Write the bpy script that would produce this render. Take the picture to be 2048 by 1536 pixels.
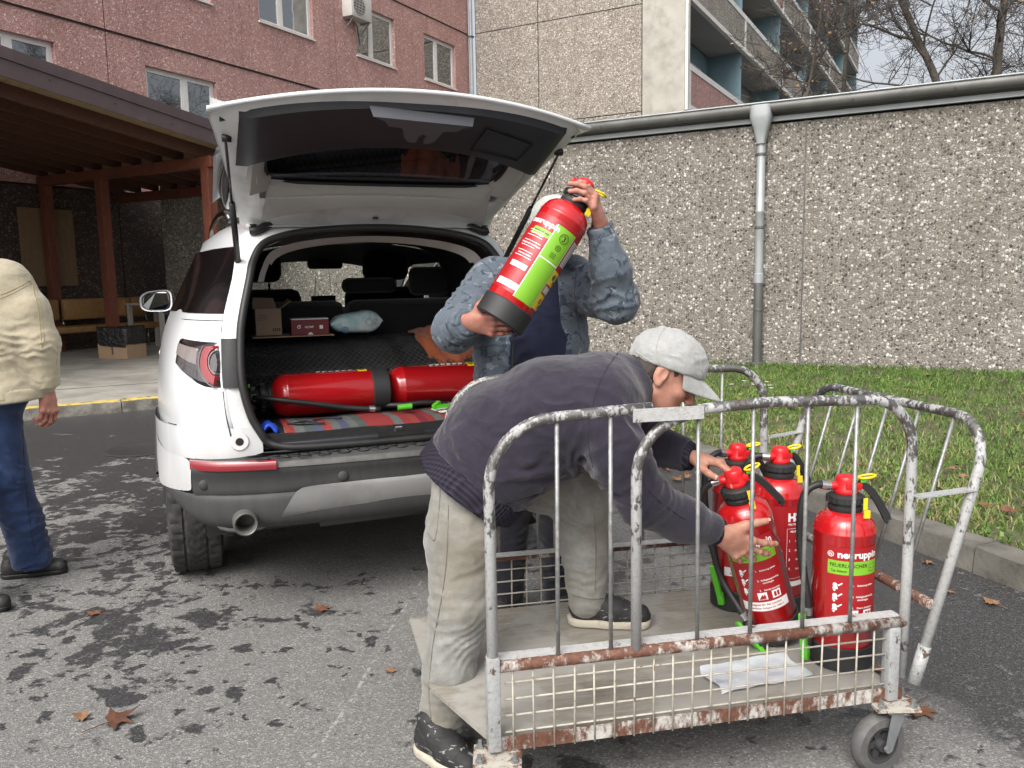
import bpy, bmesh, math, random
import numpy as np
from mathutils import Vector, Matrix, Quaternion
for o in list(bpy.data.objects): bpy.data.objects.remove(o)
random.seed(7); RNG = np.random.default_rng(7)
SC = bpy.context.scene
COL = SC.collection
PI = math.pi
R = math.radians
# ------------------------------------------------------------------ camera, sky, sun, exposure
CAM_H, CAM_PITCH, CAM_ROLL = 1.42, R(7.4), .018
cam = bpy.data.cameras.new('camera'); cam_o = bpy.data.objects.new('camera', cam); COL.objects.link(cam_o)
cam.sensor_fit = 'HORIZONTAL'; cam.sensor_width = 36; cam.lens = 36 * 1650 / 2048
cam.clip_start = .05; cam.clip_end = 600
_f = Vector((0, math.cos(CAM_PITCH), -math.sin(CAM_PITCH))); _u = Vector((0, math.sin(CAM_PITCH), math.cos(CAM_PITCH))); _r = Vector((1, 0, 0))
_r2 = _r * math.cos(CAM_ROLL) - _u * math.sin(CAM_ROLL); _u2 = _r * math.sin(CAM_ROLL) + _u * math.cos(CAM_ROLL)
cam_o.matrix_world = Matrix(((_r2.x, _u2.x, -_f.x, 0), (_r2.y, _u2.y, -_f.y, 0), (_r2.z, _u2.z, -_f.z, CAM_H), (0, 0, 0, 1)))
SC.camera = cam_o
world = bpy.data.worlds.new('World'); SC.world = world; world.use_nodes = True
wn = world.node_tree; wn.nodes.clear()
sky = wn.nodes.new('ShaderNodeTexSky'); sky.sky_type = 'NISHITA'; sky.sun_disc = False
SUN_EL, SUN_AZ = R(48), R(205)          # azimuth clockwise from +Y: behind the camera, a little to the left
sky.sun_elevation = SUN_EL; sky.sun_rotation = SUN_AZ
sky.air_density = 1.0; sky.dust_density = 8.0; sky.ozone_density = 1.0
hs = wn.nodes.new('ShaderNodeHueSaturation'); hs.inputs['Saturation'].default_value = .28
bg = wn.nodes.new('ShaderNodeBackground'); bg.inputs['Strength'].default_value = .15
wo = wn.nodes.new('ShaderNodeOutputWorld')
wn.links.new(sky.outputs[0], hs.inputs['Color']); wn.links.new(hs.outputs[0], bg.inputs['Color']); wn.links.new(bg.outputs[0], wo.inputs['Surface'])
sun = bpy.data.lights.new('sun', 'SUN'); sun.energy = .5; sun.angle = R(40); sun.color = (1, .975, .94)
sun_o = bpy.data.objects.new('sun', sun); COL.objects.link(sun_o)
_sd = Vector((math.sin(SUN_AZ) * math.cos(SUN_EL), math.cos(SUN_AZ) * math.cos(SUN_EL), math.sin(SUN_EL)))
sun_o.rotation_euler = _sd.to_track_quat('Z', 'Y').to_euler(); sun_o.location = (0, -6, 12)
vs = SC.view_settings; vs.view_transform = 'Standard'; vs.look = 'None'; vs.gamma = 1; vs.use_curve_mapping = False
vs.exposure = 0.78
SC.render.engine = 'CYCLES'

# ------------------------------------------------------------------ object helpers
def tag(o, label=None, cat=None, group=None, kind=None):
    if label: o['label'] = label
    if cat: o['category'] = cat
    if group: o['group'] = group
    if kind: o['kind'] = kind
    return o
def empty(name, loc=(0, 0, 0), rz=0, label=None, cat=None, group=None):
    o = bpy.data.objects.new(name, None); COL.objects.link(o); o.empty_display_size = .1
    o.location = loc; o.rotation_euler = (0, 0, rz)
    return tag(o, label, cat, group)
def link(name, me, mat=None, parent=None, smooth=None, mw=None):
    o = bpy.data.objects.new(name, me); COL.objects.link(o)
    if mat is not None and not me.materials: me.materials.append(mat)
    if parent is not None: o.parent = parent
    if smooth is not None and len(me.polygons):
        if smooth is True: me.shade_smooth()
        elif smooth: me.shade_smooth(); me.set_sharp_from_angle(angle=R(smooth))
    if mw is not None: o.matrix_local = mw
    return o
def mk(name, V, Fs, mat=None, parent=None, smooth=None, mw=None):
    me = bpy.data.meshes.new(name); me.from_pydata([tuple(map(float, v)) for v in V], [], [tuple(map(int, f)) for f in Fs]); me.update()
    return link(name, me, mat, parent, smooth, mw)
def mknp(name, V, Fq, mat=None, parent=None, smooth=True):
    """fast mesh from numpy arrays; Fq is (n,3) or (n,4)"""
    me = bpy.data.meshes.new(name); n, k = Fq.shape
    me.vertices.add(len(V)); me.vertices.foreach_set('co', np.ascontiguousarray(V, np.float32).ravel())
    me.loops.add(n * k); me.loops.foreach_set('vertex_index', np.ascontiguousarray(Fq, np.int32).ravel())
    me.polygons.add(n); me.polygons.foreach_set('loop_start', np.arange(0, n * k, k, dtype=np.int32)); me.polygons.foreach_set('loop_total', np.full(n, k, np.int32))
    me.update(calc_edges=True); me.validate()
    return link(name, me, mat, parent, smooth)
class MB:
    """collects shapes into one mesh"""
    def __init__(s): s.V = []; s.F = []
    def add(s, V, F, m=None):
        b = len(s.V)
        for v in V:
            v = Vector(v); s.V.append(m @ v if m is not None else v)
        for f in F: s.F.append(tuple(b + i for i in f))
        return s
    def box(s, x0, y0, z0, x1, y1, z1, m=None, bev=0):
        if bev:
            bm = bmesh.new(); bmesh.ops.create_cube(bm, size=1)
            for v in bm.verts: v.co = Vector(((x0 + x1) / 2 + v.co.x * (x1 - x0), (y0 + y1) / 2 + v.co.y * (y1 - y0), (z0 + z1) / 2 + v.co.z * (z1 - z0)))
            bmesh.ops.bevel(bm, geom=bm.edges[:], offset=bev, segments=2, affect='EDGES', profile=.5, clamp_overlap=True)
            bm.verts.index_update(); s.add([v.co.copy() for v in bm.verts], [[v.index for v in f.verts] for f in bm.faces], m); bm.free(); return s
        V = [(x, y, z) for x in (x0, x1) for y in (y0, y1) for z in (z0, z1)]
        return s.add(V, [(0, 1, 3, 2), (4, 6, 7, 5), (0, 4, 5, 1), (2, 3, 7, 6), (0, 2, 6, 4), (1, 5, 7, 3)], m)
    def beam(s, a, b, w, h, up=(0, 0, 1), bev=0):
        a = Vector(a); b = Vector(b); d = b - a; L = d.length; x = d.normalized(); u = Vector(up); y = u.cross(x)
        if y.length < 1e-4: y = Vector((0, 1, 0)).cross(x)
        y.normalize(); z = x.cross(y)
        m = Matrix(((x.x, y.x, z.x, a.x), (x.y, y.y, z.y, a.y), (x.z, y.z, z.z, a.z), (0, 0, 0, 1)))
        return s.box(0, -w / 2, -h / 2, L, w / 2, h / 2, m, bev)
    def tube(s, pts, r, seg=10, cap=True, closed=False):
        P = [Vector(p) for p in pts]; n = len(P); rs = r if isinstance(r, (list, tuple)) else [r] * n
        T = []
        for i in range(n):
            if closed: t = P[(i + 1) % n] - P[i - 1]
            else: t = P[min(i + 1, n - 1)] - P[max(i - 1, 0)]
            T.append(t.normalized() if t.length > 1e-9 else Vector((0, 0, 1)))
        u = T[0].orthogonal().normalized(); V = []; prev = T[0]
        for i in range(n):
            q = prev.rotation_difference(T[i]); u = (q @ u); u = (u - T[i] * u.dot(T[i])).normalized(); prev = T[i]
            w = T[i].cross(u)
            for k in range(seg):
                a = 2 * PI * k / seg; V.append(P[i] + (u * math.cos(a) + w * math.sin(a)) * rs[i])
        F = []
        m = n if closed else n - 1
        for i in range(m):
            j = (i + 1) % n
            for k in range(seg): F.append((i * seg + k, i * seg + (k + 1) % seg, j * seg + (k + 1) % seg, j * seg + k))
        if cap and not closed: F.append(tuple(range(seg - 1, -1, -1))); F.append(tuple((n - 1) * seg + k for k in range(seg)))
        return s.add(V, F)
    def lathe(s, prof, seg=24, m=None, cap=True):
        V = []; n = len(prof)
        for r_, z in prof:
            for k in range(seg): a = 2 * PI * k / seg; V.append((r_ * math.cos(a), r_ * math.sin(a), z))
        F = [(i * seg + k, i * seg + (k + 1) % seg, (i + 1) * seg + (k + 1) % seg, (i + 1) * seg + k) for i in range(n - 1) for k in range(seg)]
        if cap: F.append(tuple(range(seg - 1, -1, -1))); F.append(tuple((n - 1) * seg + k for k in range(seg)))
        return s.add(V, F, m)
    def prism(s, poly, d, m=None):
        """poly in local xy, extruded along local z by d"""
        n = len(poly); V = [(x, y, 0) for x, y in poly] + [(x, y, d) for x, y in poly]
        return s.add(V, [tuple(range(n - 1, -1, -1)), tuple(range(n, 2 * n))] + [(i, (i + 1) % n, n + (i + 1) % n, n + i) for i in range(n)], m)
    def grid(s, G, wrap=False):
        n = len(G); k = len(G[0]); V = [p for row in G for p in row]; F = []
        for i in range(n - 1):
            for j in range(k if wrap else k - 1): F.append((i * k + j, i * k + (j + 1) % k, (i + 1) * k + (j + 1) % k, (i + 1) * k + j))
        return s.add(V, F)
    def build(s, name, mat=None, parent=None, smooth=None, mw=None): return mk(name, s.V, s.F, mat, parent, smooth, mw)
def arc(cx, cy, r, a0, a1, n=8): return [(cx + r * math.cos(R(a0 + (a1 - a0) * i / n)), cy + r * math.sin(R(a0 + (a1 - a0) * i / n))) for i in range(n + 1)]
def spline(P, n=8):
    """Catmull-Rom through points"""
    P = [Vector(p) for p in P]; Q = [P[0] * 2 - P[1]] + P + [P[-1] * 2 - P[-2]]; out = []
    for i in range(1, len(Q) - 2):
        for k in range(n):
            t = k / n; a, b, c, d = Q[i - 1:i + 3]
            out.append(.5 * ((2 * b) + (c - a) * t + (2 * a - 5 * b + 4 * c - d) * t * t + (3 * b - a - 3 * c + d) * t ** 3))
    return out + [P[-1]]
def subsurf(o, lv=2):
    m = o.modifiers.new('s', 'SUBSURF'); m.levels = lv; m.render_levels = lv; return o
def solid(o, t, off=-1):
    m = o.modifiers.new('t', 'SOLIDIFY'); m.thickness = t; m.offset = off; return o

# ------------------------------------------------------------------ materials
class NT:
    def __init__(s, name):
        s.m = bpy.data.materials.new(name); s.m.use_nodes = True; s.t = s.m.node_tree; s.t.nodes.clear()
        s.out = s.t.nodes.new('ShaderNodeOutputMaterial')
    def n(s, typ, _out=0, _p=None, **kw):
        nd = s.t.nodes.new('ShaderNode' + typ)
        for k, v in (_p or {}).items(): setattr(nd, k, v)
        for k, v in kw.items():
            key = int(k[1:]) if k[0] == 'i' and k[1:].isdigit() else k.replace('_', ' ')
            s.set(nd.inputs[key], v)
        return nd.outputs[_out]
    def set(s, inp, v):
        if isinstance(v, bpy.types.NodeSocket): s.t.links.new(v, inp)
        elif isinstance(v, (tuple, list)) and len(v) == 3 and inp.type == 'RGBA': inp.default_value = (*v, 1)
        else: inp.default_value = v
    def ramp(s, fac, stops, const=False):
        nd = s.t.nodes.new('ShaderNodeValToRGB'); s.t.links.new(fac, nd.inputs[0]); cr = nd.color_ramp
        if const: cr.interpolation = 'CONSTANT'
        while len(cr.elements) < len(stops): cr.elements.new(.5)
        for e, (p, c) in zip(cr.elements, stops):
            e.position = p; e.color = (*c, 1) if isinstance(c, (tuple, list)) else (c, c, c, 1)
        return nd.outputs[0]
    def mix(s, f, a, b, mode='MIX'):
        nd = s.t.nodes.new('ShaderNodeMix'); nd.data_type = 'RGBA'; nd.blend_type = mode
        s.set(nd.inputs[0], f); s.set(nd.inputs[6], a); s.set(nd.inputs[7], b); return nd.outputs[2]
    def math(s, op, a, b=0., c=0., clamp=False):
        nd = s.t.nodes.new('ShaderNodeMath'); nd.operation = op; nd.use_clamp = clamp
        s.set(nd.inputs[0], a); s.set(nd.inputs[1], b); s.set(nd.inputs[2], c); return nd.outputs[0]
    def co(s, kind='Object', scale=None, rot=None):
        o = s.n('TexCoord', {'Generated': 0, 'Normal': 1, 'UV': 2, 'Object': 3}[kind]) if kind != 'World' else s.n('NewGeometry', 0)
        if scale or rot:
            o = s.n('Mapping', 0, None, Vector=o, Scale=scale or (1, 1, 1), Rotation=rot or (0, 0, 0))
        return o
    def noise(s, v, sc, det=4, rough=.55, out=0, dist=0.): return s.n('TexNoise', out, None, Vector=v, Scale=sc, Detail=det, Roughness=rough, Distortion=dist)
    def voro(s, v, sc, feat='F1', out=0, rnd=1.): return s.n('TexVoronoi', out, {'feature': feat}, Vector=v, Scale=sc, Randomness=rnd)
    def bump(s, h, strength=.3, dist=.01, normal=None):
        kw = dict(Height=h, Strength=strength, Distance=dist)
        if normal is not None: kw['Normal'] = normal
        return s.n('Bump', 0, None, **kw)
    def bsdf(s, **kw):
        b = s.n('BsdfPrincipled', 0, None, **kw); s.t.links.new(b, s.out.inputs[0]); return s.m
def plain(name, c, rough=.5, metal=0., spec=.5, var=.12, vscale=12., bump=0., bscale=150., coat=0., dirt=None, co='Object'):
    """a colour with some unevenness of its own, optional fine relief and dirt blotches"""
    t = NT(name); v = t.co(co); nz = t.noise(v, vscale, 5)
    f = t.ramp(nz, [(.3, 1 - var), (.7, 1 + var)])
    col = t.mix(1., c, f, 'MULTIPLY')
    rg = rough
    if dirt:
        dc, amt, dsc = dirt; d = t.ramp(t.noise(v, dsc, 8, .65), [(.62 - .3 * amt, 0.), (.78 - .2 * amt, 1.)])
        d = t.math('MULTIPLY', d, min(1., .35 + amt * .6)); col = t.mix(d, col, dc); rg = t.math('MULTIPLY_ADD', d, .25, rough, True)
    else: rg = t.math('MULTIPLY_ADD', nz, .2, rough - .1, True)
    kw = dict(Base_Color=col, Roughness=rg, Metallic=metal, Specular_IOR_Level=spec)
    if coat: kw['Coat_Weight'] = coat; kw['Coat_Roughness'] = .06
    if bump: kw['Normal'] = t.bump(t.noise(v, bscale, 4), bump, .004)
    return t.bsdf(**kw)
def glassy(name, tint, refl=.9, rough=.02, edge=1.45):
    """thin pane: transparent tint + fresnel reflection"""
    t = NT(name); fr = t.n('Fresnel', 0, None, IOR=t.math('POWER', edge, t.math('MULTIPLY_ADD', t.n('NewGeometry', 6), -2., 1.)))
    tr = t.n('BsdfTransparent', 0, None, Color=tint); gl = t.n('BsdfGlossy', 0, None, Color=(refl,) * 3, Roughness=rough)
    ms = t.n('MixShader', 0, None, i0=fr, i1=tr, i2=gl); t.t.links.new(ms, t.out.inputs[0]); return t.m
def cloth(name, c, c2=None, rough=.85, weave=900., bump=.25, var=.2, sheen=.2, pattern=None):
    t = NT(name); v = t.co(); n1 = t.noise(v, 9., 6, .6); n2 = t.noise(v, 70., 3)
    col = t.mix(t.ramp(n1, [(.35, 0.), (.65, 1.)]), c, c2 or tuple(x * (1 + var) for x in c))
    col = t.mix(t.math('MULTIPLY', t.ramp(n2, [(.4, 0.), (.7, 1.)]), .25), col, tuple(x * .7 for x in c))
    if pattern: col = pattern(t, v, col)
    w = t.n('TexWave', 0, {'wave_type': 'BANDS', 'bands_direction': 'DIAGONAL'}, Vector=v, Scale=weave / 6, Distortion=1.5, Detail=1.)
    h = t.math('ADD', t.math('MULTIPLY', w, .35), t.noise(v, weave, 2))
    nb = t.bump(h, bump, .0015); nb = t.bump(t.noise(v, 28., 5, .55), .35, .012, nb)
    return t.bsdf(Base_Color=col, Roughness=rough, Specular_IOR_Level=.2, Sheen_Weight=sheen, Normal=nb)

# pebble-dash: voronoi cells coloured one by one, with relief
def pebble(name, stops, scale, mortar, depth=.02, strength=.7, tint=None, stain=.35, grain=None):
    t = NT(name); v = t.co(); w = t.noise(v, 32., 2, .5, 1)
    vv = t.n('VectorMath', 0, {'operation': 'MULTIPLY_ADD'}, i0=w, i1=(.045, .045, .045), i2=v)
    vc = t.n('TexVoronoi', 1, {'feature': 'F1'}, Vector=vv, Scale=scale); vd = t.n('TexVoronoi', 0, {'feature': 'F1'}, Vector=vv, Scale=scale)
    rnd = t.n('SeparateColor', 0, None, Color=vc); rnd2 = t.n('SeparateColor', 1, None, Color=vc)
    col = t.ramp(rnd, stops)
    v2c = t.n('TexVoronoi', 1, {'feature': 'F1'}, Vector=vv, Scale=scale * 2.3); v2d = t.n('TexVoronoi', 0, {'feature': 'F1'}, Vector=vv, Scale=scale * 2.3)
    col2 = t.ramp(t.n('SeparateColor', 1, None, Color=v2c), stops)
    big = t.math('LESS_THAN', t.math('MULTIPLY_ADD', rnd2, -.25, vd), .30)
    col = t.mix(big, t.mix(t.math('LESS_THAN', v2d, .42), mortar, col2), col)
    blot = t.noise(v, 1.1, 6, .6); col = t.mix(t.ramp(blot, [(.35, stain), (.65, 0.)]), col, t.mix(1., col, (.62, .60, .58), 'MULTIPLY'))
    run = t.noise(t.co('Object', (2.2, 2.2, .10)), 2.2, 5, .6); col = t.mix(t.ramp(run, [(.50, 0.), (.72, .34)]), col, t.mix(1., col, (.55, .53, .50), 'MULTIPLY'))
    if grain: col = t.mix(t.ramp(t.noise(v, 300., 2), [(.4, 0.), (.7, .5)]), col, grain)
    h = t.math('SUBTRACT', 1., t.math('MINIMUM', vd, t.math('MULTIPLY_ADD', v2d, .6, .15)))
    return t.bsdf(Base_Color=col, Roughness=.8, Specular_IOR_Level=.35, Normal=t.bump(h, strength, depth))
M = {}
M['pebble'] = pebble('pebble_dash', [(0., (.040, .040, .042)), (.20, (.115, .107, .097)), (.40, (.205, .186, .159)), (.62, (.285, .262, .227)), (.76, (.37, .347, .31)), (.87, (.48, .462, .43)), (1., (.66, .65, .62))], 28., (.21, .190, .162), .03, .6)
M['pebble_far'] = pebble('pebble_panel', [(0., (.11, .095, .078)), (.25, (.26, .232, .20)), (.55, (.40, .37, .322)), (.8, (.50, .465, .41)), (1., (.68, .65, .60))], 17., (.25, .22, .182), .03, .6)
M['red_wall'] = pebble('red_pebble_panel', [(0., (.28, .14, .128)), (.3, (.46, .26, .237)), (.6, (.56, .335, .305)), (.85, (.65, .43, .39)), (.94, (.73, .56, .50)), (1., (.80, .70, .62))], 24., (.44, .25, .227), .025, .6)
M['concrete'] = plain('bare_concrete', (.40, .385, .335), .85, var=.14, vscale=2.2, bump=.3, bscale=40., dirt=((.19, .18, .165), .45, 1.7))
M['white_paint'] = plain('white_window_paint', (.72, .71, .68), .5, var=.06, dirt=((.45, .43, .4), .15, 5.))
M['parapet_white'] = plain('parapet_render', (.76, .745, .70), .8, var=.1, vscale=2., dirt=((.35, .33, .29), .3, 2.))
M['blue_panel'] = plain('blue_balcony_panel', (.20, .31, .35), .55, var=.12, vscale=1.5)
M['soffit'] = plain('grey_soffit', (.36, .345, .32), .9, var=.12, vscale=1.)
M['joint'] = plain('black_joint_sealant', (.022, .02, .02), .8)
M['pebble_shaded'] = pebble('shade_darkened_brown_pebble', [(0., (.03, .02, .018)), (.4, (.07, .048, .04)), (.8, (.12, .09, .075)), (1., (.22, .18, .15))], 24., (.05, .036, .03), .03, .7)  # brown pebble coloured darker to deepen the shade under the shelter
M['zinc'] = plain('weathered_zinc', (.135, .135, .128), .5, .45, var=.18, vscale=3., dirt=((.10, .10, .095), .3, 2.5))
M['zinc_pipe'] = plain('downpipe_zinc', (.36, .385, .39), .5, .3, var=.14, vscale=3.)
M['galv'] = plain('galvanised_steel', (.36, .37, .37), .4, .8, var=.2, vscale=30.)
M['pane'] = None
def mk_pane(name, c):
    t = NT(name); v = t.co('Object')
    nb = t.bump(t.noise(v, 1.3, 2), .04, .05); d = t.n('BsdfDiffuse', 0, None, Color=c); g = t.n('BsdfGlossy', 0, None, Color=(.85, .88, .9), Roughness=.02, Normal=nb)
    fr = t.n('Fresnel', 0, None, IOR=1.5, Normal=nb); ms = t.n('MixShader', 0, None, i0=t.math('MULTIPLY_ADD', fr, 1.6, .22, True), i1=d, i2=g); t.t.links.new(ms, t.out.inputs[0]); return t.m
M['pane'] = mk_pane('dark_window_pane', (.018, .02, .02))
M['curtain'] = cloth('pale_net_curtain', (.52, .55, .56), None, weave=200.)
M['wood_dark'] = None
def wood(name, a, b, rough=.6, sc=(1, 1, 1), dirt=None):
    t = NT(name); v = t.co('Object', sc)
    g = t.noise(v, 5., 6, .6, 0, 1.2); col = t.mix(t.ramp(g, [(.35, 0.), (.65, 1.)]), a, b)
    col = t.mix(t.math('MULTIPLY', t.noise(v, 60., 3), .25), col, tuple(x * .5 for x in a))
    if dirt: col = t.mix(t.ramp(t.noise(t.co(), dirt[1], 7, .7), [(.5, 0.), (.7, dirt[2])]), col, dirt[0])
    return t.bsdf(Base_Color=col, Roughness=rough, Specular_IOR_Level=.3, Normal=t.bump(g, .2, .006))
M['wood_red'] = wood('red_brown_stained_timber', (.115, .036, .022), (.185, .062, .036), .55, (6, 6, 1), ((.06, .03, .025), 3., .6))
M['wood_rafter'] = wood('dark_stained_rafter', (.062, .028, .018), (.10, .044, .026), .6, (1, 6, 6))
M['wood_pale'] = wood('pale_boarding', (.27, .19, .11), (.36, .265, .16), .65, (1, 5, 5))
M['ply'] = wood('plywood_sheet', (.16, .105, .06), (.22, .145, .085), .7, (5, 5, 1))
M['fascia'] = plain('brown_sheet_metal', (.095, .066, .068), .42, .1, var=.1, vscale=3., dirt=((.15, .12, .12), .2, 4.))
# ------------------------------------------------------------------ ground
E1 = Vector((math.cos(R(28.7)), -math.sin(R(28.7)), 0)); N1 = Vector((math.sin(R(28.7)), math.cos(R(28.7)), 0))
def frame(o, x, y): return Matrix(((x.x, y.x, 0, o[0]), (x.y, y.y, 0, o[1]), (0, 0, 1, o[2]), (0, 0, 0, 1)))
def mat_asphalt():
    t = NT('asphalt_with_wet_spots'); v = t.co('Object')
    agg = t.n('TexVoronoi', 1, {'feature': 'F1'}, Vector=v, Scale=170.); ar = t.n('SeparateColor', 0, None, Color=agg)
    base = t.ramp(ar, [(0., (.120, .118, .113)), (.5, (.170, .167, .160)), (.85, (.208, .204, .195)), (1., (.32, .315, .30))])
    lg = t.noise(v, .55, 5, .55); base = t.mix(t.ramp(lg, [(.35, .35), (.65, 0.)]), base, t.mix(1., base, (.72, .72, .72), 'MULTIPLY'))
    sep = t.n('SeparateXYZ', 0, None, Vector=v); sy = t.n('SeparateXYZ', 1, None, Vector=v)
    # darker, newer tar along the kerb on the right, edge runs towards the camera
    wob = t.math('MULTIPLY_ADD', t.noise(v, 1.3, 4), .5, -.25)
    edge = t.math('ADD', t.math('MULTIPLY_ADD', sy, .30, sep), wob)          # x + .3 y
    strip = t.ramp(t.math('MULTIPLY_ADD', edge, .5, -.55), [(.48, 0.), (.56, 1.)])
    # wet / dry threshold: big patches broken into small splashes with crisp edges
    big = t.noise(v, .75, 3, .5); mid = t.noise(v, 5.2, 4, .6, 0, .35); fin = t.noise(v, 17., 3, .6, 0, .4)
    far = t.ramp(t.math('MULTIPLY_ADD', sy, .1, 0.), [(.40, 0.), (.72, .17)])
    lf = t.ramp(t.math('MULTIPLY_ADD', sep, -.1, 0.), [(.10, 0.), (.5, .05)])
    k = t.math('ADD', t.math('MULTIPLY', big, .60), t.math('ADD', t.math('MULTIPLY', mid, .50), t.math('MULTIPLY', fin, .30)))
    k = t.math('ADD', k, t.math('ADD', far, lf))
    wet = t.ramp(k, [(.760, 0.), (.800, 1.)])
    # drip marks: separate small splashes, thicker in some zones than others
    warp = t.n('VectorMath', 0, {'operation': 'MULTIPLY_ADD'}, i0=t.noise(v, 9., 4, .6, 1), i1=(.22, .22, 0), i2=v)
    zone = t.noise(v, .9, 3, .55)
    for sc_, th in ((6.5, .30), (13., .26)):
        vd = t.n('TexVoronoi', 0, {'feature': 'F1'}, Vector=warp, Scale=sc_); vr = t.n('SeparateColor', 0, None, Color=t.n('TexVoronoi', 1, {'feature': 'F1'}, Vector=warp, Scale=sc_))
        lim = t.math('MULTIPLY', t.math('ADD', t.math('MULTIPLY_ADD', zone, 1.9, -.67), t.math('MULTIPLY', vr, .35)), th * 1.5)
        lim = t.math('MULTIPLY', lim, t.math('GREATER_THAN', vr, .38)); drop = t.ramp(t.math('SUBTRACT', lim, vd), [(.0, 0.), (.05, 1.)])
        wet = t.math('MAXIMUM', wet, drop)
    wet = t.math('MAXIMUM', wet, t.math('MULTIPLY', strip, t.ramp(t.math('ADD', k, t.math('MULTIPLY', fin, .3)), [(.70, .35), (.76, 1.)])))
    dark = t.ramp(ar, [(0., (.030, .030, .031)), (.6, (.048, .048, .049)), (.9, (.068, .068, .068)), (1., (.12, .12, .12))])
    col = t.mix(wet, base, dark)
    # pale scratch line and small pale specks
    sp = t.math('LESS_THAN', t.n('TexVoronoi', 0, {'feature': 'F1'}, Vector=v, Scale=11.), .025); col = t.mix(t.math('MULTIPLY', sp, .6), col, (.42, .42, .40))
    ln = t.math('ABSOLUTE', t.math('ADD', t.math('MULTIPLY_ADD', sy, -.115, sep), t.math('MULTIPLY_ADD', t.noise(v, 1.2, 2), .06, .85)))
    lm = t.math('MULTIPLY', t.math('LESS_THAN', ln, .006), t.ramp(t.noise(v, 26., 3), [(.5, 0.), (.6, .55)])); col = t.mix(lm, col, (.40, .395, .38))
    rg = t.mix(wet, (.85, .85, .85), (.38, .38, .38))
    h = t.math('ADD', t.n('TexVoronoi', 0, {'feature': 'F1'}, Vector=v, Scale=170.), t.math('MULTIPLY', t.noise(v, 9., 4), .6))
    return t.bsdf(Base_Color=col, Roughness=rg, Specular_IOR_Level=.4, Normal=t.bump(h, .55, .004))
M['asphalt'] = mat_asphalt()
M['pave'] = plain('trodden_concrete_paving', (.30, .285, .25), .85, var=.2, vscale=3., bump=.3, bscale=90., dirt=((.13, .12, .105), .5, 1.3))
M['kerb'] = plain('kerb_stone', (.165, .155, .135), .88, var=.3, vscale=14., bump=.9, bscale=45., dirt=((.055, .052, .042), .75, 7.))
M['soil'] = plain('lawn_soil', (.075, .075, .035), .95, var=.5, vscale=7., bump=.5, bscale=30., dirt=((.12, .10, .06), .5, 3.))
g = MB(); S_ = 160
n_ = 40
xs = [-S_ + 2 * S_ * i / n_ for i in range(n_ + 1)]
g.grid([[(x, y - 20, 0) for x in xs] for y in xs]); tag(g.build('ground', M['asphalt']), kind='structure')
# left paving with painted kerb
PL = [(-14, 3.8), (-7.2, 7.45), (-4.9, 8.80), (-4.1, 9.23), (-2.6, 10.1), (-1.2, 11.2), (-.2, 12.9)]
def offs(P, d):
    out = []
    for i, p in enumerate(P):
        a = Vector(P[max(i - 1, 0)]); b = Vector(P[min(i + 1, len(P) - 1)]); t_ = (b - a).normalized(); out.append((p[0] - t_.y * d, p[1] + t_.x * d))
    return out
inner = offs(PL, .14)
pv = MB(); pv.add([(x, y, .128) for x, y in inner] + [(-6.0, 17.6, .15), (-12, 20, .15), (-24, 4, .128)], [list(range(len(inner) + 3))])
tag(pv.build('pavement', M['pave']), kind='structure')
def mat_kerb_yellow():
    t = NT('kerb_with_worn_yellow_paint'); v = t.co(); z = t.n('SeparateXYZ', 2, None, Vector=v)
    st = t.mix(t.ramp(t.noise(v, 6., 7, .65), [(.4, 0.), (.62, 1.)]), (.20, .19, .165), (.075, .07, .06))
    wear = t.ramp(t.noise(v, 9., 6, .7), [(.38, 0.), (.52, 1.)])
    top = t.math('GREATER_THAN', t.math('MULTIPLY_ADD', t.noise(v, 5., 3), .035, z), .140)
    col = t.mix(t.math('MULTIPLY', top, wear), st, (.52, .38, .085))
    return t.bsdf(Base_Color=col, Roughness=.8, Normal=t.bump(t.noise(v, 50., 5), .5, .006))
M['kerb_y'] = mat_kerb_yellow()
def kerb_run(P, w, h, mat, name, kname, step=1.0, gap=.008):
    """kerb stones end to end along a polyline (left side of travel is the inside)"""
    base = empty(name); base['kind'] = 'structure'
    S = [Vector((*p, 0)) for p in P]; L = [0]
    for i in range(len(S) - 1): L.append(L[-1] + (S[i + 1] - S[i]).length)
    def at(s):
        for i in range(len(S) - 1):
            if s <= L[i + 1] or i == len(S) - 2: return S[i] + (S[i + 1] - S[i]) * ((s - L[i]) / (L[i + 1] - L[i]))
    s = 0
    while s < L[-1] - .2:
        a = at(s); b = at(min(s + step, L[-1])); d = (b - a).normalized(); nn = Vector((-d.y, d.x, 0)); a = a + d * gap
        hh = h + random.uniform(-.006, .006); o_ = random.uniform(-.006, .006)
        a += nn * o_; b += nn * o_
        prof = [(0, -.05), (.006, hh - .022), (.012, hh - .008), (.028, hh), (w, hh + .004), (w, -.05)]
        m = MB(); n_ = 5
        G = [[a + (b - a) * (i / n_) + nn * (x + random.uniform(-.004, .004)) + Vector((0, 0, z + (random.uniform(-.004, .004) if z > 0 else 0))) for x, z in prof] for i in range(n_ + 1)]
        m.grid(G); k = len(prof); m.F.append(tuple(range(k))); m.F.append(tuple(n_ * k + i for i in reversed(range(k))))
        m.build(kname, mat, base, 40); s += step
    return base
kerb_run(PL, .14, .130, M['kerb_y'], 'kerb', 'kerbstone')
# joints across the paving (cast slabs)
sl = MB()
for d in (1.55, 3.2, 4.8):
    q = offs(PL, d)
    for i in range(1, len(q) - 2):
        a, b = Vector((*q[i], .132)), Vector((*q[i + 1], .132)); sl.beam(a, b, .02, .004)
sl.build('paving_joint', M['joint'], bpy.data.objects['pavement'])
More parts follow.
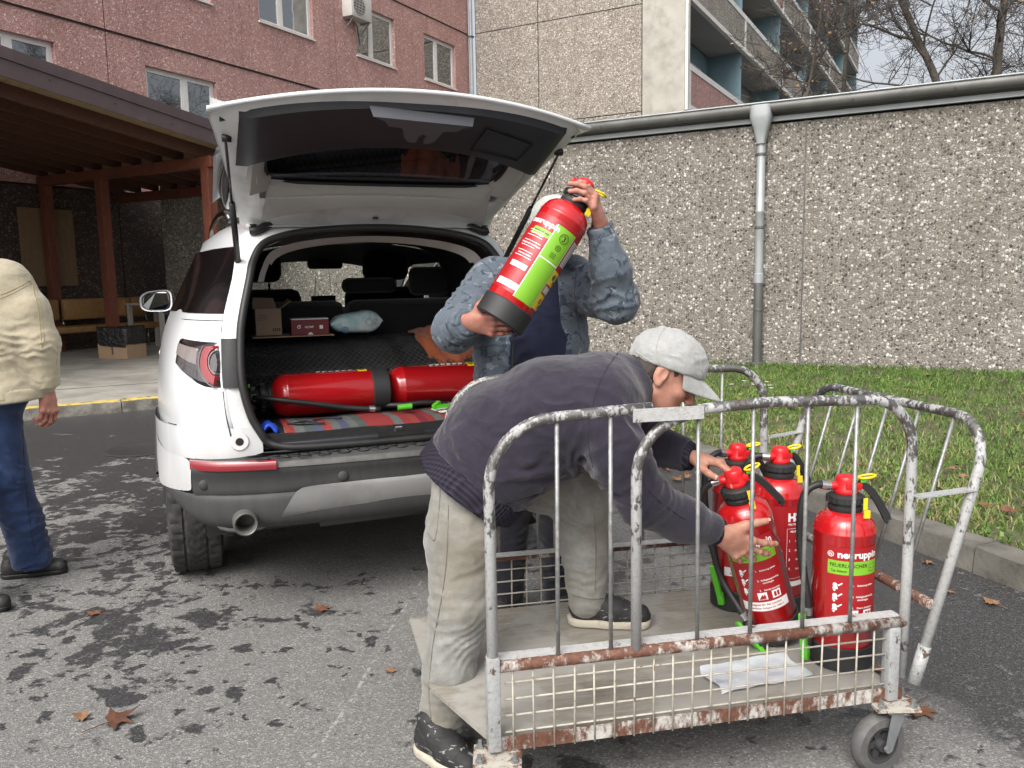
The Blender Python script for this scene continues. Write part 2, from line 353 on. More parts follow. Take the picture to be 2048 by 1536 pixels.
# right kerb and lawn
PR = [(-.9, 12.2), (-.35, 10.6), (.3, 9.0), (.78, 7.6), (1.16, 6.55), (1.68, 5.05), (1.95, 4.25), (2.24, 3.5), (2.62, 2.5), (3.0, 1.4), (3.35, .3)]
kerb_run(PR, .15, .128, M['kerb'], 'lawn_kerb', 'kerbstone', 1.0)
IN = offs(PR, .145)
def lawn_z(x, y): return .112 + .05 * max(0, min(1, ((x - 1.5) * .48 + (y - 6) * .877) / 6)) + .012 * math.sin(x * 2.1 + y) * math.cos(y * 1.7)
lw = MB(); rows = []
for i in range(len(IN) - 1):
    for k in range(4):
        f = k / 4; p = Vector(IN[i]) * (1 - f) + Vector(IN[i + 1]) * f
        # run from the kerb to the foot of the annex wall along E1+N1 towards the right
        a0 = Vector((3.4, 11.3)); nn = Vector((N1.x, N1.y)); dirv = Vector((.86, .51)); T = ((a0 - p).dot(nn) + .3) / dirv.dot(nn)
        T = max(.05, min(T, 7.5)); rows.append([(p.x + dirv.x * T * j / 14, p.y + dirv.y * T * j / 14) for j in range(15)])
lw.grid([[(x, y, lawn_z(x, y)) for x, y in r] for r in rows]); tag(lw.build('lawn', M['soil'], None, True), kind='structure')
# grass blades
def mat_grass():
    t = NT('grass_blades'); at = t.n('Attribute', 0, {'attribute_name': 'tint'}); f = t.n('SeparateColor', 0, None, Color=at)
    col = t.ramp(f, [(0., (.04, .085, .016)), (.35, (.075, .150, .024)), (.65, (.12, .205, .04)), (.82, (.19, .22, .07)), (1., (.30, .25, .13))])
    return t.bsdf(Base_Color=col, Roughness=.55, Specular_IOR_Level=.3, Transmission_Weight=0., Subsurface_Weight=0.)
M['grass'] = mat_grass()
def grass():
    rr = np.array(rows); nr, ncx = rr.shape[:2]; N = 150000; r = np.random.default_rng(3)
    # sample in camera-near areas more densely
    i = r.uniform(5, nr - 1.001, N); j = r.uniform(0, 1, N) ** 1.25 * (ncx - 1.001)
    i0 = i.astype(int); j0 = j.astype(int); fi = (i - i0)[:, None]; fj = (j - j0)[:, None]
    p = (rr[i0, j0] * (1 - fi) + rr[i0 + 1, j0] * fi) * (1 - fj) + (rr[i0, j0 + 1] * (1 - fi) + rr[i0 + 1, j0 + 1] * fi) * fj
    x, y = p[:, 0], p[:, 1]
    cl = np.sin(x * 5.1 + np.sin(y * 4.3) * 1.4) * np.sin(y * 6.2 + x * 1.3) + .6 * np.sin(x * 13.7 + y * 3.1) * np.sin(y * 11.9 - x * 4.) + r.normal(0, .35, N)
    kd = j / (ncx - 1); keep = r.uniform(0, 1, N) < np.clip(.66 + cl * .42 + .25 * np.clip(kd - .25, -.3, .5), .06, 1); keep &= (x > -.6)
    x, y, cl, kd = x[keep], y[keep], cl[keep], kd[keep]; N = len(x)
    z = .112 + .05 * np.clip(((x - 1.5) * .48 + (y - 6) * .877) / 6, 0, 1) + .012 * np.sin(x * 2.1 + y) * np.cos(y * 1.7)
    h = (.028 + .035 * r.random(N) ** 2 + .012 * np.clip(cl, 0, 1)) * (1 + .5 * np.clip((kd - .8) * 5, 0, 1)); a = r.uniform(0, 2 * np.pi, N); w = .0022 + .0022 * r.random(N)
    ln = h * r.uniform(.3, 1.3, N); b = r.uniform(0, 2 * np.pi, N)
    dx, dy = np.cos(a) * w, np.sin(a) * w; lx, ly = np.cos(b) * ln, np.sin(b) * ln
    V = np.empty((N, 5, 3)); V[:, 0] = np.stack([x - dx, y - dy, z - .004], 1); V[:, 1] = np.stack([x + dx, y + dy, z - .004], 1)
    V[:, 2] = np.stack([x + dx * .8 + lx * .35, y + dy * .8 + ly * .35, z + h * .65], 1); V[:, 3] = np.stack([x - dx * .8 + lx * .35, y - dy * .8 + ly * .35, z + h * .65], 1)
    V[:, 4] = np.stack([x + lx, y + ly, z + h], 1)
    base = (np.arange(N) * 5)[:, None]
    F = np.concatenate([base + np.array([0, 1, 2]), base + np.array([0, 2, 3]), base + np.array([3, 2, 4])])
    o = mknp('grass', V.reshape(-1, 3), F, M['grass'], None, False)
    tint = np.clip(.42 + .2 * cl + r.normal(0, .16, N) - .25 * np.clip((kd - .55) * 2, 0, 1) * 1. + .40 * np.clip(1 - kd * 3.2, 0, 1) * (r.random(N) < .6), 0, 1)
    tint[r.random(N) < .07] = .95
    at = o.data.attributes.new('tint', 'FLOAT_COLOR', 'POINT'); c = np.ones((N * 5, 4), np.float32); c[:, :3] = np.repeat(tint, 5)[:, None]
    at.data.foreach_set('color', c.ravel()); tag(o, kind='stuff')
    # broad low clover leaves mixed in
    n2 = 9000; k = r.choice(N, n2); V = []; q = []
    x2, y2, z2 = x[k] + r.normal(0, .02, n2), y[k] + r.normal(0, .02, n2), z[k] + r.uniform(.015, .05, n2); s = r.uniform(.008, .018, n2); a = r.uniform(0, 6.28, n2)
    tl = r.normal(0, .35, (n2, 2)); V = np.empty((n2, 4, 3))
    for m_, (ux, uy) in enumerate(((1, 0), (0, .75), (-1, 0), (0, -.75))):
        ca, sa = np.cos(a), np.sin(a); vx = (ux * ca - uy * sa) * s; vy = (ux * sa + uy * ca) * s
        V[:, m_] = np.stack([x2 + vx, y2 + vy, z2 + vx * tl[:, 0] + vy * tl[:, 1]], 1)
    o = mknp('ground_cover', V.reshape(-1, 3), (np.arange(n2) * 4)[:, None] + np.arange(4), M['grass'], None, False)
    at = o.data.attributes.new('tint', 'FLOAT_COLOR', 'POINT'); c = np.ones((n2 * 4, 4), np.float32); c[:, :3] = np.repeat(np.clip(r.normal(.45, .2, n2), 0, 1), 4)[:, None]
    at.data.foreach_set('color', c.ravel()); tag(o, kind='stuff')
grass()

# ------------------------------------------------------------------ buildings
def panel(parent, x0, x1, z0, z1, holes, mat, depth=.22, name='wall_panel', gap=.014, y=0.):
    """one concrete panel, front face at local y, window holes with reveals"""
    m = MB(); x0 += gap; x1 -= gap; z0 += gap; z1 -= gap
    hs = [h for h in holes if h[1] > x0 and h[0] < x1 and h[3] > z0 and h[2] < z1]
    X = sorted({x0, x1} | {min(max(v, x0), x1) for h in hs for v in h[:2]}); Z = sorted({z0, z1} | {min(max(v, z0), z1) for h in hs for v in h[2:]})
    for i in range(len(X) - 1):
        for j in range(len(Z) - 1):
            cx, cz = (X[i] + X[i + 1]) / 2, (Z[j] + Z[j + 1]) / 2
            if any(h[0] < cx < h[1] and h[2] < cz < h[3] for h in hs): continue
            m.add([(X[i], y, Z[j]), (X[i + 1], y, Z[j]), (X[i + 1], y, Z[j + 1]), (X[i], y, Z[j + 1])], [(0, 1, 2, 3)])
    def rev(a, b, c, d, s):
        m.add([(a, y, c), (b, y, c), (b, y, d), (a, y, d), (a, y + depth, c), (b, y + depth, c), (b, y + depth, d), (a, y + depth, d)],
              [(0, 4, 5, 1), (1, 5, 6, 2), (2, 6, 7, 3), (3, 7, 4, 0)] if s else [(0, 1, 5, 4), (1, 2, 6, 5), (2, 3, 7, 6), (3, 0, 4, 7)])
    rev(x0, x1, z0, z1, 1)
    for h in hs: rev(*h, 0)
    return m.build(name, mat, parent)
def window(parent, x0, x1, z0, z1, split=.55, curtain=None, rec=.10):
    m = MB(); t = .06; y0, y1 = rec, rec + .06; xm = x0 + (x1 - x0) * split
    m.box(x0, y0, z0, x0 + t, y1, z1); m.box(x1 - t, y0, z0, x1, y1, z1); m.box(x0 + t, y0, z0, x1 - t, y1, z0 + t); m.box(x0 + t, y0, z1 - t, x1 - t, y1, z1); m.box(xm - t * .8, y0 - .012, z0 + t, xm + t * .8, y1 - .004, z1 - t)
    for a, b in ((x0 + t, xm - t * .8), (xm + t * .8, x1 - t)):     # sash frames
        q = .045; yy = y0 + .012
        m.box(a + .002, yy - .02, z0 + t + .002, a + q, yy + .03, z1 - t - .002); m.box(b - q, yy - .02, z0 + t + .002, b - .002, yy + .03, z1 - t - .002)
        m.box(a + q, yy - .02, z0 + t + .002, b - q, yy + .03, z0 + t + q); m.box(a + q, yy - .02, z1 - t - q, b - q, yy + .03, z1 - t - .002)
    w = m.build('window', M['white_paint'], parent)
    for a, b in ((x0 + t + .045, xm - t * .8 - .045), (xm + t * .8 + .045, x1 - t - .045)):
        p = MB(); p.box(a, y0 + .02, z0 + t + .045, b, y0 + .026, z1 - t - .045); p.build('pane', M['pane'], w)
    s = MB(); s.box(x0 - .03, -.045, z0 - .035, x1 + .03, rec, z0 - .002); s.build('sill', M['white_paint'], w)
    return w
MR = frame((-1.27, 29.8, 0), N1, -E1)
red = empty('hotel_wing', label='pink red pebble panel hotel wing with white casement windows behind the timber shelter', cat='building'); red.matrix_world = MR
WC = [(-17.2, -15.25), (-13.25, -11.36), (-9.87, -7.93), (-6.15, -4.32), (-2.77, -.92), (-20.3, -18.4), (-23.9, -22)]
holes = [(a, b, z, z + 1.42) for a, b in WC for z in (4.58, 7.73, 10.95)]
for k, (a, b) in enumerate([(-28.3, -21.2), (-21.2, -14.14), (-14.14, -7.06), (-7.06, -.02)]):
    for z0, z1 in ((0, 3.3), (3.3, 6.5), (6.5, 9.72), (9.72, 12.92), (12.92, 16.1)):
        panel(red, a, b, z0, z1, [h for h in holes if h[0] > a and h[1] < b], M['pebble_shaded'] if z0 == 0 else M['red_wall'])
bk = MB(); bk.box(-28.4, .20, 0, -.02, .5, 16.1); bk.build('backing', M['joint'], red)
for z in (3.3, 6.5, 9.72, 12.92):          # drip lip under each floor joint
    l = MB(); l.box(-28.3, -.018, z - .03, -.03, .1, z - .014); l.build('joint_lip', M['joint'], red)
for a, b in WC:
    for z in (4.58, 7.73, 10.95): window(red, a, b, z, z + 1.42, .42 if a in (-6.15, -2.77, -9.87) else .56)
# grey block: end wall, fin, balconies
MG = frame((-1.27, 29.8, 0), E1, N1)
blk = empty('hotel_block', label='tall hotel block with grey pebble end wall, bare concrete fin and rows of balconies', cat='building'); blk.matrix_world = MG
ZS = [0.1, 3.3, 6.5, 9.72, 12.92, 16.1, 19.3, 22.5, 25.7, 28.9]
for z0, z1 in zip(ZS[:-1], ZS[1:]):
    for a, b in ((.0, 2.66), (2.66, 6.27)): panel(blk, a + (.26 if a == 0 else 0), b, z0, z1, [], M['pebble_far'], .1)
bk = MB(); bk.box(.2, .09, 0, 6.2, .4, 28.9); bk.build('backing', M['joint'], blk)
dp = MB(); dp.tube([(.13, -.09, 0), (.13, -.09, 29)], .065, 10); dp.build('drainpipe', M['zinc_pipe'], blk, 40)
for z in (4, 6.8, 9.6):
    c = MB(); c.box(.04, -.17, z, .22, 0, z + .05, None, .01); c.build('pipe_bracket', M['zinc'], blk)
fin = MB(); fin.box(6.30, -.06, 0, 7.66, .25, 29, None, .02); fin.build('concrete_fin', M['concrete'], blk)
fe = MB(); fe.box(7.66, -.02, 6.4, 7.74, .2, 29); fe.build('fin_edge', M['parapet_white'], blk)
BAYS = [0.25, 7.4, 14.6, 21.8, 29., 36.2, 43.4]; xo, xi = 7.72, 6.30
for f, z in enumerate([3.3, 6.5, 9.72, 12.92, 16.1, 19.3, 22.5, 25.7]):
    m = MB(); m.box(xi, .26, z - .02, xo - .12, 43.4, z + .16); m.build('balcony_slab', M['soffit'], blk)
    for b in range(6):
        y0, y1 = BAYS[b] + .02, BAYS[b + 1] - .02
        mat = M['red_wall'] if (f, b) in ((1, 0), (3, 1), (4, 3), (2, 4), (5, 1)) else M['pebble_far']
        p = MB(); p.box(xo - .11, y0 + .1, z + .10, xo, y1 - .1, z + 1.12); pa = p.build('parapet', mat, blk)
        q = MB(); q.box(xo - .13, y0, z + 1.12, xo + .02, y1, z + 1.30); q.box(xo - .13, y0, z - .05, xo + .02, y1, z + .10); q.box(xo - .12, y0, z + .10, xo + .012, y0 + .1, z + 1.12); q.box(xo - .12, y1 - .1, z + .10, xo + .012, y1, z + 1.12)
        q.build('rim', M['parapet_white'], pa)
        d = MB(); d.box(xi, y1 - .02, z + .16, xo - .14, y1 + .05, z + 3.17); d.build('divider', M['blue_panel'], blk)
        w = MB(); w.box(xi - .1, y0, z + .16, xi + .02, y1, z + 3.15); w.build('back_wall', M['concrete'] if b % 2 else M['blue_panel'], blk)
        for k in range(2):
            d = MB(); c0 = y0 + 1.0 + k * 3.1; d.box(xi + .02, c0, z + .25, xi + .06, c0 + 1.9, z + 2.5); dr = d.build('balcony_door', M['white_paint'], blk)
            d = MB(); d.box(xi + .06, c0 + .1, z + .9, xi + .07, c0 + .9, z + 2.4); d.box(xi + .06, c0 + 1.0, z + .35, xi + .07, c0 + 1.8, z + 2.4); d.build('pane', M['pane'], dr)
bod = MB(); bod.box(.3, .4, 0, xi - .1, 43.4, 28.9); bod.build('core', M['pebble_far'], blk)
rf = MB(); rf.box(-.1, -.1, 28.9, 7.9, 43.6, 29.2); rf.build('roof', M['concrete'], blk)
M['ac_white'] = plain('off_white_appliance_paint', (.62, .61, .57), .5, var=.06, dirt=((.35, .33, .3), .2, 6.))
M['black'] = plain('matt_black_plastic', (.022, .022, .023), .55)
def aircon(name, label, mw):
    r = empty(name, label=label, cat='air conditioner', group='air conditioners on the hotel'); r.matrix_world = mw
    m = MB(); m.box(-.45, -.34, 0, .45, 0, .62, None, .02); m.build('casing', M['ac_white'], r, 40)
    m = MB(); m.lathe([(.0, 0), (.23, 0), (.25, .012), (.0, .012)], 24, Matrix.Translation((-.12, -.34, .31)) @ Matrix.Rotation(PI / 2, 4, 'X'), False); m.build('fan_opening', M['black'], r)
    g = MB()
    for i in range(9): g.beam((-.38 + .065 * i, -.356, .06), (-.38 + .065 * i, -.356, .56), .008, .008)
    for i in range(7): g.beam((-.40, -.36, .08 + .075 * i), (.16, -.36, .08 + .075 * i), .008, .008)
    g.build('fan_grille', M['ac_white'], r)
    m = MB(); m.tube([(.46, -.1, .1), (.54, -.05, .05), (.54, .0, -.3), (.5, .06, -.5)], .018, 6); m.build('pipe', M['ac_white'], r)
    m = MB()
    for x in (-.35, .35): m.beam((x, -.36, -.02), (x, .02, -.02), .035, .035); m.beam((x, -.3, -.03), (x, .02, -.32), .03, .03)
    m.build('bracket', M['galv'], r)
# the wing's unit hangs on the red wall (local frame: x along, y out of the wall to the back)
aircon('air_conditioner', 'white air conditioner on brackets on the red wall beside an upper window', MR @ Matrix.Translation((-6.28, 0, 8.62)))
aircon('air_conditioner', 'white air conditioner on the balcony beside the concrete fin', MG @ Matrix.Translation((6.95, .75, 7.85)) @ Matrix.Rotation(0, 4, 'Z'))

# annex: low building with gutter and downspout
MA = frame((3.4, 11.3, 0), E1, N1)
anx = empty('annex_building', label='low flat roofed annex faced in grey pebble panels with zinc gutter and downpipe', cat='building'); anx.matrix_world = MA
jx = [-11.9, -10.3, -6.7, -3.085, .545, 4.17, 7.8, 11.4]
for a, b in zip(jx[:-1], jx[1:]): panel(anx, a, b, -.1, 3.37, [], M['pebble'], .2, gap=.011)
bk = MB(); bk.box(-11.9, .17, -.1, 11.4, .4, 3.4); bk.box(11.3, .2, -.1, 11.4, 6, 3.4); bk.build('backing', M['joint'], anx)
for x in jx[1:-1]: s = MB(); s.box(x - .016, .012, -.1, x + .016, .06, 3.37); s.build('joint_strip', M['zinc'], anx)
rf = MB(); rf.box(-11.9, -.02, 3.46, 11.5, 6.2, 3.60); rf.build('roof', M['zinc'], anx)
fl = MB(); fl.box(-11.9, -.05, 3.385, 11.5, -.002, 3.40); fl.box(-11.9, -.04, 3.40, 11.5, .3, 3.45); fl.build('drip_flashing', M['zinc_pipe'], anx)
gt = MB(); G = []
for x in np.linspace(-11.9, 11.5, 24): G.append([(x, -.14 + .085 * math.cos(R(a)), 3.555 + .085 * math.sin(R(a)) + .003 * math.sin(x * 3)) for a in np.linspace(200, 360, 9)] )
for r_ in G: r_[0] = (r_[0][0], -.06 - .165, 3.60)
gt.grid(G); go = gt.build('gutter', M['zinc'], anx, True); solid(go, .004)
bd = MB(); bd.tube([(-11.9, -.225, 3.605), (11.5, -.225, 3.605)], .012, 8); bd.build('bead', M['zinc_pipe'], go, True)
for x in np.arange(-11.2, 11, 1.12):
    c = MB(); c.grid([[(x + dx, -.14 + .089 * math.cos(R(a)), 3.555 + .089 * math.sin(R(a))) for a in np.linspace(195, 345, 8)] for dx in (-.012, .012)]); c.build('joint_band', M['zinc'], go, True)
ds = MB(); ds.lathe([(.057, .12), (.057, 1.27), (.068, 1.28), (.068, 1.40), (.056, 1.41), (.056, 2.2), (.062, 2.21), (.062, 2.24), (.056, 2.25), (.056, 3.16)], 18, Matrix.Translation((0, -.10, 0)), False); do = ds.build('downspout', M['zinc_pipe'], anx, 40)
lo = MB(); lo.lathe([(.0625, .12), (.0625, 1.265)], 18, Matrix.Translation((0, -.10, 0)), False); lo.lathe([(.0, .10), (.09, .10), (.1, .13), (.1, .2), (.06, .21)], 18, Matrix.Translation((0, -.10, 0)), False); lo.build('standpipe', M['zinc'], do, 40)
fn = MB(); G = []
for z, hx, hy in ((3.10, .058, .058), (3.16, .064, .064), (3.19, .075, .07), (3.30, .10, .085), (3.40, .135, .10), (3.46, .14, .105), (3.585, .14, .105)):
    G.append([(math.copysign(abs(math.cos(a)) ** .55, math.cos(a)) * hx, -.12 + math.copysign(abs(math.sin(a)) ** .55, math.sin(a)) * hy - (.02 if z > 3.35 else 0), z) for a in np.linspace(0, 2 * PI, 28, endpoint=False)])
fn.grid(G, True); fn.build('rainwater_head', M['zinc_pipe'], do, 50)
for z in (.9, 2.0, 2.95):
    c = MB(); c.lathe([(.0635, z), (.068, z + .005), (.068, z + .03), (.0635, z + .035)], 18, Matrix.Translation((0, -.10, 0)), False); c.box(-.012, -.06, z + .01, .012, 0, z + .03); c.build('clip', M['zinc'], do)

# timber shelter in the inner corner of wing and annex
MS = frame((-4.87, 13.76, 0), E1, N1)
sh = empty('timber_shelter', label='open red brown timber shelter with a sloping brown metal edged roof', cat='shelter'); sh.matrix_world = MS
def rz_(y): return 3.64 - .125 * y            # underside of the roof at local y
for x, y in ((-.02, 0), (-2.72, 0), (-4.36, 0), (-.02, -5.6), (-4.36, -5.6), (-.02, -11), (-4.36, -11)):  # last two posts carry the unseen roof extension
    p = MB(); p.box(x - .085, y - .085, .12, x + .085, y + .085, rz_(y) - .2 - .17, None, .008); p.build('post', M['wood_red'], sh)
for y in (0, -5.6, -11, 1.62):
    p = MB(); p.box(-4.5, y - .08, rz_(y) - .2 - .17, .14, y + .08, rz_(y) - .2, None, .006); p.build('beam', M['wood_red'], sh)
for i in range(9):
    x = -.18 - .53 * i; p = MB(); y0, y1 = -12.5, 1.7  # roof lengthened out of view to block sky light and darken the inside
    p.add([(x + dx, y, rz_(y) + dz) for y in (y0, y1) for dx in (-.03, .03) for dz in (-.195, -.003)], [(0, 1, 3, 2), (4, 6, 7, 5), (0, 4, 5, 1), (2, 3, 7, 6), (0, 2, 6, 4), (1, 5, 7, 3)]); p.build('rafter', M['wood_rafter'], sh)
    if i < 8:
        b = MB(); b.box(x - .50, .10, rz_(.1) - .195, x - .034, .125, rz_(.1) - .006); b.build('blocking_board', M['wood_pale'], sh)
for i in range(40):                     # pale roof boards seen from below
    y0 = -12.5 + i * .36; p = MB(); a, b = rz_(y0), rz_(y0 + .352); p.add([(x, y, z) for x in (-4.5, .1) for y, z in ((y0, a), (y0 + .352, b), (y0, a + .02), (y0 + .352, b + .02))], [(0, 1, 5, 4), (2, 6, 7, 3), (0, 2, 3, 1), (4, 5, 7, 6), (0, 4, 6, 2), (1, 3, 7, 5)]); p.build('roof_board', M['wood_pale'], sh)
def strip(x0, x1, za, zb, name, y0=-12.6, y1=1.75):
    p = MB(); p.add([(x, y, rz_(y) + z) for x in (x0, x1) for y in (y0, y1) for z in (za, zb)], [(0, 1, 3, 2), (4, 6, 7, 5), (0, 4, 5, 1), (2, 3, 7, 6), (0, 2, 6, 4), (1, 5, 7, 3)]); return p.build(name, M['fascia'], sh)
strip(.145, .165, -.02, .195, 'fascia'); strip(.155, .185, .198, .215, 'drip_edge'); strip(.10, .15, .215, .36, 'roof_edge'); strip(-4.5, .10, .22, .30, 'roof_sheet')
nl = MB()
for y in np.arange(-6.5, 1.7, .95): nl.lathe([(0, 0), (.012, 0), (.012, .006), (0, .006)], 8, Matrix.Translation((.165, y, rz_(y) + .1 + .03 * math.sin(y * 9))) @ Matrix.Rotation(PI / 2, 4, 'Y'))
nl.build('fascia_screw', M['black'], sh)
# plywood board screwed to the wing wall, in the shade of the shelter
b = MB(); b.box(-4.50, -.50, 1.40, -4.47, .58, 2.86, None, .003); o = b.build('plywood_board', M['ply']); o.matrix_world = MS; tag(o, 'plain brown plywood board fixed to the shaded wall inside the shelter', 'board')
M['tan_vinyl'] = plain('tan_vinyl', (.27, .15, .055), .5, var=.15, vscale=8.)
M['chrome'] = plain('dull_chrome_leg', (.5, .5, .5), .25, .9)
def bench(label, y0, y1, x=-4.05):
    r = empty('bench', label=label, cat='bench', group='tan benches in the shelter'); r.matrix_world = MS @ Matrix.Translation((x, y0, .13)); L = y1 - y0
    m = MB(); m.box(-.05, 0, .40, .5, L, .52, None, .03); m.build('seat', M['tan_vinyl'], r, 40)
    m = MB(); m.box(-.16, 0, .62, -.04, L * .48, 1.02, None, .04); m.box(-.16, L * .52, .62, -.04, L, 1.02, None, .04); m.build('backrest', M['tan_vinyl'], r, 40)
    m = MB(); m.box(-.1, -.06, .66, .32, .03, .98, None, .035); m.build('end_panel', M['tan_vinyl'], r, 40)
    for px, py in ((.02, .06), (.44, .06), (.02, L - .06), (.44, L - .06)):
        l = MB(); l.tube([(px, py, 0), (px, py, .41)], .016, 8); l.build('leg', M['chrome'], r, True)
    for py in (.0, L * .5, L - .04):
        l = MB(); l.tube([(.0, py, .5), (-.06, py, .66)], .013, 8); l.build('back_support', M['chrome'], r, True)
bench('tan vinyl bench in the shelter, left of the trash box', -1.0, .88)
bench('tan vinyl bench half hidden behind the shelter post and the trash box', 1.0, 1.72, -3.95)
t = empty('table', label='small grey metal legged table standing in the shelter beside the bench', cat='table'); t.matrix_world = MS @ Matrix.Translation((-3.0, 1.25, .14))
m = MB(); m.box(-.55, -.35, .86, .5, .35, .90, None, .008); m.build('tabletop', M['soffit'], t)
for px, py in ((-.5, -.3), (.42, -.3), (-.5, .3), (.42, .3)): l = MB(); l.box(px - .035, py - .035, 0, px + .035, py + .035, .86); l.build('leg', M['soffit'], t)
M['card'] = plain('corrugated_cardboard', (.35, .235, .145), .85, var=.08, vscale=5., bump=.1, bscale=60.)
M['bag'] = None
tb = NT('black_bin_bag'); M['bag'] = tb.bsdf(Base_Color=(.012, .012, .013), Roughness=.28, Specular_IOR_Level=.6, Normal=tb.bump(tb.noise(tb.co(), 16., 4, .5), .8, .03))
bx = empty('cardboard_box', label='open cardboard box used as a trash bin at the foot of the shelter post', cat='box'); bx.matrix_world = MS @ Matrix.Translation((-2.02, -.35, .135)) @ Matrix.Rotation(R(12), 4, 'Z') @ Matrix.Diagonal((.84, .84, .80, 1))
m = MB(); m.box(-.36, -.28, 0, .36, -.272, .5); m.box(-.36, .272, 0, .36, .28, .5); m.box(-.36, -.271, 0, -.352, .271, .5); m.box(.352, -.271, 0, .36, .271, .5); m.build('carton', M['card'], bx)
for k in (-1, 1): m = MB(); m.box(-.02, .283 * k - .002, .1, .02, .283 * k + .002, .5); m.build('tape', M['fascia'], bx)
m = MB(); G = []
rr = np.random.default_rng(5)
for z, s_ in ((.30, 1.05), (.36, 1.07), (.47, 1.08), (.60, 1.07), (.68, 1.07), (.70, 1.0), (.62, .93), (.45, .9)):
    row = []
    for k in range(44):
        a = 2 * PI * k / 44; cx = math.copysign(abs(math.cos(a)) ** .16, math.cos(a)); cy = math.copysign(abs(math.sin(a)) ** .16, math.sin(a)); j = 1 + rr.normal(0, .012)
        row.append((cx * .36 * s_ * j, cy * .28 * s_ * j, z + .035 * math.sin(3 * a + z * 9) * (z < .5) + rr.normal(0, .008) + .03 * math.sin(2 * a)))
    G.append(row)
m.grid(G, True); o = m.build('bin_bag', M['bag'], None, True); o.matrix_world = bx.matrix_world.copy(); subsurf(o, 1); tag(o, 'black plastic bin bag lining the cardboard box in the shelter', 'bin bag')
# manhole ring in the road by the car
mh = MB(); mh.lathe([(.0, .004), (.26, .004), (.27, .009), (.31, .009), (.32, .004)], 32, None, False); o = mh.build('manhole_cover', plain('cast_iron', (.05, .05, .05), .6, .4), None, 40); o.location = (-3.2, 7.0, 0); tag(o, 'round iron manhole cover in the wet asphalt left of the car', 'manhole cover')

# ------------------------------------------------------------------ trees behind the annex
def mat_bark():
    t = NT('grey_brown_bark'); v = t.co(); n_ = t.noise(v, 14., 6, .65)
    col = t.ramp(n_, [(.3, (.045, .038, .03)), (.6, (.10, .088, .072)), (.8, (.15, .14, .115))])
    return t.bsdf(Base_Color=col, Roughness=.9, Normal=t.bump(n_, .5, .02))
M['bark'] = mat_bark(); M['twig'] = plain('twig_bark', (.062, .053, .047), .9, var=.3, vscale=5.)
M['leaf_y'] = plain('yellow_brown_leaf', (.33, .19, .05), .7, var=.3, vscale=6.)
def tree(label, base, trunk_pts, r0, seed, nlimb=10, size=1., leaves=60):
    rnd = random.Random(seed); root = empty('bare_tree', base, label=label, cat='tree', group='bare trees behind the annex roof')
    tp = spline(trunk_pts, 6); nT = len(tp); tr = MB(); tr.tube(tp, [r0 * (1 - .55 * i / nT) for i in range(nT)], 10); tw = MB(); lv = MB()
    def branch(p, d, L, r, lev):
        n_ = max(3, int(L / .28)); pts = [p]; dd = d.normalized()
        for i in range(n_):
            dd = (dd + Vector((rnd.gauss(0, .17), rnd.gauss(0, .17), rnd.gauss(.035, .13)))).normalized(); pts.append(pts[-1] + dd * L / n_)
        (tr if lev == 0 else tw).tube(pts, [max(r * (1 - .75 * i / n_), .0038) for i in range(n_ + 1)], 7 if lev == 0 else (5 if lev == 1 else 4), False)
        if lev < 3:
            for k in range({0: 9, 1: 7, 2: 4}[lev]):
                t_ = rnd.uniform(.2, 1.); q = pts[int(t_ * n_)]
                side = Vector((rnd.gauss(0, 1), rnd.gauss(0, 1), rnd.gauss(.15, .7))).normalized()
                branch(q, dd * .55 + side * .9, L * rnd.uniform(.38, .62), max(r * .45, .0048), lev + 1)
        elif leaves and rnd.random() < leaves / 1000.:
            c = pts[-1]; s = .05
            a = Vector((rnd.gauss(0, 1), rnd.gauss(0, 1), rnd.gauss(0, 1))).normalized(); b = a.orthogonal().normalized()
            lv.add([c, c + a * s + b * s * .6, c + a * 2 * s, c + a * s - b * s * .6], [(0, 1, 2, 3)])
    for i in range(nlimb):
        k = int(nT * rnd.uniform(.36, .98)); p = tp[min(k, nT - 1)]; an = i * 2.4 + rnd.uniform(-.5, .5)
        branch(p, Vector((math.cos(an), math.sin(an), rnd.uniform(.05, .8))), size * rnd.uniform(2.2, 3.6), r0 * rnd.uniform(.22, .36), 0)
    tr.build('trunk', M['bark'], root, True); o = tw.build('crown', M['twig'], root, False); o['kind'] = 'stuff'
    if lv.V: o = lv.build('leaf_remnants', M['leaf_y'], root); o['kind'] = 'stuff'
tree('tall bare tree with straight grey trunk above the gutter at right', (10.9, 19., 0), [(0, 0, 0), (.02, 0, 3), (.0, .05, 6), (.1, 0, 8), (.25, .2, 11)], .125, 11, 10)
tree('bare tree with trunk leaning left above the annex gutter', (9.7, 19.2, 0), [(.35, 0, 0), (.3, 0, 3.5), (0, 0, 5.4), (-.55, .1, 6.7), (-1.1, .2, 8.2), (-1.3, .3, 11)], .105, 23, 10)
tree('low spreading bare tree with a few yellow leaves in front of the balconies', (6.2, 17.6, 0), [(0, 0, 0), (.05, 0, 2.5), (-.1, .1, 4.2), (.1, .1, 5.5), (.3, 0, 7.2)], .05, 37, 6, .66, 40)
tree('bare tree with many thin twigs behind the leaning one', (9.0, 22.5, 0), [(0, 0, 0), (.05, 0, 3.5), (-.1, .1, 6), (.1, .1, 9), (.3, 0, 12)], .08, 51, 6, 1., 20)
tree('far right bare tree with a thicket of twigs', (14.2, 21.5, 0), [(0, 0, 0), (.05, 0, 3.5), (.1, .1, 6), (.1, .1, 9), (-.2, 0, 12)], .11, 67, 7, 1.1, 20)
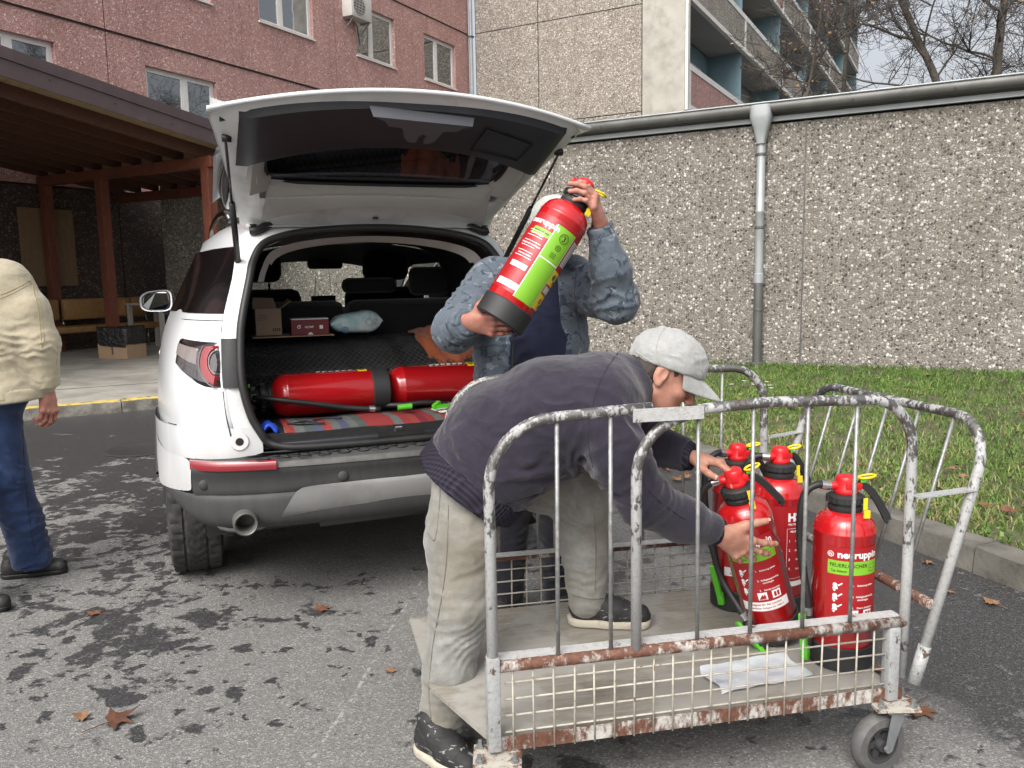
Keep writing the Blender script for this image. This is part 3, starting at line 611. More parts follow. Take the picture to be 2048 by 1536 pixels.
# ------------------------------------------------------------------ the car (local: x right, y forward from the rear bumper, z up)
CAR = Matrix.Translation((-.475, 3.47, 0)) @ Matrix.Rotation(R(21.5), 4, 'Z')
def mat_paint():
    t = NT('white_car_paint_with_road_dirt'); v = t.co(); z = t.n('SeparateXYZ', 2, None, Vector=v)
    d = t.ramp(t.math('ADD', t.math('MULTIPLY', t.noise(t.co('Object', (3, 3, .6)), 4., 7, .65), .55), t.math('MULTIPLY_ADD', z, -.60, .70)), [(.40, 0.), (.75, .55)])
    fl = t.math('LESS_THAN', t.n('TexVoronoi', 0, {'feature': 'F1'}, Vector=v, Scale=38.), .05)
    col = t.mix(d, (.60, .615, .625), (.33, .315, .29)); col = t.mix(t.math('MULTIPLY', fl, t.math('MULTIPLY_ADD', d, .6, .1)), col, (.2, .18, .16))
    return t.bsdf(Base_Color=col, Roughness=t.math('MULTIPLY_ADD', d, .4, .28), Specular_IOR_Level=.5, Coat_Weight=.8, Coat_Roughness=t.math('MULTIPLY_ADD', d, .5, .05))
M['paint'] = mat_paint()
M['paint_in'] = plain('white_inner_panel', (.66, .665, .66), .38, var=.05, vscale=4., dirt=((.36, .35, .33), .3, 5.))
def mat_bumper():
    t = NT('dusty_black_bumper_plastic'); v = t.co(); st = t.noise(t.co('Object', (7, 7, .8)), 5., 6, .6); bl = t.noise(v, 3., 5)
    d = t.math('MULTIPLY', t.ramp(st, [(.35, .3), (.7, .62)]), t.ramp(bl, [(.3, .35), (.7, 1.)]))
    col = t.mix(d, (.030, .031, .033), (.088, .087, .084))
    return t.bsdf(Base_Color=col, Roughness=.6, Specular_IOR_Level=.4, Normal=t.bump(t.noise(v, 260., 3), .25, .002))
M['bumper'] = mat_bumper()
M['skid'] = plain('dusty_silver_trim', (.24, .24, .235), .5, .35, var=.1, vscale=4., dirt=((.15, .145, .135), .5, 3.))
M['trim'] = plain('dark_trim_plastic', (.012, .0125, .014), .48, var=.15, bump=.15, bscale=500.)
M['trim_tg'] = plain('tailgate_trim_plastic', (.020, .021, .026), .42, var=.1, bump=.12, bscale=500., dirt=((.05, .05, .055), .3, 4.))
M['grey_trim'] = plain('light_grey_headlining', (.42, .41, .385), .75, var=.07, vscale=3., dirt=((.28, .27, .25), .3, 4.))
M['rubber'] = plain('black_rubber', (.014, .014, .014), .5, var=.15)
M['gloss_black'] = plain('gloss_black', (.006, .006, .007), .12, var=.02, coat=1.)
M['cabin'] = cloth('black_upholstery', (.012, .012, .013), None, .8)
M['carpet'] = plain('black_carpet', (.014, .014, .014), .95, var=.3, vscale=60., bump=.5, bscale=400.)
M['glass_clear'] = glassy('clear_glass', (.80, .84, .82))
M['glass_tint'] = glassy('privacy_glass', (.05, .052, .055), .85, .03, 1.7)
def mat_tg_glass():
    t = NT('tinted_rear_screen'); fr = t.n('Fresnel', 0, None, IOR=t.math('POWER', 1.5, t.math('MULTIPLY_ADD', t.n('NewGeometry', 6), -2., 1.)))
    tr = t.n('BsdfTransparent', 0, None, Color=(.014, .013, .016)); gl = t.n('BsdfGlossy', 0, None, Color=(.9,) * 3, Roughness=.01)
    ms = t.n('MixShader', 0, None, i0=fr, i1=tr, i2=gl); t.t.links.new(ms, t.out.inputs[0]); return t.m
M['tg_glass'] = mat_tg_glass()
M['lamp_clear'] = None
def lens(name, c, rough=.08, emis=None):
    t = NT(name); v = t.co(); w = t.n('TexWave', 0, {'wave_type': 'BANDS', 'bands_direction': 'X'}, Vector=v, Scale=60., Distortion=0.)
    return t.bsdf(Base_Color=t.mix(t.math('MULTIPLY', w, .35), c, tuple(min(1, x * 1.8) for x in c)), Roughness=rough, Coat_Weight=1., Coat_Roughness=.03, Normal=t.bump(w, .3, .002))
M['lamp_red'] = lens('red_lamp_lens', (.21, .010, .015)); M['lamp_dark'] = lens('smoked_lamp_lens', (.045, .04, .042)); M['lamp_clear'] = lens('clear_lamp_lens', (.17, .145, .14)); M['reflector_red'] = lens('red_reflector', (.20, .010, .018), .2)
M['tyre'] = plain('tyre_rubber', (.026, .026, .027), .75, var=.25, vscale=14., bump=.3, bscale=300., dirt=((.075, .07, .062), .55, 9.))
car = empty('suv', label='white suv parked with its tailgate raised over a load of fire extinguishers', cat='car'); car.matrix_world = CAR

O = [(-.565, .08, .80), (-.602, .088, .88), (-.628, .10, 1.02), (-.622, .135, 1.19), (-.605, .165, 1.29), (-.567, .22, 1.43), (-.545, .26, 1.505), (-.50, .305, 1.575), (-.41, .34, 1.613), (-.28, .36, 1.636), (-.14, .365, 1.648), (0, .367, 1.652)]
A = [(-.665, .075, .78), (-.685, .085, .88), (-.695, .105, 1.02), (-.69, .15, 1.19), (-.675, .185, 1.29), (-.632, .26, 1.43), (-.612, .32, 1.525), (-.585, .40, 1.625), (-.47, .455, 1.680), (-.31, .465, 1.695), (-.15, .468, 1.702), (0, .47, 1.704)]
B = [(-.835, .15, .76), (-.835, .155, .88), (-.83, .18, 1.02), (-.805, .25, 1.19), (-.765, .33, 1.29), (-.69, .42, 1.43), (-.655, .47, 1.53), (-.63, .55, 1.645), (-.52, .60, 1.705), (-.34, .60, 1.722), (-.17, .60, 1.730), (0, .60, 1.732)]
Cc = [(-.945, .40, .74), (-.955, .40, .88), (-.945, .42, 1.02), (-.90, .47, 1.19), (-.845, .53, 1.29), (-.75, .64, 1.43), (-.71, .68, 1.525), (-.672, .75, 1.64), (-.56, .85, 1.712), (-.37, .88, 1.732), (-.18, .88, 1.74), (0, .88, 1.742)]
def st(y, zs, xs, roof=0.): return [(-x, y, z) for x, z in zip(xs, zs)]
Zs = (.72, .88, 1.03, 1.20, 1.285, 1.43, 1.525, 1.635, 1.715, 1.738, 1.747, 1.749)
D0 = st(1.00, Zs, (.985, .985, .972, .935, .885, .80, .755, .705, .58, .38, .19, 0))
D1 = st(1.12, Zs, (.975, .975, .965, .935, .89, .805, .76, .71, .585, .38, .19, 0))
E0 = st(1.86, Zs, (.945, .95, .95, .93, .895, .815, .77, .72, .59, .39, .19, 0))
E1_ = st(1.96, Zs, (.945, .95, .95, .93, .895, .815, .77, .72, .59, .39, .19, 0))
G0 = st(2.72, (.72, .88, 1.02, 1.18, 1.25, 1.41, 1.50, 1.60, 1.675, 1.695, 1.703, 1.705), (.95, .955, .95, .93, .90, .825, .785, .735, .60, .4, .2, 0))
H0 = st(3.50, (.72, .88, 1.0, 1.12, 1.15, 1.165, 1.175, 1.19, 1.20, 1.21, 1.215, 1.217), (.965, .965, .945, .91, .885, .85, .82, .78, .62, .42, .2, 0))
H1 = st(4.05, (.74, .88, .97, 1.05, 1.07, 1.085, 1.095, 1.105, 1.115, 1.125, 1.128, 1.13), (.97, .965, .94, .90, .875, .84, .80, .74, .58, .4, .2, 0))
H2 = st(4.45, (.70, .80, .88, .93, .945, .955, .965, .975, .985, .99, .995, .995), (.90, .90, .89, .86, .83, .80, .76, .70, .55, .38, .18, 0))
H3 = st(4.60, (.55, .62, .68, .72, .74, .75, .76, .765, .77, .775, .78, .78), (.78, .78, .77, .74, .72, .70, .66, .6, .48, .33, .16, 0))
STN = [A, B, Cc, D0, D1, E0, E1_, G0, H0, H1, H2, H3]
NR = 12
def full(s): return list(s) + [(-x, y, z) for x, y, z in reversed(s[:-1])]
FS = [full(s) for s in STN]; NC = len(FS[0])
bm_, gl_, ws_ = MB(), MB(), MB()
for b in (bm_, gl_, ws_): b.V = [Vector(p) for s in FS for p in s]
for i in range(len(FS) - 1):
    for j in range(NC - 1):
        f = (i * NC + j, i * NC + j + 1, (i + 1) * NC + j + 1, (i + 1) * NC + j); jj = j if j < NR - 1 else NC - 2 - j
        side = jj in (4, 5, 6)
        if side and i in (4, 6): gl_.F.append(f)
        elif i == 7 and jj >= 7: ws_.F.append(f)
        elif i == 7 and jj in (4, 5): gl_.F.append(f)
        else: bm_.F.append(f)
def clean(m):
    used = sorted({i for f in m.F for i in f}); mp = {k: n for n, k in enumerate(used)}; m.V = [m.V[i] for i in used]; m.F = [tuple(mp[i] for i in f) for f in m.F]; return m
body = clean(bm_).build('body', M['paint'], car, True); subsurf(body, 2)
from mathutils.bvhtree import BVHTree
bpy.context.view_layer.update(); _dg = bpy.context.evaluated_depsgraph_get(); _me = body.evaluated_get(_dg).to_mesh()
SKIN = BVHTree.FromPolygons([v.co.copy() for v in _me.vertices], [tuple(p.vertices) for p in _me.polygons]); body.evaluated_get(_dg).to_mesh_clear()
solid(body, .012)
for sg in (0, 1):
    q = MB(); q.V = list(gl_.V); q.F = [f for f in gl_.F if (sum(gl_.V[i].x for i in f) > 0) == bool(sg)]
    for lo_, hi_ in ((0, 1.9), (1.9, 2.8), (2.6, 9)):
        w_ = MB(); w_.V = list(q.V); w_.F = [f for f in q.F if lo_ <= min(q.V[i].y for i in f) < hi_ and (min(q.V[i].y for i in f) < 2.6) == (lo_ < 2.5)]
        if w_.F: subsurf(clean(w_).build('side_window', M['glass_tint'], car, True), 2)
subsurf(clean(ws_).build('windscreen', M['glass_clear'], car, True), 2)
# D-pillar jamb between outer skin and the opening
jb = MB(); FO, FA = full(O), full(A)
jb.grid([[Vector(p) for p in FA], [Vector(a) * .82 + Vector(o) * .18 + Vector((0, -.002, 0)) for a, o in zip(FA, FO)], [Vector(o) * .85 + Vector(a) * .15 for a, o in zip(FA, FO)], [Vector(o) + Vector((0, .015, 0)) for o in FO]])
jm = jb.build('door_jamb', M['paint_in'], car, True); subsurf(jm, 2)
# closing rubber round the opening, bottom run included
loop = [Vector((x * 1.005, y - .012, z)) for x, y, z in FO]
bot = [Vector(p) for p in ((.545, .07, .765), (.50, .06, .745), (.42, .05, .735), (.2, .045, .730), (0, .045, .729), (-.2, .045, .730), (-.42, .05, .735), (-.50, .06, .745), (-.545, .07, .765))]
ring = spline(loop + bot + [loop[0]], 5)[:-1]
sl_ = MB(); sl_.tube(ring, .017, 8, False, True); sl_.build('opening_seal', M['rubber'], car, True)
ring2 = spline([Vector((x * .94, y + .05, z - (.034 if z > 1.5 else .012))) for x, y, z in FO if z > 1.42], 5); s2 = MB(); G = []
for p in ring2: G.append([p, p + Vector((-.03 * math.copysign(1, p.x) if abs(p.x) > .05 else 0, .06, -.025 if p.z > 1.5 else 0))])
s2.grid(G); o_ = s2.build('headlining_edge', M['grey_trim'], car, True)
# interior shell
ish = MB(); I0 = [Vector((x * .985, y + .02, z - (.012 if z > 1.5 else 0))) for x, y, z in FO]; I1 = [Vector((x * (1.0 if z > 1.3 else .95), 1.15, min(z, 1.63) - .02)) for x, y, z in FO]; 
ish.grid([I0, I1]); ish.build('load_bay_lining', M['trim'], car, True)
hl = MB(); hl.grid([[Vector((x, y, 1.625 - .25 * x * x - (.07 if y > 2.5 else 0))) for x in np.linspace(-.66, .66, 9)] for y in (1.1, 1.6, 2.2, 2.62)]); hl.build('headlining', plain('dark_headlining', (.05, .05, .05), .9), car, True)
for sgn in (-1, 1):
    d = MB(); d.grid([[Vector((sgn * x, y, z)) for z, x in ((.42, .84), (.7, .88), (1.0, .87), (1.22, .86))] for y in (1.1, 1.9, 2.6, 3.3)]); d.build('door_lining', M['trim'], car, True)
fl = MB(); fl.box(-.62, .09, .73, .62, 1.1, .79); fl.build('load_floor', M['carpet'], car)
ff = MB(); ff.box(-.85, 1.1, .36, .85, 3.4, .44); ff.build('cabin_floor', M['carpet'], car)
ss = MB(); ss.box(-.50, .052, .735, .50, .105, .760, None, .006); so_ = ss.build('sill_trim', M['trim_tg'], car, 40)
ss = MB(); ss.box(-.09, .046, .748, .11, .09, .764); ss.build('striker_recess', M['rubber'], so_)
ss = MB(); ss.tube([(-.012, .07, .76), (-.012, .05, .785), (.012, .05, .785), (.012, .07, .76)], .005, 6); ss.build('striker', M['chrome'], so_)
# wheel arch cladding + sills
def arch(cy, sgn):
    m = MB(); G = []
    for a in np.linspace(-18, 150 if cy < 2 else 198, 26):
        ca, sa_ = math.cos(R(a)), math.sin(R(a)); G.append([(sgn * x, cy + ca * r, .36 + sa_ * r) for x, r in ((.80, .395), (.955, .395), (.985, .41), (.995, .43), (.99, .455), (.97, .47))])
    m.grid(G); return m.build('wheel_arch', M['bumper'], car, True)
for cy in (.92, 3.70):
    for sgn in (-1, 1): arch(cy, sgn)
for sgn in (-1, 1):
    m = MB(); m.grid([[(sgn * x, y, z) for x, z in ((.95, .745), (.975, .6), (.965, .45), (.93, .36), (.80, .34))] for y in (1.42, 2.3, 3.24)]); m.build('door_sill', M['bumper'], car, True)
    for ya, yb in ((4.16, 4.4),):
        m = MB(); m.grid([[(sgn * x, y, z) for x, z in ((.955, .745), (.97, .6), (.96, .5), (.93, .40))] for y in (ya, yb)]); m.build('fender_lower', M['bumper'] if ya > 1 else M['bumper'], car, True)
    for cy in (.92, 3.7):
        m = MB(); m.grid([[(sgn * .60, cy + math.cos(R(a)) * .42, .36 + math.sin(R(a)) * .42), (sgn * .97, cy + math.cos(R(a)) * .42, .36 + math.sin(R(a)) * .42)] for a in np.linspace(0, 118 if cy < 2 else 180, 16)]); m.add([(sgn * .6, cy + math.cos(R(a)) * .42, .36 + math.sin(R(a)) * .42) for a in np.linspace(0, 180, 16)], [tuple(range(16))]); m.build('arch_liner', M['rubber'], car, True)
m = MB(); m.box(-.80, .4, .30, .80, 4.4, .36); m.build('underbody', M['rubber'], car)
m = MB(); m.tube([(-.3, .45, .36), (.3, .45, .36)], .09, 14); m.tube([(.62, .3, .37), (.3, .45, .36)], .03, 8); m.tube([(-.62, .3, .40), (-.3, .45, .36)], .03, 8); m.build('silencer', M['zinc'], car, True)
# fender skin between lamp level and bumper/arch (white)
for sgn in (-1, 1):
    FC = [(.565, .079), (.66, .074), (.74, .092), (.835, .146), (.90, .258), (.947, .392), (.975, .55), (.985, .75), (.984, 1.0)]
    m = MB(); m.grid([[(sgn * (x + (.004 if k > 3 else 0)), y - (.004 if k < 4 else 0) + dy, z + (0 if k < 6 else dz)) for k, (x, y) in enumerate(FC)] for z, dy, dz in ((.83, .006, 0), (.76, .0, 0), (.725, .0, .02), (.705, .002, .045))])
    o_ = m.build('rear_fender', M['paint'], car, True); subsurf(o_, 2)
    m = MB(); m.grid([[(sgn * x, y, z) for x, y, z in r] for r in (
        [(.842, .142, .71), (.905, .254, .71), (.952, .388, .712), (.979, .55, .735), (.989, .75, .76), (.988, .9, .775)],
        [(.848, .142, .65), (.908, .25, .65), (.955, .38, .652), (.978, .50, .668), (.984, .57, .69), (.988, .62, .70)],
        [(.850, .145, .59), (.910, .25, .585), (.955, .36, .582), (.975, .45, .59), (.98, .49, .60), (.982, .51, .605)],
        [(.850, .147, .572), (.910, .25, .562), (.953, .36, .555), (.972, .43, .555), (.977, .46, .56), (.98, .48, .565)])])
    o_ = m.build('rear_fender', M['paint'], car, True); subsurf(o_, 2)
# rear bumper: rows along the car's width, mirrored
BX = [(-.972, .50), (-.955, .38), (-.91, .24), (-.845, .135), (-.74, .06), (-.62, .022), (-.4, -.005), (-.2, -.02), (0, -.025)]
ZM = [.552, .53, .49, .42, .395]
def brow(z, dy, x0=0): return [(x, y + dy, (.56 - (.56 - z) * (.56 - ZM[k]) / .165 if k < 5 and z < .56 and x0 == 0 else z)) for k, (x, y) in list(enumerate(BX))[x0:]]
def mir(r): return list(r) + [(-x, y, z) for x, y, z in reversed(r[:-1])]
rows_ = [brow(.560, .01), brow(.548, -.004), brow(.50, -.006), brow(.445, .0), brow(.415, .03), brow(.395, .09)]
m = MB(); m.grid([mir(r) for r in rows_]); bo = m.build('bumper', M['bumper'], car, True); subsurf(bo, 2)
# centre part above: loading step, face
m = MB(); q = 3
u0 = [(max(min(x, .80), -.80), y + .05, z) for x, y, z in brow(.728, 0, q)]
m.grid([mir([(x * .93, y + .10, z) for x, y, z in brow(.716, 0, q)]), mir([(x * .97, y + .03, z) for x, y, z in brow(.711, 0, q)]), mir([(x, y - .002, z) for x, y, z in brow(.703, 0, q)]), mir([(x, y - .018, z) for x, y, z in brow(.680, 0, q)]), mir([(x, y - .022, z) for x, y, z in brow(.660, 0, q)]), mir([(x, y - .006, z) for x, y, z in brow(.632, 0, q)]), mir(brow(.60, 0, q)), mir(brow(.57, 0, q)), mir([(x, y + .012, z) for x, y, z in brow(.553, 0, q)])])
b2 = m.build('bumper_face', M['bumper'], car, True); subsurf(b2, 1)
# closing strip between opening and step
m = MB(); m.grid([[(x, .045, .730) for x in np.linspace(-.56, .56, 9)], [(x, .036, .722) for x in np.linspace(-.6, .6, 9)], [(x, .07, .712) for x in np.linspace(-.66, .66, 9)]]); m.build('sill_panel', M['gloss_black'], car, True)
hx = MB()
for r_ in range(2):
    for k in range(-7, 8):
        cx = k * .082 + (.041 if r_ else 0); cy = .000 + r_ * .022; zz = .7085 + r_ * .0045
        P = [(cx + .026 * math.cos(R(60 * i)), cy + .012 * math.sin(R(60 * i)), zz) for i in range(6)]; hx.tube(P, .0026, 4, False, True)
hx.build('step_pattern', M['trim'], b2, True)
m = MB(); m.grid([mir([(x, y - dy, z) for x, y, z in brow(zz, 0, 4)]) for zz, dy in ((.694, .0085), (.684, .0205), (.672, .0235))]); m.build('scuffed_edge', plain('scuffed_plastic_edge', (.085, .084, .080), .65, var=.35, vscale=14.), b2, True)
m = MB(); m.grid([[( .57 * s_, -.022 + .0 * s_, .585) for s_ in np.linspace(-.72, .72, 9)], [(.6 * s_, -.034 + .03 * s_ * s_, .575) for s_ in np.linspace(-.75, .75, 9)], [(.62 * s_, -.036 + .03 * s_ * s_, .52) for s_ in np.linspace(-.78, .78, 9)], [(.64 * s_, -.02 + .03 * s_ * s_, .45) for s_ in np.linspace(-.82, .82, 9)], [(.64 * s_, .06 + .03 * s_ * s_, .425) for s_ in np.linspace(-.82, .82, 9)], [(.64 * s_, .22, .41) for s_ in np.linspace(-.82, .82, 9)]])
subsurf(m.build('skid_plate', M['skid'], car, True), 1)
for sgn in (-1, 1):
    m = MB(); m.lathe([(.036, .14), (.037, .0), (.044, -.006), (.049, .0), (.050, .14)], 24, Matrix.Translation((sgn * .655, -.02, .455)) @ Matrix.Rotation(-PI / 2, 4, 'X'), False); m.build('exhaust_tip', M['zinc'], car, 50)
    m = MB(); m.lathe([(.0, .10), (.037, .10)], 20, Matrix.Translation((sgn * .655, -.02, .455)) @ Matrix.Rotation(-PI / 2, 4, 'X'), False); m.build('exhaust_bore', M['rubber'], car)
    m = MB(); m.grid([[(sgn * x, .075 + .9 * max(0, x - .55) ** 2 + dy, z + .05 * (abs(x - .655) / .13) ** 4) for x in np.linspace(.78, .53, 9)] for dy, z in ((.0, .41), (.0, .398), (.03, .386), (.2, .38))]); m.build('exhaust_surround', M['skid'], car, True)
    # reflector wraps the corner
    rfx = [(.85, .150), (.80, .097), (.74, .056), (.66, .028), (.58, .008), (.525, -.002)]
    m = MB(); m.grid([[(sgn * x, y - dy, z) for (x, y) in rfx] for z, dy in ((.704, -.01), (.704, .016), (.697, .022), (.678, .024), (.668, .022), (.664, -.01))]); m.build('reflector', M['reflector_red'], car, 50)
    for x, y, z in ((.80, .10, .605), (.26, -.026, .612)):
        m = MB(); m.lathe([(.0, .006), (.018, .006), (.02, .004), (.022, .0)], 18, Matrix.Translation((sgn * x, y + .004 if x < .5 else y + .0, z)) @ Matrix.Rotation(PI / 2, 4, 'X') , False); m.build('parking_sensor', M['bumper'], car, 50)
    m = MB(); m.lathe([(.0, .004), (.016, .004), (.017, .007), (.034, .007), (.036, .004), (.037, 0)], 20, Matrix.Translation((sgn * .655, .074, .775)) @ Matrix.Rotation(PI / 2, 4, 'X'), False); pg = m.build('buffer_ring', M['paint_in'], car, 50)
    m = MB(); m.lathe([(.0, .0075), (.0155, .0075), (.016, .0)], 16, Matrix.Translation((sgn * .655, .074, .775)) @ Matrix.Rotation(PI / 2, 4, 'X'), False); m.build('buffer', M['rubber'], pg)
def lerp(a, b, t): return a + (b - a) * t
# ---- tail lamps follow the corner between A and C
def corner(z, t):
    """point on the rear corner skin at height z; t 0 = pillar edge, 1 = along the side"""
    L = [A, B, Cc]; pts = []
    for s in L:
        for k in range(NR - 1):
            if s[k][2] <= z <= s[k + 1][2] or k == NR - 2:
                f = (z - s[k][2]) / (s[k + 1][2] - s[k][2]); pts.append(Vector(s[k]) * (1 - f) + Vector(s[k + 1]) * f); break
    a, b, c = pts; p = a * (1 - t) ** 2 + (b * 2 - (a + c) * .5) * 2 * t * (1 - t) + c * t ** 2
    an = R(lerp(8, 78, t)); nn = Vector((-math.sin(an), -math.cos(an), 0)); h = SKIN.ray_cast(p + nn * .35, -nn, .8)
    return h[0] if h[0] is not None else p
def patch(name, tz, off, mat, parent, sgn, sub=6, thick=.02):
    """tz(u,v)->(t,z); patch of the corner skin pushed out by off"""
    m = MB(); G = []
    nu, nv = 14, 8
    for i in range(nu + 1):
        row = []
        for j in range(nv + 1):
            t_, z = tz(i / nu, j / nv); p = corner(z, t_); d = corner(z, min(t_ + .02, 1.)) - corner(z, max(t_ - .02, 0)); nn = Vector((-abs(d.y), -abs(d.x), 0)).normalized()
            edge = 1. if 0 < i < nu and 0 < j < nv else .0
            p = p + nn * (off if edge else off - thick); row.append((p.x * -sgn, p.y, p.z))
        G.append(row)
    m.grid(G); return m.build(name, mat, parent, 50)
for sgn in (-1, 1):
    def outl(u, v, g=0.):
        t_ = lerp(.05 + g, .84 - g * 1.5, u); top = lerp(1.185, 1.192, u) - g * .2; bot_ = lerp(.985, .990, u) + .100 * max(0, u - .25) ** 1.7 / .75 ** 1.7 + g * .25
        return t_, lerp(bot_, top, v)
    lampo = patch('tail_lamp', lambda u, v: outl(u, v), .012, M['gloss_black'], car, sgn)
    patch('lens', lambda u, v: outl(lerp(.03, .97, u), lerp(.06, .86, v)), .016, M['lamp_dark'], lampo, sgn)
    patch('clear_lens', lambda u, v: outl(lerp(.42, .95, u), lerp(.42, .84, v)), .0185, M['lamp_clear'], lampo, sgn)
    patch('clear_lens', lambda u, v: outl(lerp(.42, .80, u), lerp(.14, .38, v)), .0185, M['lamp_dark'], lampo, sgn)
    # ring of the brake lamp
    def ring(r0, r1, a0, a1):
        def f(u, v):
            a = R(lerp(a0, a1, u)); r = lerp(r0, r1, v); return .058 + r * math.cos(a), max(1.0, min(1.163, 1.098 + r * .33 * math.sin(a)))
        return f
    patch('brake_lens', ring(.155, .30, -84, 84), .021, M['lamp_red'], lampo, sgn)
    patch('brake_lens', ring(.135, .152, -84, 84), .0225, M['lamp_clear'], lampo, sgn)
    patch('brake_lens', ring(.302, .314, -84, 84), .0215, M['lamp_clear'], lampo, sgn)
    patch('lamp_centre', ring(.0, .133, -86, 86), .020, M['lamp_clear'] if False else M['lamp_dark'], lampo, sgn)
    # black filler between lamp and opening
    m = MB(); G = []
    for z in np.linspace(.995, 1.192, 5):
        a = corner(z, .045); k = max(i for i in range(NR) if O[i][2] <= z); f = (z - O[k][2]) / (O[k + 1][2] - O[k][2]); o2 = Vector(O[k]) * (1 - f) + Vector(O[k + 1]) * f
        G.append([((a.x) * -sgn, a.y - .010, z), ((a.x * .6 + o2.x * .4) * -sgn, min(a.y, o2.y) - .012, z), (o2.x * -sgn * 1.02, o2.y - .010, z)])
    m.grid(G); m.build('lamp_filler', M['trim'], car, True)
    for P_, nm in (([(.80, .05), (.88, .05), (.98, .05)], 'panel_seam'), ([(1.20, .045), (1.24, .045), (1.28, .04)], 'panel_seam'), ([(1.262, t_) for t_ in np.linspace(.05, 1., 9)], 'panel_seam'), ([(.83 - .03 * abs(t_ - .8), t_) for t_ in np.linspace(.80, 1., 5)], 'panel_seam')):
        q_ = MB(); q_.tube([Vector((p.x * -sgn, p.y, p.z)) for p in [corner(z_, t_) for z_, t_ in P_]], .0022, 5); q_.build(nm, M['rubber'], car, True)
    # rear quarter glass over the pillar, black
    m = MB(); G = []
    for z in np.linspace(1.285, 1.565, 7):
        row = []
        for t_ in np.linspace(.03, 1.0, 10):
            p = corner(z, t_) ; d = corner(z, min(t_ + .02, 1.)) - corner(z, max(t_ - .02, 0)); nn = Vector((-abs(d.y), -abs(d.x), .25)).normalized(); p = p + nn * .006; row.append((p.x * -sgn, p.y, p.z))
        f = (z - 1.285) / .28; row.append((sgn * lerp(.893, .752, f), 1.0, z)); row.append((sgn * lerp(.897, .757, f), 1.12, z)); G.append(row)
    m.grid(G); m.build('quarter_window', M['gloss_black'], car, True)
    # roof rail
    m = MB(); m.tube(spline([(sgn * .60, .75, 1.705), (sgn * .615, .85, 1.745), (sgn * .625, 1.5, 1.775), (sgn * .63, 2.3, 1.765), (sgn * .63, 2.65, 1.715)], 5), .016, 8); m.build('roof_rail', M['gloss_black'], car, True)
    # door mirror
    m = MB(); G = []
    for k, (yy, s_) in enumerate(((2.76, .86), (2.745, .97), (2.765, 1.), (2.83, .96), (2.89, .75), (2.92, .25))):
        G.append([(sgn * (1.005 + s_ * .105 * math.copysign(abs(math.cos(a)) ** .6, math.cos(a))), yy + .02 * math.cos(a), 1.298 + s_ * (.072 - .012 * math.cos(a)) * math.copysign(abs(math.sin(a)) ** .6, math.sin(a)) - .008 * math.cos(a)) for a in np.linspace(0, 2 * PI, 28, endpoint=False)])
    m.grid(G, True); mo = m.build('door_mirror', M['paint'], car, 60)
    for nm, s_, yy, mt in (('mirror_surround', .88, 2.757, M['rubber']), ('mirror_glass', .80, 2.752, plain('mirror_silver', (.22, .24, .26), .03, 1., var=.02))):
        m = MB(); m.add([(sgn * (1.005 + s_ * .105 * math.copysign(abs(math.cos(a)) ** .6, math.cos(a))), yy + .02 * math.cos(a), 1.298 + s_ * (.072 - .012 * math.cos(a)) * math.copysign(abs(math.sin(a)) ** .6, math.sin(a)) - .008 * math.cos(a)) for a in np.linspace(0, 2 * PI, 28, endpoint=False)], [tuple(range(28))]); m.build(nm, mt, mo)
    m = MB(); m.tube([(sgn * .93, 2.82, 1.22), (sgn * .98, 2.8, 1.25)], .022, 8); m.build('mirror_arm', M['rubber'], car, True)
    m = MB(); m.box(sgn * .955 - .012, 1.25, 1.045, sgn * .955 + .022 * 1, 1.43, 1.075, None, .01); m.build('door_handle', M['paint'], car, 50)
# ---- wheels
def wheel(cx, cy, steer=0):
    m = MB(); nu, nv = 168, 30; G = []; W_, R0 = .245, .372
    for i in range(nu):
        a = 2 * PI * i / nu; row = []
        for j in range(nv + 1):
            s_ = -1 + 2 * j / nv; x = s_ * W_ / 2; e_ = abs(s_)
            if e_ < .86: r = R0 - .006 * e_ ** 2
            else: r = R0 - .006 - .13 * (max(0, (e_ - .86) / .14)) ** 1.6; x *= 1.0 + .03 * math.sin((e_ - .86) / .14 * PI)
            if e_ < .95:
                g_ = 0
                if min(abs(s_ - .42), abs(s_ + .42), abs(s_)) < .045 and abs(s_) > .2: g_ = 1        # two long grooves
                ph = (i / nu * 46 + (abs(s_) * 1.9 if e_ < .42 else -.0 + e_ * .35)) % 1
                if ph < (.26 if e_ < .42 else .2): g_ = max(g_, .8)
                if ((i / nu * 138 + s_ * 2) % 1) < .3: g_ = max(g_, .22)
                r -= .009 * g_ * (1 if e_ < .88 else .8)
            row.append((x, r * math.cos(a), r * math.sin(a)))
        G.append(row)
    G.append(G[0]); m.grid(G); mt = Matrix.Translation((cx, cy, .371)) @ Matrix.Rotation(steer, 4, 'Z')
    o = m.build('tyre', M['tyre'], None, 35)
    w = MB(); w.lathe([(.235, -.115), (.245, -.11), (.245, .11), (.235, .115), (.20, .07), (.06, .05), (.0, .05)], 32, Matrix.Rotation(PI / 2, 4, 'Y') , False); w.lathe([(.235, -.115), (.20, -.07), (.06, -.05), (.0, -.05)], 32, Matrix.Rotation(PI / 2, 4, 'Y'), False)
    for k in range(5):
        a = 2 * PI * k / 5
        for sx in (-.1, .1): w.beam((sx, 0, 0), (sx * 1.05, .235 * math.cos(a), .235 * math.sin(a)), .05, .03, (1, 0, 0))
    we = empty('wheel', (0, 0, 0)); we.parent = car; we.matrix_local = mt; o.parent = we
    w.build('rim', M['galv'], we, 40)
for cx in (-.845, .845): wheel(cx, .92); wheel(cx, 3.70)
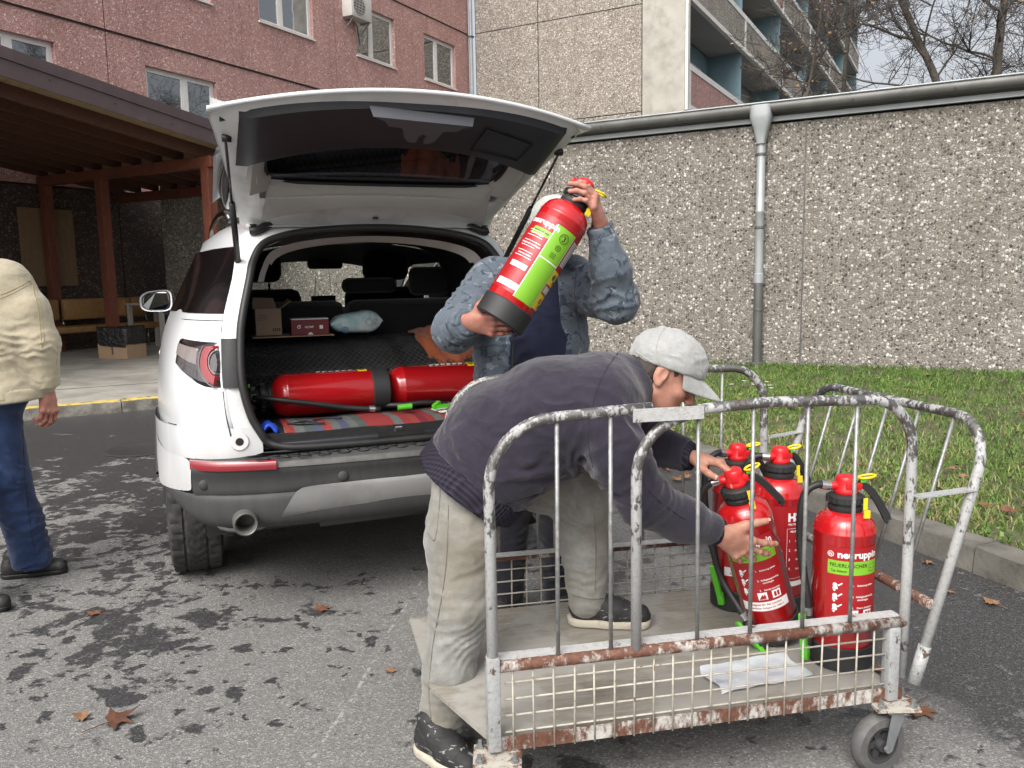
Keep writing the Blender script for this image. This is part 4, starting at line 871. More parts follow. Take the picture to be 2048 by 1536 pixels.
# ---- seats, dashboard
def seat(x, y, w, hrw=.27, hr=True, h=.64, name='front_seat'):
    s_ = empty(name); s_.parent = car; s_.location = (x, y, 0)
    m = MB(); m.box(-w / 2, -.05, .55, w / 2, .48, .78, None, .05); m.build('seat_cushion', M['cabin'], s_, 40)
    m = MB(); G = Matrix.Translation((0, -.06, .72)) @ Matrix.Rotation(R(12), 4, 'X'); m.box(-w / 2, -.07, 0, w / 2, .07, h, G, .05); m.build('backrest', M['cabin'], s_, 40)
    if hr:
        for q in ([0] if not isinstance(hr, (list, tuple)) else hr):
            m = MB(); m.box(-hrw / 2 + q, -.06, h + .05, hrw / 2 + q, .05, h + .24, G, .05); m.build('headrest', M['cabin'], s_, 40)
            [MB().tube([G @ Vector((q + dx, 0, h - .02)), G @ Vector((q + dx, 0, h + .08))], .007, 6).build('headrest_post', M['chrome'], s_, True) for dx in (-.07, .07)]
seat(-.40, 2.15, .52, .29, True, .66); seat(.40, 2.15, .52, .30, True, .66)
seat(-.345, 1.28, .64, .25, False, .60, 'rear_seat'); seat(.335, 1.28, .70, .25, False, .60, 'rear_seat')
m = MB()
for x, w, z in ((.13, .30, 1.345), (.49, .26, 1.325)):
    m.box(x - w / 2, 1.12, z, x + w / 2, 1.22, z + .085 if x < .3 else z + .16, None, .035)
m.build('rear_headrest', M['cabin'], car, 40)
m = MB(); m.box(-.82, 2.95, .85, .82, 3.45, 1.13, None, .08); m.box(-.58, 2.9, 1.02, -.22, 3.1, 1.18, None, .05); m.build('dashboard', M['trim'], car, 40)
m = MB(); m.tube([(-.4 + .19 * math.cos(a), 2.82 + .06 * math.sin(a), 1.06 + .18 * math.sin(a)) for a in np.linspace(0, 2 * PI, 28, endpoint=False)], .016, 8, False, True); m.box(-.46, 2.82, 1.02, -.34, 2.86, 1.1, None, .02); m.build('steering_wheel', M['trim'], car, True)
m = MB(); m.box(.0, 2.60, 1.50, .25, 2.64, 1.575, None, .02); m.tube([(.125, 2.63, 1.56), (.125, 2.70, 1.63)], .012, 6); mo = m.build('rear_view_mirror', M['trim'], car, 40)
m = MB(); m.tube([(.06, 2.62, 1.5), (.045, 2.64, 1.30)], .002, 4); m.tube([(.15, 2.62, 1.5), (.165, 2.64, 1.30)], .002, 4); m.box(.02, 2.62, 1.27, .19, 2.66, 1.31); m.build('hanging_cord', M['rubber'], car)
m = MB(); m.tube([(-.85, 4.585, .62), (.85, 4.585, .62)], .02, 6); m.box(-.55, 4.5, .45, .55, 4.62, .72, None, .02); m.build('grille', M['trim'], car, 40)
for sgn in (-1, 1): m = MB(); m.box(sgn * .72 - .14, 4.36, .80, sgn * .72 + .14, 4.52, .92, None, .03); m.build('headlamp', M['lamp_clear'], car, 40)
m = MB(); m.grid([mir([(x, 4.6 - (y if abs(x) > .3 else 0), z) for x, y in BX]) for z in (.36, .45, .56, .70)]); m.build('front_bumper', M['bumper'], car, True)
# ---- raised tailgate (local a across, b from hinge to edge, c = outward/up)
HP = Vector((0, .44, 1.685)); EP = Vector((0, -.50, 2.045)); bd_ = (EP - HP).normalized(); cd_ = Vector((1, 0, 0)).cross(bd_); cd_ = cd_ if cd_.z > 0 else -cd_
tg = empty('tailgate'); tg.parent = car
def T(a, b, c): return HP + Vector((a, 0, 0)) + bd_ * b + cd_ * c
def edge(a): return 1.015 - .135 * (abs(a) / .71) ** 2.0           # length of the panel at a
def wid(b): return .59 + .125 * min(1, max(0, b / .8)) ** 1.1       # half width at b
def dome(a, b): return .006 + .030 * math.sin(min(1, max(0, (b + .05) / 1.1)) * PI * .7) - .030 * (a / .74) ** 2
NU, NV = 24, 18
def tgrid(fc, s0=-1, s1=1, v0=0., v1=1., nu=NU, nv=NV):
    G = []
    for j in range(nv + 1):
        row = []
        for i in range(nu + 1):
            s_ = lerp(s0, s1, i / nu); v_ = lerp(v0, v1, j / nv); b0 = v_ * .9; a = s_ * wid(b0); b = v_ * edge(a); row.append(T(a, b, fc(s_, v_, a, b)))
        G.append(row)
    return G
# outer shell with a hole for the rear screen
def hole(s_, v_): return abs(s_) < .80 and .30 < v_ < .64
m = MB(); G = tgrid(lambda s_, v_, a, b: dome(a, b) + .035 - .05 * max(0, v_ - .85) / .15, -1, 1, -.02, 1.0); K = len(G[0]); m.V = [p for r_ in G for p in r_]
for j in range(len(G) - 1):
    for i in range(K - 1):
        s_ = -1 + 2 * (i + .5) / NU; v_ = lerp(-.02, 1, (j + .5) / NV)
        if not hole(s_, v_): m.F.append((j * K + i, j * K + i + 1, (j + 1) * K + i + 1, (j + 1) * K + i))
o_ = clean(m).build('outer_panel', M['paint'], tg, True); solid(o_, .014)
m = MB(); m.grid(tgrid(lambda s_, v_, a, b: dome(a, b) + .018, -.84, .84, .26, .68)); m.build('rear_screen', M['tg_glass'], tg, True)
# inner frame: a ring with a rolled edge, white
def inner_c(s_, v_, a, b):
    base = dome(a, b) - .03
    e_ = max(0, (abs(s_) - .86) / .14); f_ = max(0, (v_ - .93) / .07); return base + .055 * e_ ** 2 + .04 * f_ ** 2 - .02 * (v_ < .05)
m = MB(); G = tgrid(inner_c, -.985, .985, .0, .985); K = len(G[0]); m.V = [p for r_ in G for p in r_]
for j in range(len(G) - 1):
    for i in range(K - 1):
        s_ = (-1 + 2 * (i + .5) / NU) * .985; v_ = (j + .5) / NV * .985
        if not (abs(s_) < .80 and .30 < v_ < .66): m.F.append((j * K + i, j * K + i + 1, (j + 1) * K + i + 1, (j + 1) * K + i))
o_ = clean(m).build('inner_panel', M['paint_in'], tg, True)
# light grey trim between the screen and the hinge (arched lower edge), sloping sides beside the screen
m = MB(); G = []
for i in range(25):
    s_ = -1 + 2 * i / 24; a = s_ * .50; lo_ = .20 - .11 * abs(s_) ** 2.2; hi = .285 + .045 * abs(s_) ** 3; G.append([T(a, lo_, dome(a, lo_) - .028), T(a, lo_ + .012, dome(a, lo_) - .05), T(a * .985, (lo_ + hi) / 2, dome(a, .28) - .045), T(a * .97, hi, dome(a, hi) - .012), T(a * .97, hi + .006, dome(a, hi) + .016)])
m.grid(G); m.build('upper_trim', M['grey_trim'], tg, 60)
for sgn in (-1, 1):
    m = MB(); m.grid([[T(sgn * a, b, dome(a, b) + c) for a, c in ((.575 - .02 * (b < .4), -.024), (.555, -.04), (.515 - .03 * (b < .4), -.02), (.50 - .03 * (b < .4), .014))] for b in np.linspace(.30, .62, 7)]); m.build('side_trim', M['grey_trim'], tg, 60)
    m = MB(); m.beam(T(sgn * .17, .21, dome(.17, .2) - .047), T(sgn * .2, .345, dome(.2, .34) - .015), .003, .004); 
    m = MB(); m.lathe([(0, 0), (.014, 0), (.016, .006), (.0, .006)], 12, Matrix.Translation(T(sgn * .53, .055, dome(.53, .05) - .045))); m.build('bump_stop', M['rubber'], tg, 40)
m = MB(); m.lathe([(0, -.004), (.012, -.004), (.012, .004), (0, .004)], 12, Matrix.Translation(T(0, .085, dome(0, .08) - .036))); m.build('grommet', M['rubber'], tg)
# dark rim round the screen + heater line
pts = [T(a, b, dome(a, b) + .012) for a, b in [(x, .29 + .03 * (abs(x) / .48) ** 2) for x in np.linspace(-.48, .48, 13)] + [(.50, .45), (.50, .55)] + [(x, .675 - .095 * (abs(x) / .5) ** 2) for x in np.linspace(.49, -.49, 13)] + [(-.50, .55), (-.50, .45)]]
m = MB(); m.tube(pts, .008, 6, False, True); m.build('screen_seal', M['rubber'], tg, True)
m = MB(); m.tube([T(a, .655 - .10 * (abs(a) / .5) ** 2, dome(a, .6) + .008) for a in np.linspace(-.47, .47, 15)], .003, 5); m.build('screen_line', M['grey_trim'], tg, True)
# black lower trim, a deep tray shape
m = MB(); G = []
def tr_lo(a): return .675 - .16 * (abs(a) / .60) ** 2.2
def tr_hi(a): return .965 - .085 * (abs(a) / .60) ** 2.4
for i in range(33):
    s_ = -1 + 2 * i / 32; a = s_ * .615; lo_, hi = tr_lo(a), tr_hi(a); d = dome(a, .8); e_ = (1 - min(1, (1 - abs(s_)) / .06)) ; dd = .022 * (1 - e_ ** 2)
    G.append([T(a, lo_, d - .02), T(a, lo_ + .01, d - .03 - dd * .75), T(a, lerp(lo_, hi, .14), d - .03 - dd * 1.0), T(a, lerp(lo_, hi, .4), d - .03 - dd), T(a, lerp(lo_, hi, .75), d - .03 - dd * .9), T(a, lerp(lo_, hi, .95), d - .03 - dd * .7), T(a, hi, d - .015)])
m.grid(G); o_ = m.build('lower_trim', M['trim_tg'], tg, 45)
def tray(a, b): return T(a, b, dome(a, .8) - .052)
pk = MB(); P0 = [tray(a, b) - cd_ * .006 for a, b in ((.275, .875), (.495, .79), (.475, .66), (.26, .715))]; P1 = [p + cd_ * .05 for p in [tray(a, b) for a, b in ((.29, .862), (.48, .785), (.462, .675), (.275, .725))]]
pk.add(P0 + P1, [(0, 1, 5, 4), (1, 2, 6, 5), (2, 3, 7, 6), (3, 0, 4, 7), (4, 5, 6, 7)]); pk.build('grab_recess', M['rubber'], tg)
lp = [(-.175, .955), (.20, .925), (.165, .905), (.155, .885), (.10, .875), (.085, .80), (.06, .783), (.045, .79), (.045, .835), (.033, .85), (.018, .84), (.015, .79), (-.01, .79), (-.035, .82), (-.055, .885), (-.11, .895), (-.125, .925)]
m = MB(); n_ = len(lp); m.V = [tray(a, b) - cd_ * .030 for a, b in lp] + [tray(a * 1.06, b + .004) + cd_ * .01 for a, b in lp]; m.F = [tuple(range(n_))] + [(i, (i + 1) % n_, n_ + (i + 1) % n_, n_ + i) for i in range(n_)]; m.build('latch_cover', plain('latch_plastic', (.085, .088, .10), .42, var=.06), tg, 30)
m = MB(); m.tube([tray(.03, .80) - cd_ * .004, tray(.03, .845) - cd_ * .012], .007, 8); m.build('latch', M['chrome'], tg, True)
for sgn in (-1, 1):
    m = MB(); m.box(-.016, -.02, -.012, .016, .03, .02, Matrix.Translation(T(sgn * .66, .80, dome(.66, .8) - .0)), .004); m.build('rubber_stop', M['rubber'], tg)
    # spoiler cheeks hanging past the roof
    m = MB(); G = [[T(sgn * a, b, c) for a, c in ((.60, .02), (.655, .05), (.675, .10), (.655, .135), (.60, .13))] for b in (-.02, .06, .18, .30, .40)]
    for k, s_ in enumerate((.55, .9, 1., .75, .25)):
        G[k] = [p * s_ + T(sgn * .62, (-.02, .06, .18, .30, .40)[k], .09) * (1 - s_) for p in G[k]]
    m.grid(G, True); o_ = m.build('spoiler_cheek', M['gloss_black'], tg, True); subsurf(o_, 1)
    m = MB(); G = [[T(sgn * a, b, c) for a, c in ((.585, .125), (.64, .135), (.685, .095), (.672, .135), (.60, .16))] for b in (-.03, .1, .25, .38)]; m.grid(G, True); m.build('spoiler_edge', M['paint'], tg, True)
    # gas strut
    p0 = Vector((sgn * .605, .31, 1.50)); p1 = T(sgn * .655, .70, dome(.655, .7) - .02); mid = p0.lerp(p1, .52)
    m = MB(); m.tube([p0, mid], .0125, 10); so = m.build('gas_strut', M['rubber'], car, True); m = MB(); m.tube([mid, p1], .0055, 8); m.build('strut_rod', M['gloss_black'], so, True)
    m = MB(); m.tube([p1 - Vector((.02 * sgn, 0, 0)), p1 + Vector((.012 * sgn, 0, 0))], .014, 8); m.build('ball_joint', M['rubber'], so, True)
    # hinge
    x = sgn * .335; m = MB()
    for dx in (-.04, .04): m.tube(spline([(x + dx, .46, 1.688), (x + dx, .435, 1.70), (x + dx, .42, 1.742), (x + dx, .40, 1.735)], 4), .0065, 6)
    m.tube([(x - .05, .46, 1.69), (x + .05, .46, 1.69)], .009, 8); m.tube([(x - .045, .405, 1.742), (x + .045, .405, 1.742)], .006, 6); m.build('hinge', M['zinc_pipe'], car, True)
    # corrugated cable sleeve
    m = MB(); P = spline([(sgn * .44, .43, 1.715), (sgn * .46, .40, 1.67), (sgn * .515, .37, 1.64), (sgn * .545, .375, 1.638)], 10); m.tube(P, [.017 + (.003 if i % 2 else 0) for i in range(len(P))], 10); m.build('cable_sleeve', M['rubber'], car, True)
m = MB(); m.grid([[(x, y, z + .0) for x in np.linspace(-.56, .56, 11)] for y, z in ((.372, 1.655), (.40, 1.668), (.455, 1.675), (.47, 1.70))]); m.build('header_panel', M['paint_in'], car, True)
# ------------------------------------------------------------------ fire extinguishers
M['ext_red'] = plain('glossy_red_enamel', (.44, .008, .011), .22, var=.04, coat=.8, dirt=((.34, .02, .02), .12, 9.))
M['label_red'] = plain('printed_crimson_label', (.33, .012, .016), .38, var=.03)
M['ext_head'] = plain('bright_red_plastic', (.60, .013, .018), .35, var=.03)
M['green'] = plain('green_print', (.20, .46, .03), .42, var=.03); M['green_plastic'] = plain('green_plastic', (.09, .46, .025), .38, var=.05)
M['yellow_plastic'] = plain('yellow_plastic', (.80, .58, .02), .35, var=.04); M['white_print'] = plain('white_print', (.78, .78, .77), .5, var=.03); M['black_print'] = plain('black_print', (.015, .02, .012), .5)
M['yellow_print'] = plain('yellow_print', (.78, .55, .02), .45, var=.03); M['grey_print'] = plain('grey_print', (.55, .56, .56), .5); M['green_dark'] = plain('dark_green_print', (.03, .16, .04), .5)
M['blue_plastic'] = plain('blue_plastic', (.03, .18, .55), .4)
ER = .0885
_dgt = None
def text2d(txt, size, bold=0., shear=0., sx=1.):
    c = bpy.data.curves.new('t', 'FONT'); c.body = txt; c.size = size; c.align_x = 'CENTER'; c.offset = bold * size; c.resolution_u = 2; c.shear = shear
    o = bpy.data.objects.new('t', c); COL.objects.link(o); bpy.context.view_layer.update()
    me = bpy.data.meshes.new_from_object(o.evaluated_get(bpy.context.evaluated_depsgraph_get()))
    V = [(v.co.x * sx, v.co.y) for v in me.vertices]; F = [tuple(p.vertices) for p in me.polygons]
    bpy.data.objects.remove(o); bpy.data.curves.remove(c); bpy.data.meshes.remove(me); return V, F
def cylp(th, z, off): return Vector(((ER + off) * math.sin(th), -(ER + off) * math.cos(th), z))
class Lab:
    """printed things on the cylinder: x runs along the circumference in metres"""
    def __init__(s): s.m = MB()
    def text(s, txt, x, z, size, off=.0011, bold=.02, shear=0., sx=1.):
        V, F = text2d(txt, size, bold, shear, sx); s.m.add([cylp((x + a) / ER, z + b, off) for a, b in V], F); return s
    def rect(s, x0, x1, z0, z1, off=.0011, sl=0.):
        n_ = max(1, int(abs(x1 - x0) / .008)); s.m.grid([[cylp(lerp(x0, x1, i / n_) / ER, z + sl * i / n_, off) for i in range(n_ + 1)] for z in (z0, z1)]); return s
    def ringp(s, x, z, r0, r1, off=.0012):
        s.m.grid([[cylp((x + r * math.cos(a)) / ER, z + r * math.sin(a), off) for r in (r0, r1)] for a in np.linspace(0, 2 * PI, 22)]); return s
    def poly(s, P, off=.0012): s.m.add([cylp(x / ER, z, off) for x, z in P], [tuple(range(len(P)))]); return s
    def build(s, name, mat, par):
        o = s.m.build(name, mat, par)
        if name in ('lettering', 'green_band_print', 'icons', 'green_panel_print', 'small_print', 'label_edge'): o['kind'] = 'stuff'
        return o
_ec = {}
def cached(key, fn):
    if key not in _ec: _ec[key] = fn()
    return _ec[key]
def std_label(root, brand=True):
    b = Lab().rect(-.082, .082, .135, .405, .0006).build('label', M['label_red'], root)
    Lab().rect(-.083, .083, .1345, .1355, .0008).rect(-.083, .083, .4045, .4055, .0008).build('label_edge', M['ext_red'], b)
    w = Lab(); w.text('neuruppin', .012, .372, .031, bold=.035, sx=1.0).ringp(-.070, .381, .0072, .0092).text('N', -.070, .3765, .012, bold=.03)
    for k in range(3):
        z = .282 - .036 * k; w.text('%d.' % (k + 1), -.005, z, .0085, bold=.02); w.text(('Sicherung ziehen', 'Schlagknopf kräftig', 'Pistole betätigen')[k], .034, z, .0082, bold=.02); 
        if k == 1: w.text('einschlagen', .026, z - .010, .0082, bold=.02)
    for k in range(3):       # three little pictograms of hands and head
        z = .284 - .034 * k; w.ringp(-.055, z, .0, .0065).poly([(-.062, z - .013), (-.047, z - .013), (-.049, z - .003), (-.060, z - .003)]).poly([(-.047, z + .001), (-.036, z + .009), (-.034, z + .006), (-.046, z - .004)]).poly([(-.062, z - .015), (-.052, z - .015), (-.056, z - .022)])
    w.build('lettering', M['white_print'], b)
    Lab().rect(-.018, .012, .178, .205).build('pictogram_panel', M['white_print'], b); Lab().rect(.028, .058, .178, .205).build('pictogram_panel', M['white_print'], b); Lab().rect(-.08, .08, .137, .170).build('white_band', M['white_print'], b)
    Lab().rect(-.078, .078, .318, .362, .0011).build('green_band', M['green'], b)
    g = Lab(); g.text('FEUERLÖSCHER', -.018, .342, .0165, .0018, .01, sx=.92).text('Typ Schaum', -.046, .327, .009, .0018)
    for k in range(3): g.rect(.042, .072, .328 + .011 * k, .3288 + .011 * k, .0018)
    g.rect(.042, .0428, .328, .351, .0018).rect(.0715, .0722, .328, .351, .0018)
    g.build('green_band_print', M['black_print'], b)
    k_ = Lab(); k_.poly([(-.015, .181), (.008, .181), (-.004, .198)], .0018).poly([(-.002, .186), (.009, .186), (.004, .200)], .0018).rect(-.015, .009, .1795, .1805, .0018)
    for dx in (.034, .045): k_.rect(dx, dx + .008, .183, .200, .0018)
    k_.text('Geeignet für das Löschen', 0, .158, .0105, .0018, .02).text('elektrischer Anlagen bis 1000 V', 0, .145, .0092, .0018, .02)
    k_.build('icons', M['label_red'], b)
def hs_label(root):
    b = Lab().rect(-.082, .082, .12, .415, .0006).build('label', M['label_red'], root)
    w = Lab().text('HS', -.004, .362, .040, bold=.05).text('FIRE PROTECTION', .012, .347, .0095)
    for x in (-.030, .07): w.rect(x, x + .0012, .15, .335)
    for z in (.15, .3338): w.rect(-.030, .0712, z, z + .0012)
    w.text('FEUERLÖSCHER', .02, .32, .0105)
    for k in range(4): w.text('%d' % (k + 1), -.02, .285 - .034 * k, .013, bold=.02).text(('Entsichern', 'Einschlagen', 'Drücken', 'Löschen')[k], .022, .285 - .034 * k, .009)
    Lab().rect(-.08, .08, .122, .140).build('white_band', M['white_print'], b); w.build('lettering', M['white_print'], b)
def held_label(root):
    b = Lab().rect(-.20, .13, .105, .415, .0006).build('label', M['label_red'], root)
    w = Lab().rect(-.040, -.037, .10, .40).rect(.041, .0425, .10, .40).rect(-.037, .041, .268, .272).text('neuruppin', -.085, .375, .03, bold=.03)
    Lab().rect(-.13, -.04, .118, .142).build('white_band', M['white_print'], b); Lab().rect(-.118, -.05, .195, .215).build('white_band', M['white_print'], b)
    for k in range(6): w.rect(-.125, -.052 - .006 * (k % 3), .238 + .021 * k, .240 + .021 * k)
    for k in range(3): w.text(('Sicherung ziehen', 'Schlagknopf einschlagen', 'Pistole betätigen')[k], -.088, .247 + .042 * k, .0085)
    w.build('lettering', M['white_print'], b)
    Lab().rect(-.0365, .0405, .10, .2675, .0010).rect(-.0365, .0405, .2725, .40, .0010).rect(-.112, -.041, .335, .36, .0010).build('green_panel', M['green'], b)
    k_ = Lab(); k_.ringp(.006, .366, .017, .019, .0018).text('3', .006, .357, .026, .0018).ringp(.004, .327, .0085, .0105, .0018).ringp(.004, .327, .003, .005, .0018).text('FEUERLÖSCHER', -.076, .345, .0085, .0018).ringp(.006, .366, .0125, .0138, .0018)
    for k in range(3): k_.rect(-.01, .012, .287 + .007 * k, .2895 + .007 * k, .0018)
    k_.build('green_panel_print', M['black_print'], b)
    y_ = Lab().rect(.044, .094, .105, .165, .0010).rect(.044, .094, .205, .262, .0010); y_.build('yellow_panel', M['yellow_print'], b)
    Lab().rect(.050, .090, .285, .385, .0011).build('text_panel', M['grey_print'], b); Lab().rect(.048, .090, .172, .198, .0011).build('text_panel', M['grey_print'], b)
    t_ = Lab()
    for k in range(11): t_.rect(.053, .087 - .004 * (k % 3), .291 + .0083 * k, .2945 + .0083 * k, .0017)
    t_.build('small_print', M['soffit'], b)
    Lab().ringp(.062, .238, 0, .011, .0017).build('mark', M['green_dark'], b); Lab().ringp(.080, .222, 0, .008, .0017).ringp(.068, .140, .003, .010, .0017).build('mark', M['ext_red'], b); Lab().ringp(.082, .122, 0, .007, .0017).build('mark', M['green_dark'], b)
def lying_label(root):
    w = Lab().rect(.110, .111, .14, .31).rect(.148, .149, .14, .31).rect(.110, .149, .14, .141).rect(.110, .149, .309, .31)
    for k in range(6): w.ringp(.130, .158 + .028 * k, .0, .008).rect(.116, .142, .164 + .028 * k, .170 + .028 * k)
    w.build('lettering', M['white_print'], root)
    b = Lab().rect(.098, .150, .092, .132).build('yellow_label', M['yellow_print'], root); Lab().ringp(.124, .112, .006, .012, .0017).build('yellow_label_print', M['black_print'], b)
def extinguisher(label, mw, lab, hose=None, nozzle=True, group=None, ring_a=0., lever=True, head_mat='ext_head', tip='green_plastic'):
    r = empty('fire_extinguisher', label=label, cat='fire extinguisher', group=group); r.matrix_world = mw
    def cyl():
        m = MB(); R_ = ER
        m.lathe([(R_ - .004, .055), (R_, .060), (R_, .436), (R_ + .0012, .438), (R_ + .0012, .441), (R_ - .0002, .444), (R_ - .003, .457), (R_ * .90, .474), (R_ * .76, .489), (R_ * .58, .499), (R_ * .44, .504), (.0, .506)], 40, None, False); return m
    def put(key, fn, mat, sm=50):
        if key in _ec: o = bpy.data.objects.new(key, _ec[key]); COL.objects.link(o); o.parent = r
        else: o = fn().build(key, M[mat], r, sm); _ec[key] = o.data
        return o
    put('cylinder', cyl, 'ext_red', 40)
    put('base', lambda: MB().lathe([(.0, .012), (ER * .72, .012), (ER * .80, .0), (ER - .004, .0), (ER + .003, .006), (ER + .004, .074), (ER + .0005, .078)], 40, None, False), 'black', 40)
    put('base_foot', lambda: MB().lathe([(.0, .006), (ER * .7, .006), (ER * .72, .014)], 24, None, False), 'rubber')
    def collar():
        m = MB(); m.lathe([(.0385, .498), (.046, .50), (.050, .507), (.050, .516), (.044, .52), (.044, .526), (.052, .529), (.052, .548), (.046, .553), (.030, .556)], 28, None, False)
        for k in range(10): a = 2 * PI * k / 10; m.box(.050, -.006, .530, .0555, .006, .546, Matrix.Rotation(a, 4, 'Z'))
        return m
    put('collar', collar, 'black', 40)
    def head():
        m = MB(); m.lathe([(.030, .552), (.034, .556), (.035, .566), (.031, .572), (.030, .598), (.028, .608), (.022, .613), (.0, .614)], 24, None, False)
        m.lathe([(.0, -.0), (.013, 0), (.014, .022), (.013, .024), (.0, .024)], 14, Matrix.Translation((-.026, 0, .580)) @ Matrix.Rotation(-PI / 2, 4, 'Y'), False)
        m.box(-.012, -.031, .57, .012, -.024, .60, None, .003); m.box(.015, -.013, .566, .045, .013, .588, None, .004); return m
    put('valve_head', head, 'ext_head', 40) if head_mat == 'ext_head' else head().build('valve_head', M[head_mat], r, 40)
    if lever:
        def lev():
            m = MB(); P = spline([(.035, 0, .585), (.062, 0, .572), (.085, 0, .545), (.108, 0, .505), (.125, 0, .47), (.118, 0, .462)], 5)
            for a, b in zip(P[:-1], P[1:]): m.beam(a, b + (b - a) * .15, .022, .013, (0, 1, 0))
            return m
        put('lever', lev, 'black', 40)
    if lever: put('safety_ring', lambda: MB().tube([(.062 + .024 * math.cos(a), .002 + .017 * math.sin(a), .606 + .004 * math.cos(a)) for a in np.linspace(0, 2 * PI, 22, endpoint=False)], .0042, 7, False, True), 'yellow_plastic', True)
    if lever: put('seal_tag', lambda: MB().box(.030, -.056, .515, .042, -.053, .552).box(.028, -.067, .492, .046, -.062, .516, Matrix.Identity(4)), 'yellow_plastic')
    put('green_button', lambda: MB().box(.040, -.010, .588, .056, .010, .596, None, .002), 'green_plastic')
    if hose:
        P = spline(hose, 8); m = MB(); m.tube(P, .0115, 10); m.build('hose', M['rubber'], r, True)
        d = (P[1] - P[0]).normalized(); m = MB(); m.tube([P[0] - d * .004, P[0] + d * .022], .0145, 12); m.build('hose_clamp', M['chrome'], r, 50)
        e_ = P[-1]; d = (P[-1] - P[-2]).normalized(); m = MB(); m.tube([e_ - d * .05, e_ - d * .025], .014, 12); m.build('hose_clamp', M['chrome'], r, 50)
        if nozzle:
            up = d.orthogonal().normalized(); m = MB(); m.tube([e_ - d * .02, e_ + d * .005, e_ + d * .05, e_ + d * .09], [.016, .019, .017, .013], 12); m.build('nozzle_gun', M['black'], r, 50)
            q = Vector((-.6, -.5, 0)); q = (q - d * q.dot(d)).normalized(); m = MB(); m.beam(e_ + d * .085 + q * .016, e_ - d * .035 + q * .034, .020, .010, q); m.beam(e_ + d * .07 + q * .01, e_ + d * .12 + q * .01, .024, .02, q, .004); m.build('nozzle_grip', M[tip], r, 30)
    lab(r)
    return r
HOSE_L = [(-.052, 0, .580), (-.085, .0, .583), (-.118, .0, .560), (-.132, .0, .500), (-.130, .005, .40), (-.118, .0, .29), (-.106, -.01, .20), (-.106, -.012, .135)]
def stand(x, y, z=.24, rot=0., tilt=None):
    m = Matrix.Translation((x, y, z)); 
    if tilt: m = m @ Matrix.Rotation(tilt[0], 4, tilt[1])
    return m @ Matrix.Rotation(rot, 4, 'Z')
PZ = .245
GE = 'fire extinguishers standing in the cart'
extinguisher('red fire extinguisher standing alone at the right front corner of the cart', stand(.985, 2.385, PZ, R(0)) @ Matrix.Diagonal((1, 1, .94, 1)), std_label, HOSE_L, True, GE)
def axis_m(p0, p1, face=(0, -1, 0), roll=0.):
    z = (Vector(p1) - Vector(p0)).normalized(); y = -(Vector(face) - z * Vector(face).dot(z)).normalized(); x = y.cross(z)
    return Matrix(((x.x, y.x, z.x, p0[0]), (x.y, y.y, z.y, p0[1]), (x.z, y.z, z.z, p0[2]), (0, 0, 0, 1))) @ Matrix.Rotation(roll, 4, 'Z')
extinguisher('tilted red fire extinguisher gripped by the bending man in the cart', axis_m((.838, 2.548, PZ + .022), (.685, 2.488, .78), (-.28, -1, 0)) @ Matrix.Scale(.95, 4), std_label, [(-.052, 0, .580), (-.085, -.0, .575), (-.118, .0, .545), (-.132, .0, .48), (-.128, -.01, .36), (-.125, -.015, .24), (-.085, -.075, .14), (-.068, -.088, .09)], True, GE)
extinguisher('red fire extinguisher marked HS standing behind the tilted one', stand(.915, 2.77, PZ, R(20)) @ Matrix.Scale(.95, 4), hs_label, [(-.052, 0, .580), (-.09, .02, .58), (-.125, .04, .53), (-.135, .05, .4), (-.13, .0, .25), (-.145, -.06, .15)], True, GE, tip='blue_plastic')
extinguisher('red fire extinguisher farthest back in the cart, beside the far rail', stand(.785, 2.83, PZ, R(10)) @ Matrix.Scale(.95, 4), std_label, [(-.052, 0, .580), (-.085, -.01, .585), (-.125, -.02, .555), (-.140, -.03, .48), (-.135, -.04, .36), (-.11, -.05, .24), (-.095, -.055, .15)], True, GE, tip='green_plastic')
# held by the man in camouflage
HB, HT = Vector((-.045, 2.905, 1.262)), Vector((.272, 2.985, 1.735))
extinguisher('red fire extinguisher with big green label held up by the man in camouflage', axis_m(HB, HT, (.38, -1, -.1)) @ Matrix.Diagonal((1.02, 1.02, .97, 1)), held_label, None, False)
# two lying in the car
def carm(m): return CAR @ m
LY1 = carm(Matrix.Translation((.045, .45, .900)) @ Matrix.Rotation(-PI / 2, 4, 'Y')) @ Matrix.Rotation(R(8), 4, 'Z') @ Matrix.Diagonal((1.13, 1.13, 1.06, 1))
LY2 = carm(Matrix.Translation((.595, .50, .900)) @ Matrix.Rotation(-PI / 2, 4, 'Y')) @ Matrix.Rotation(R(-4), 4, 'Z') @ Matrix.Diagonal((1.13, 1.13, 1.06, 1))
extinguisher('left one of the two red fire extinguishers lying in the car boot', LY1, lying_label, [(.0, -.03, .585), (-.002, -.08, .56), (-.018, -.112, .47), (-.042, -.112, .33), (-.066, -.106, .2), (-.082, -.112, .06)], False, 'fire extinguishers lying in the car boot', lever=False, head_mat='black')
extinguisher('right one of the two red fire extinguishers lying in the car boot', LY2, lying_label, [(-.04, -.055, .585), (-.052, -.10, .55), (-.05, -.135, .47), (-.046, -.142, .38), (-.055, -.14, .30), (-.073, -.135, .22)], False, 'fire extinguishers lying in the car boot', lever=False, head_mat='black')
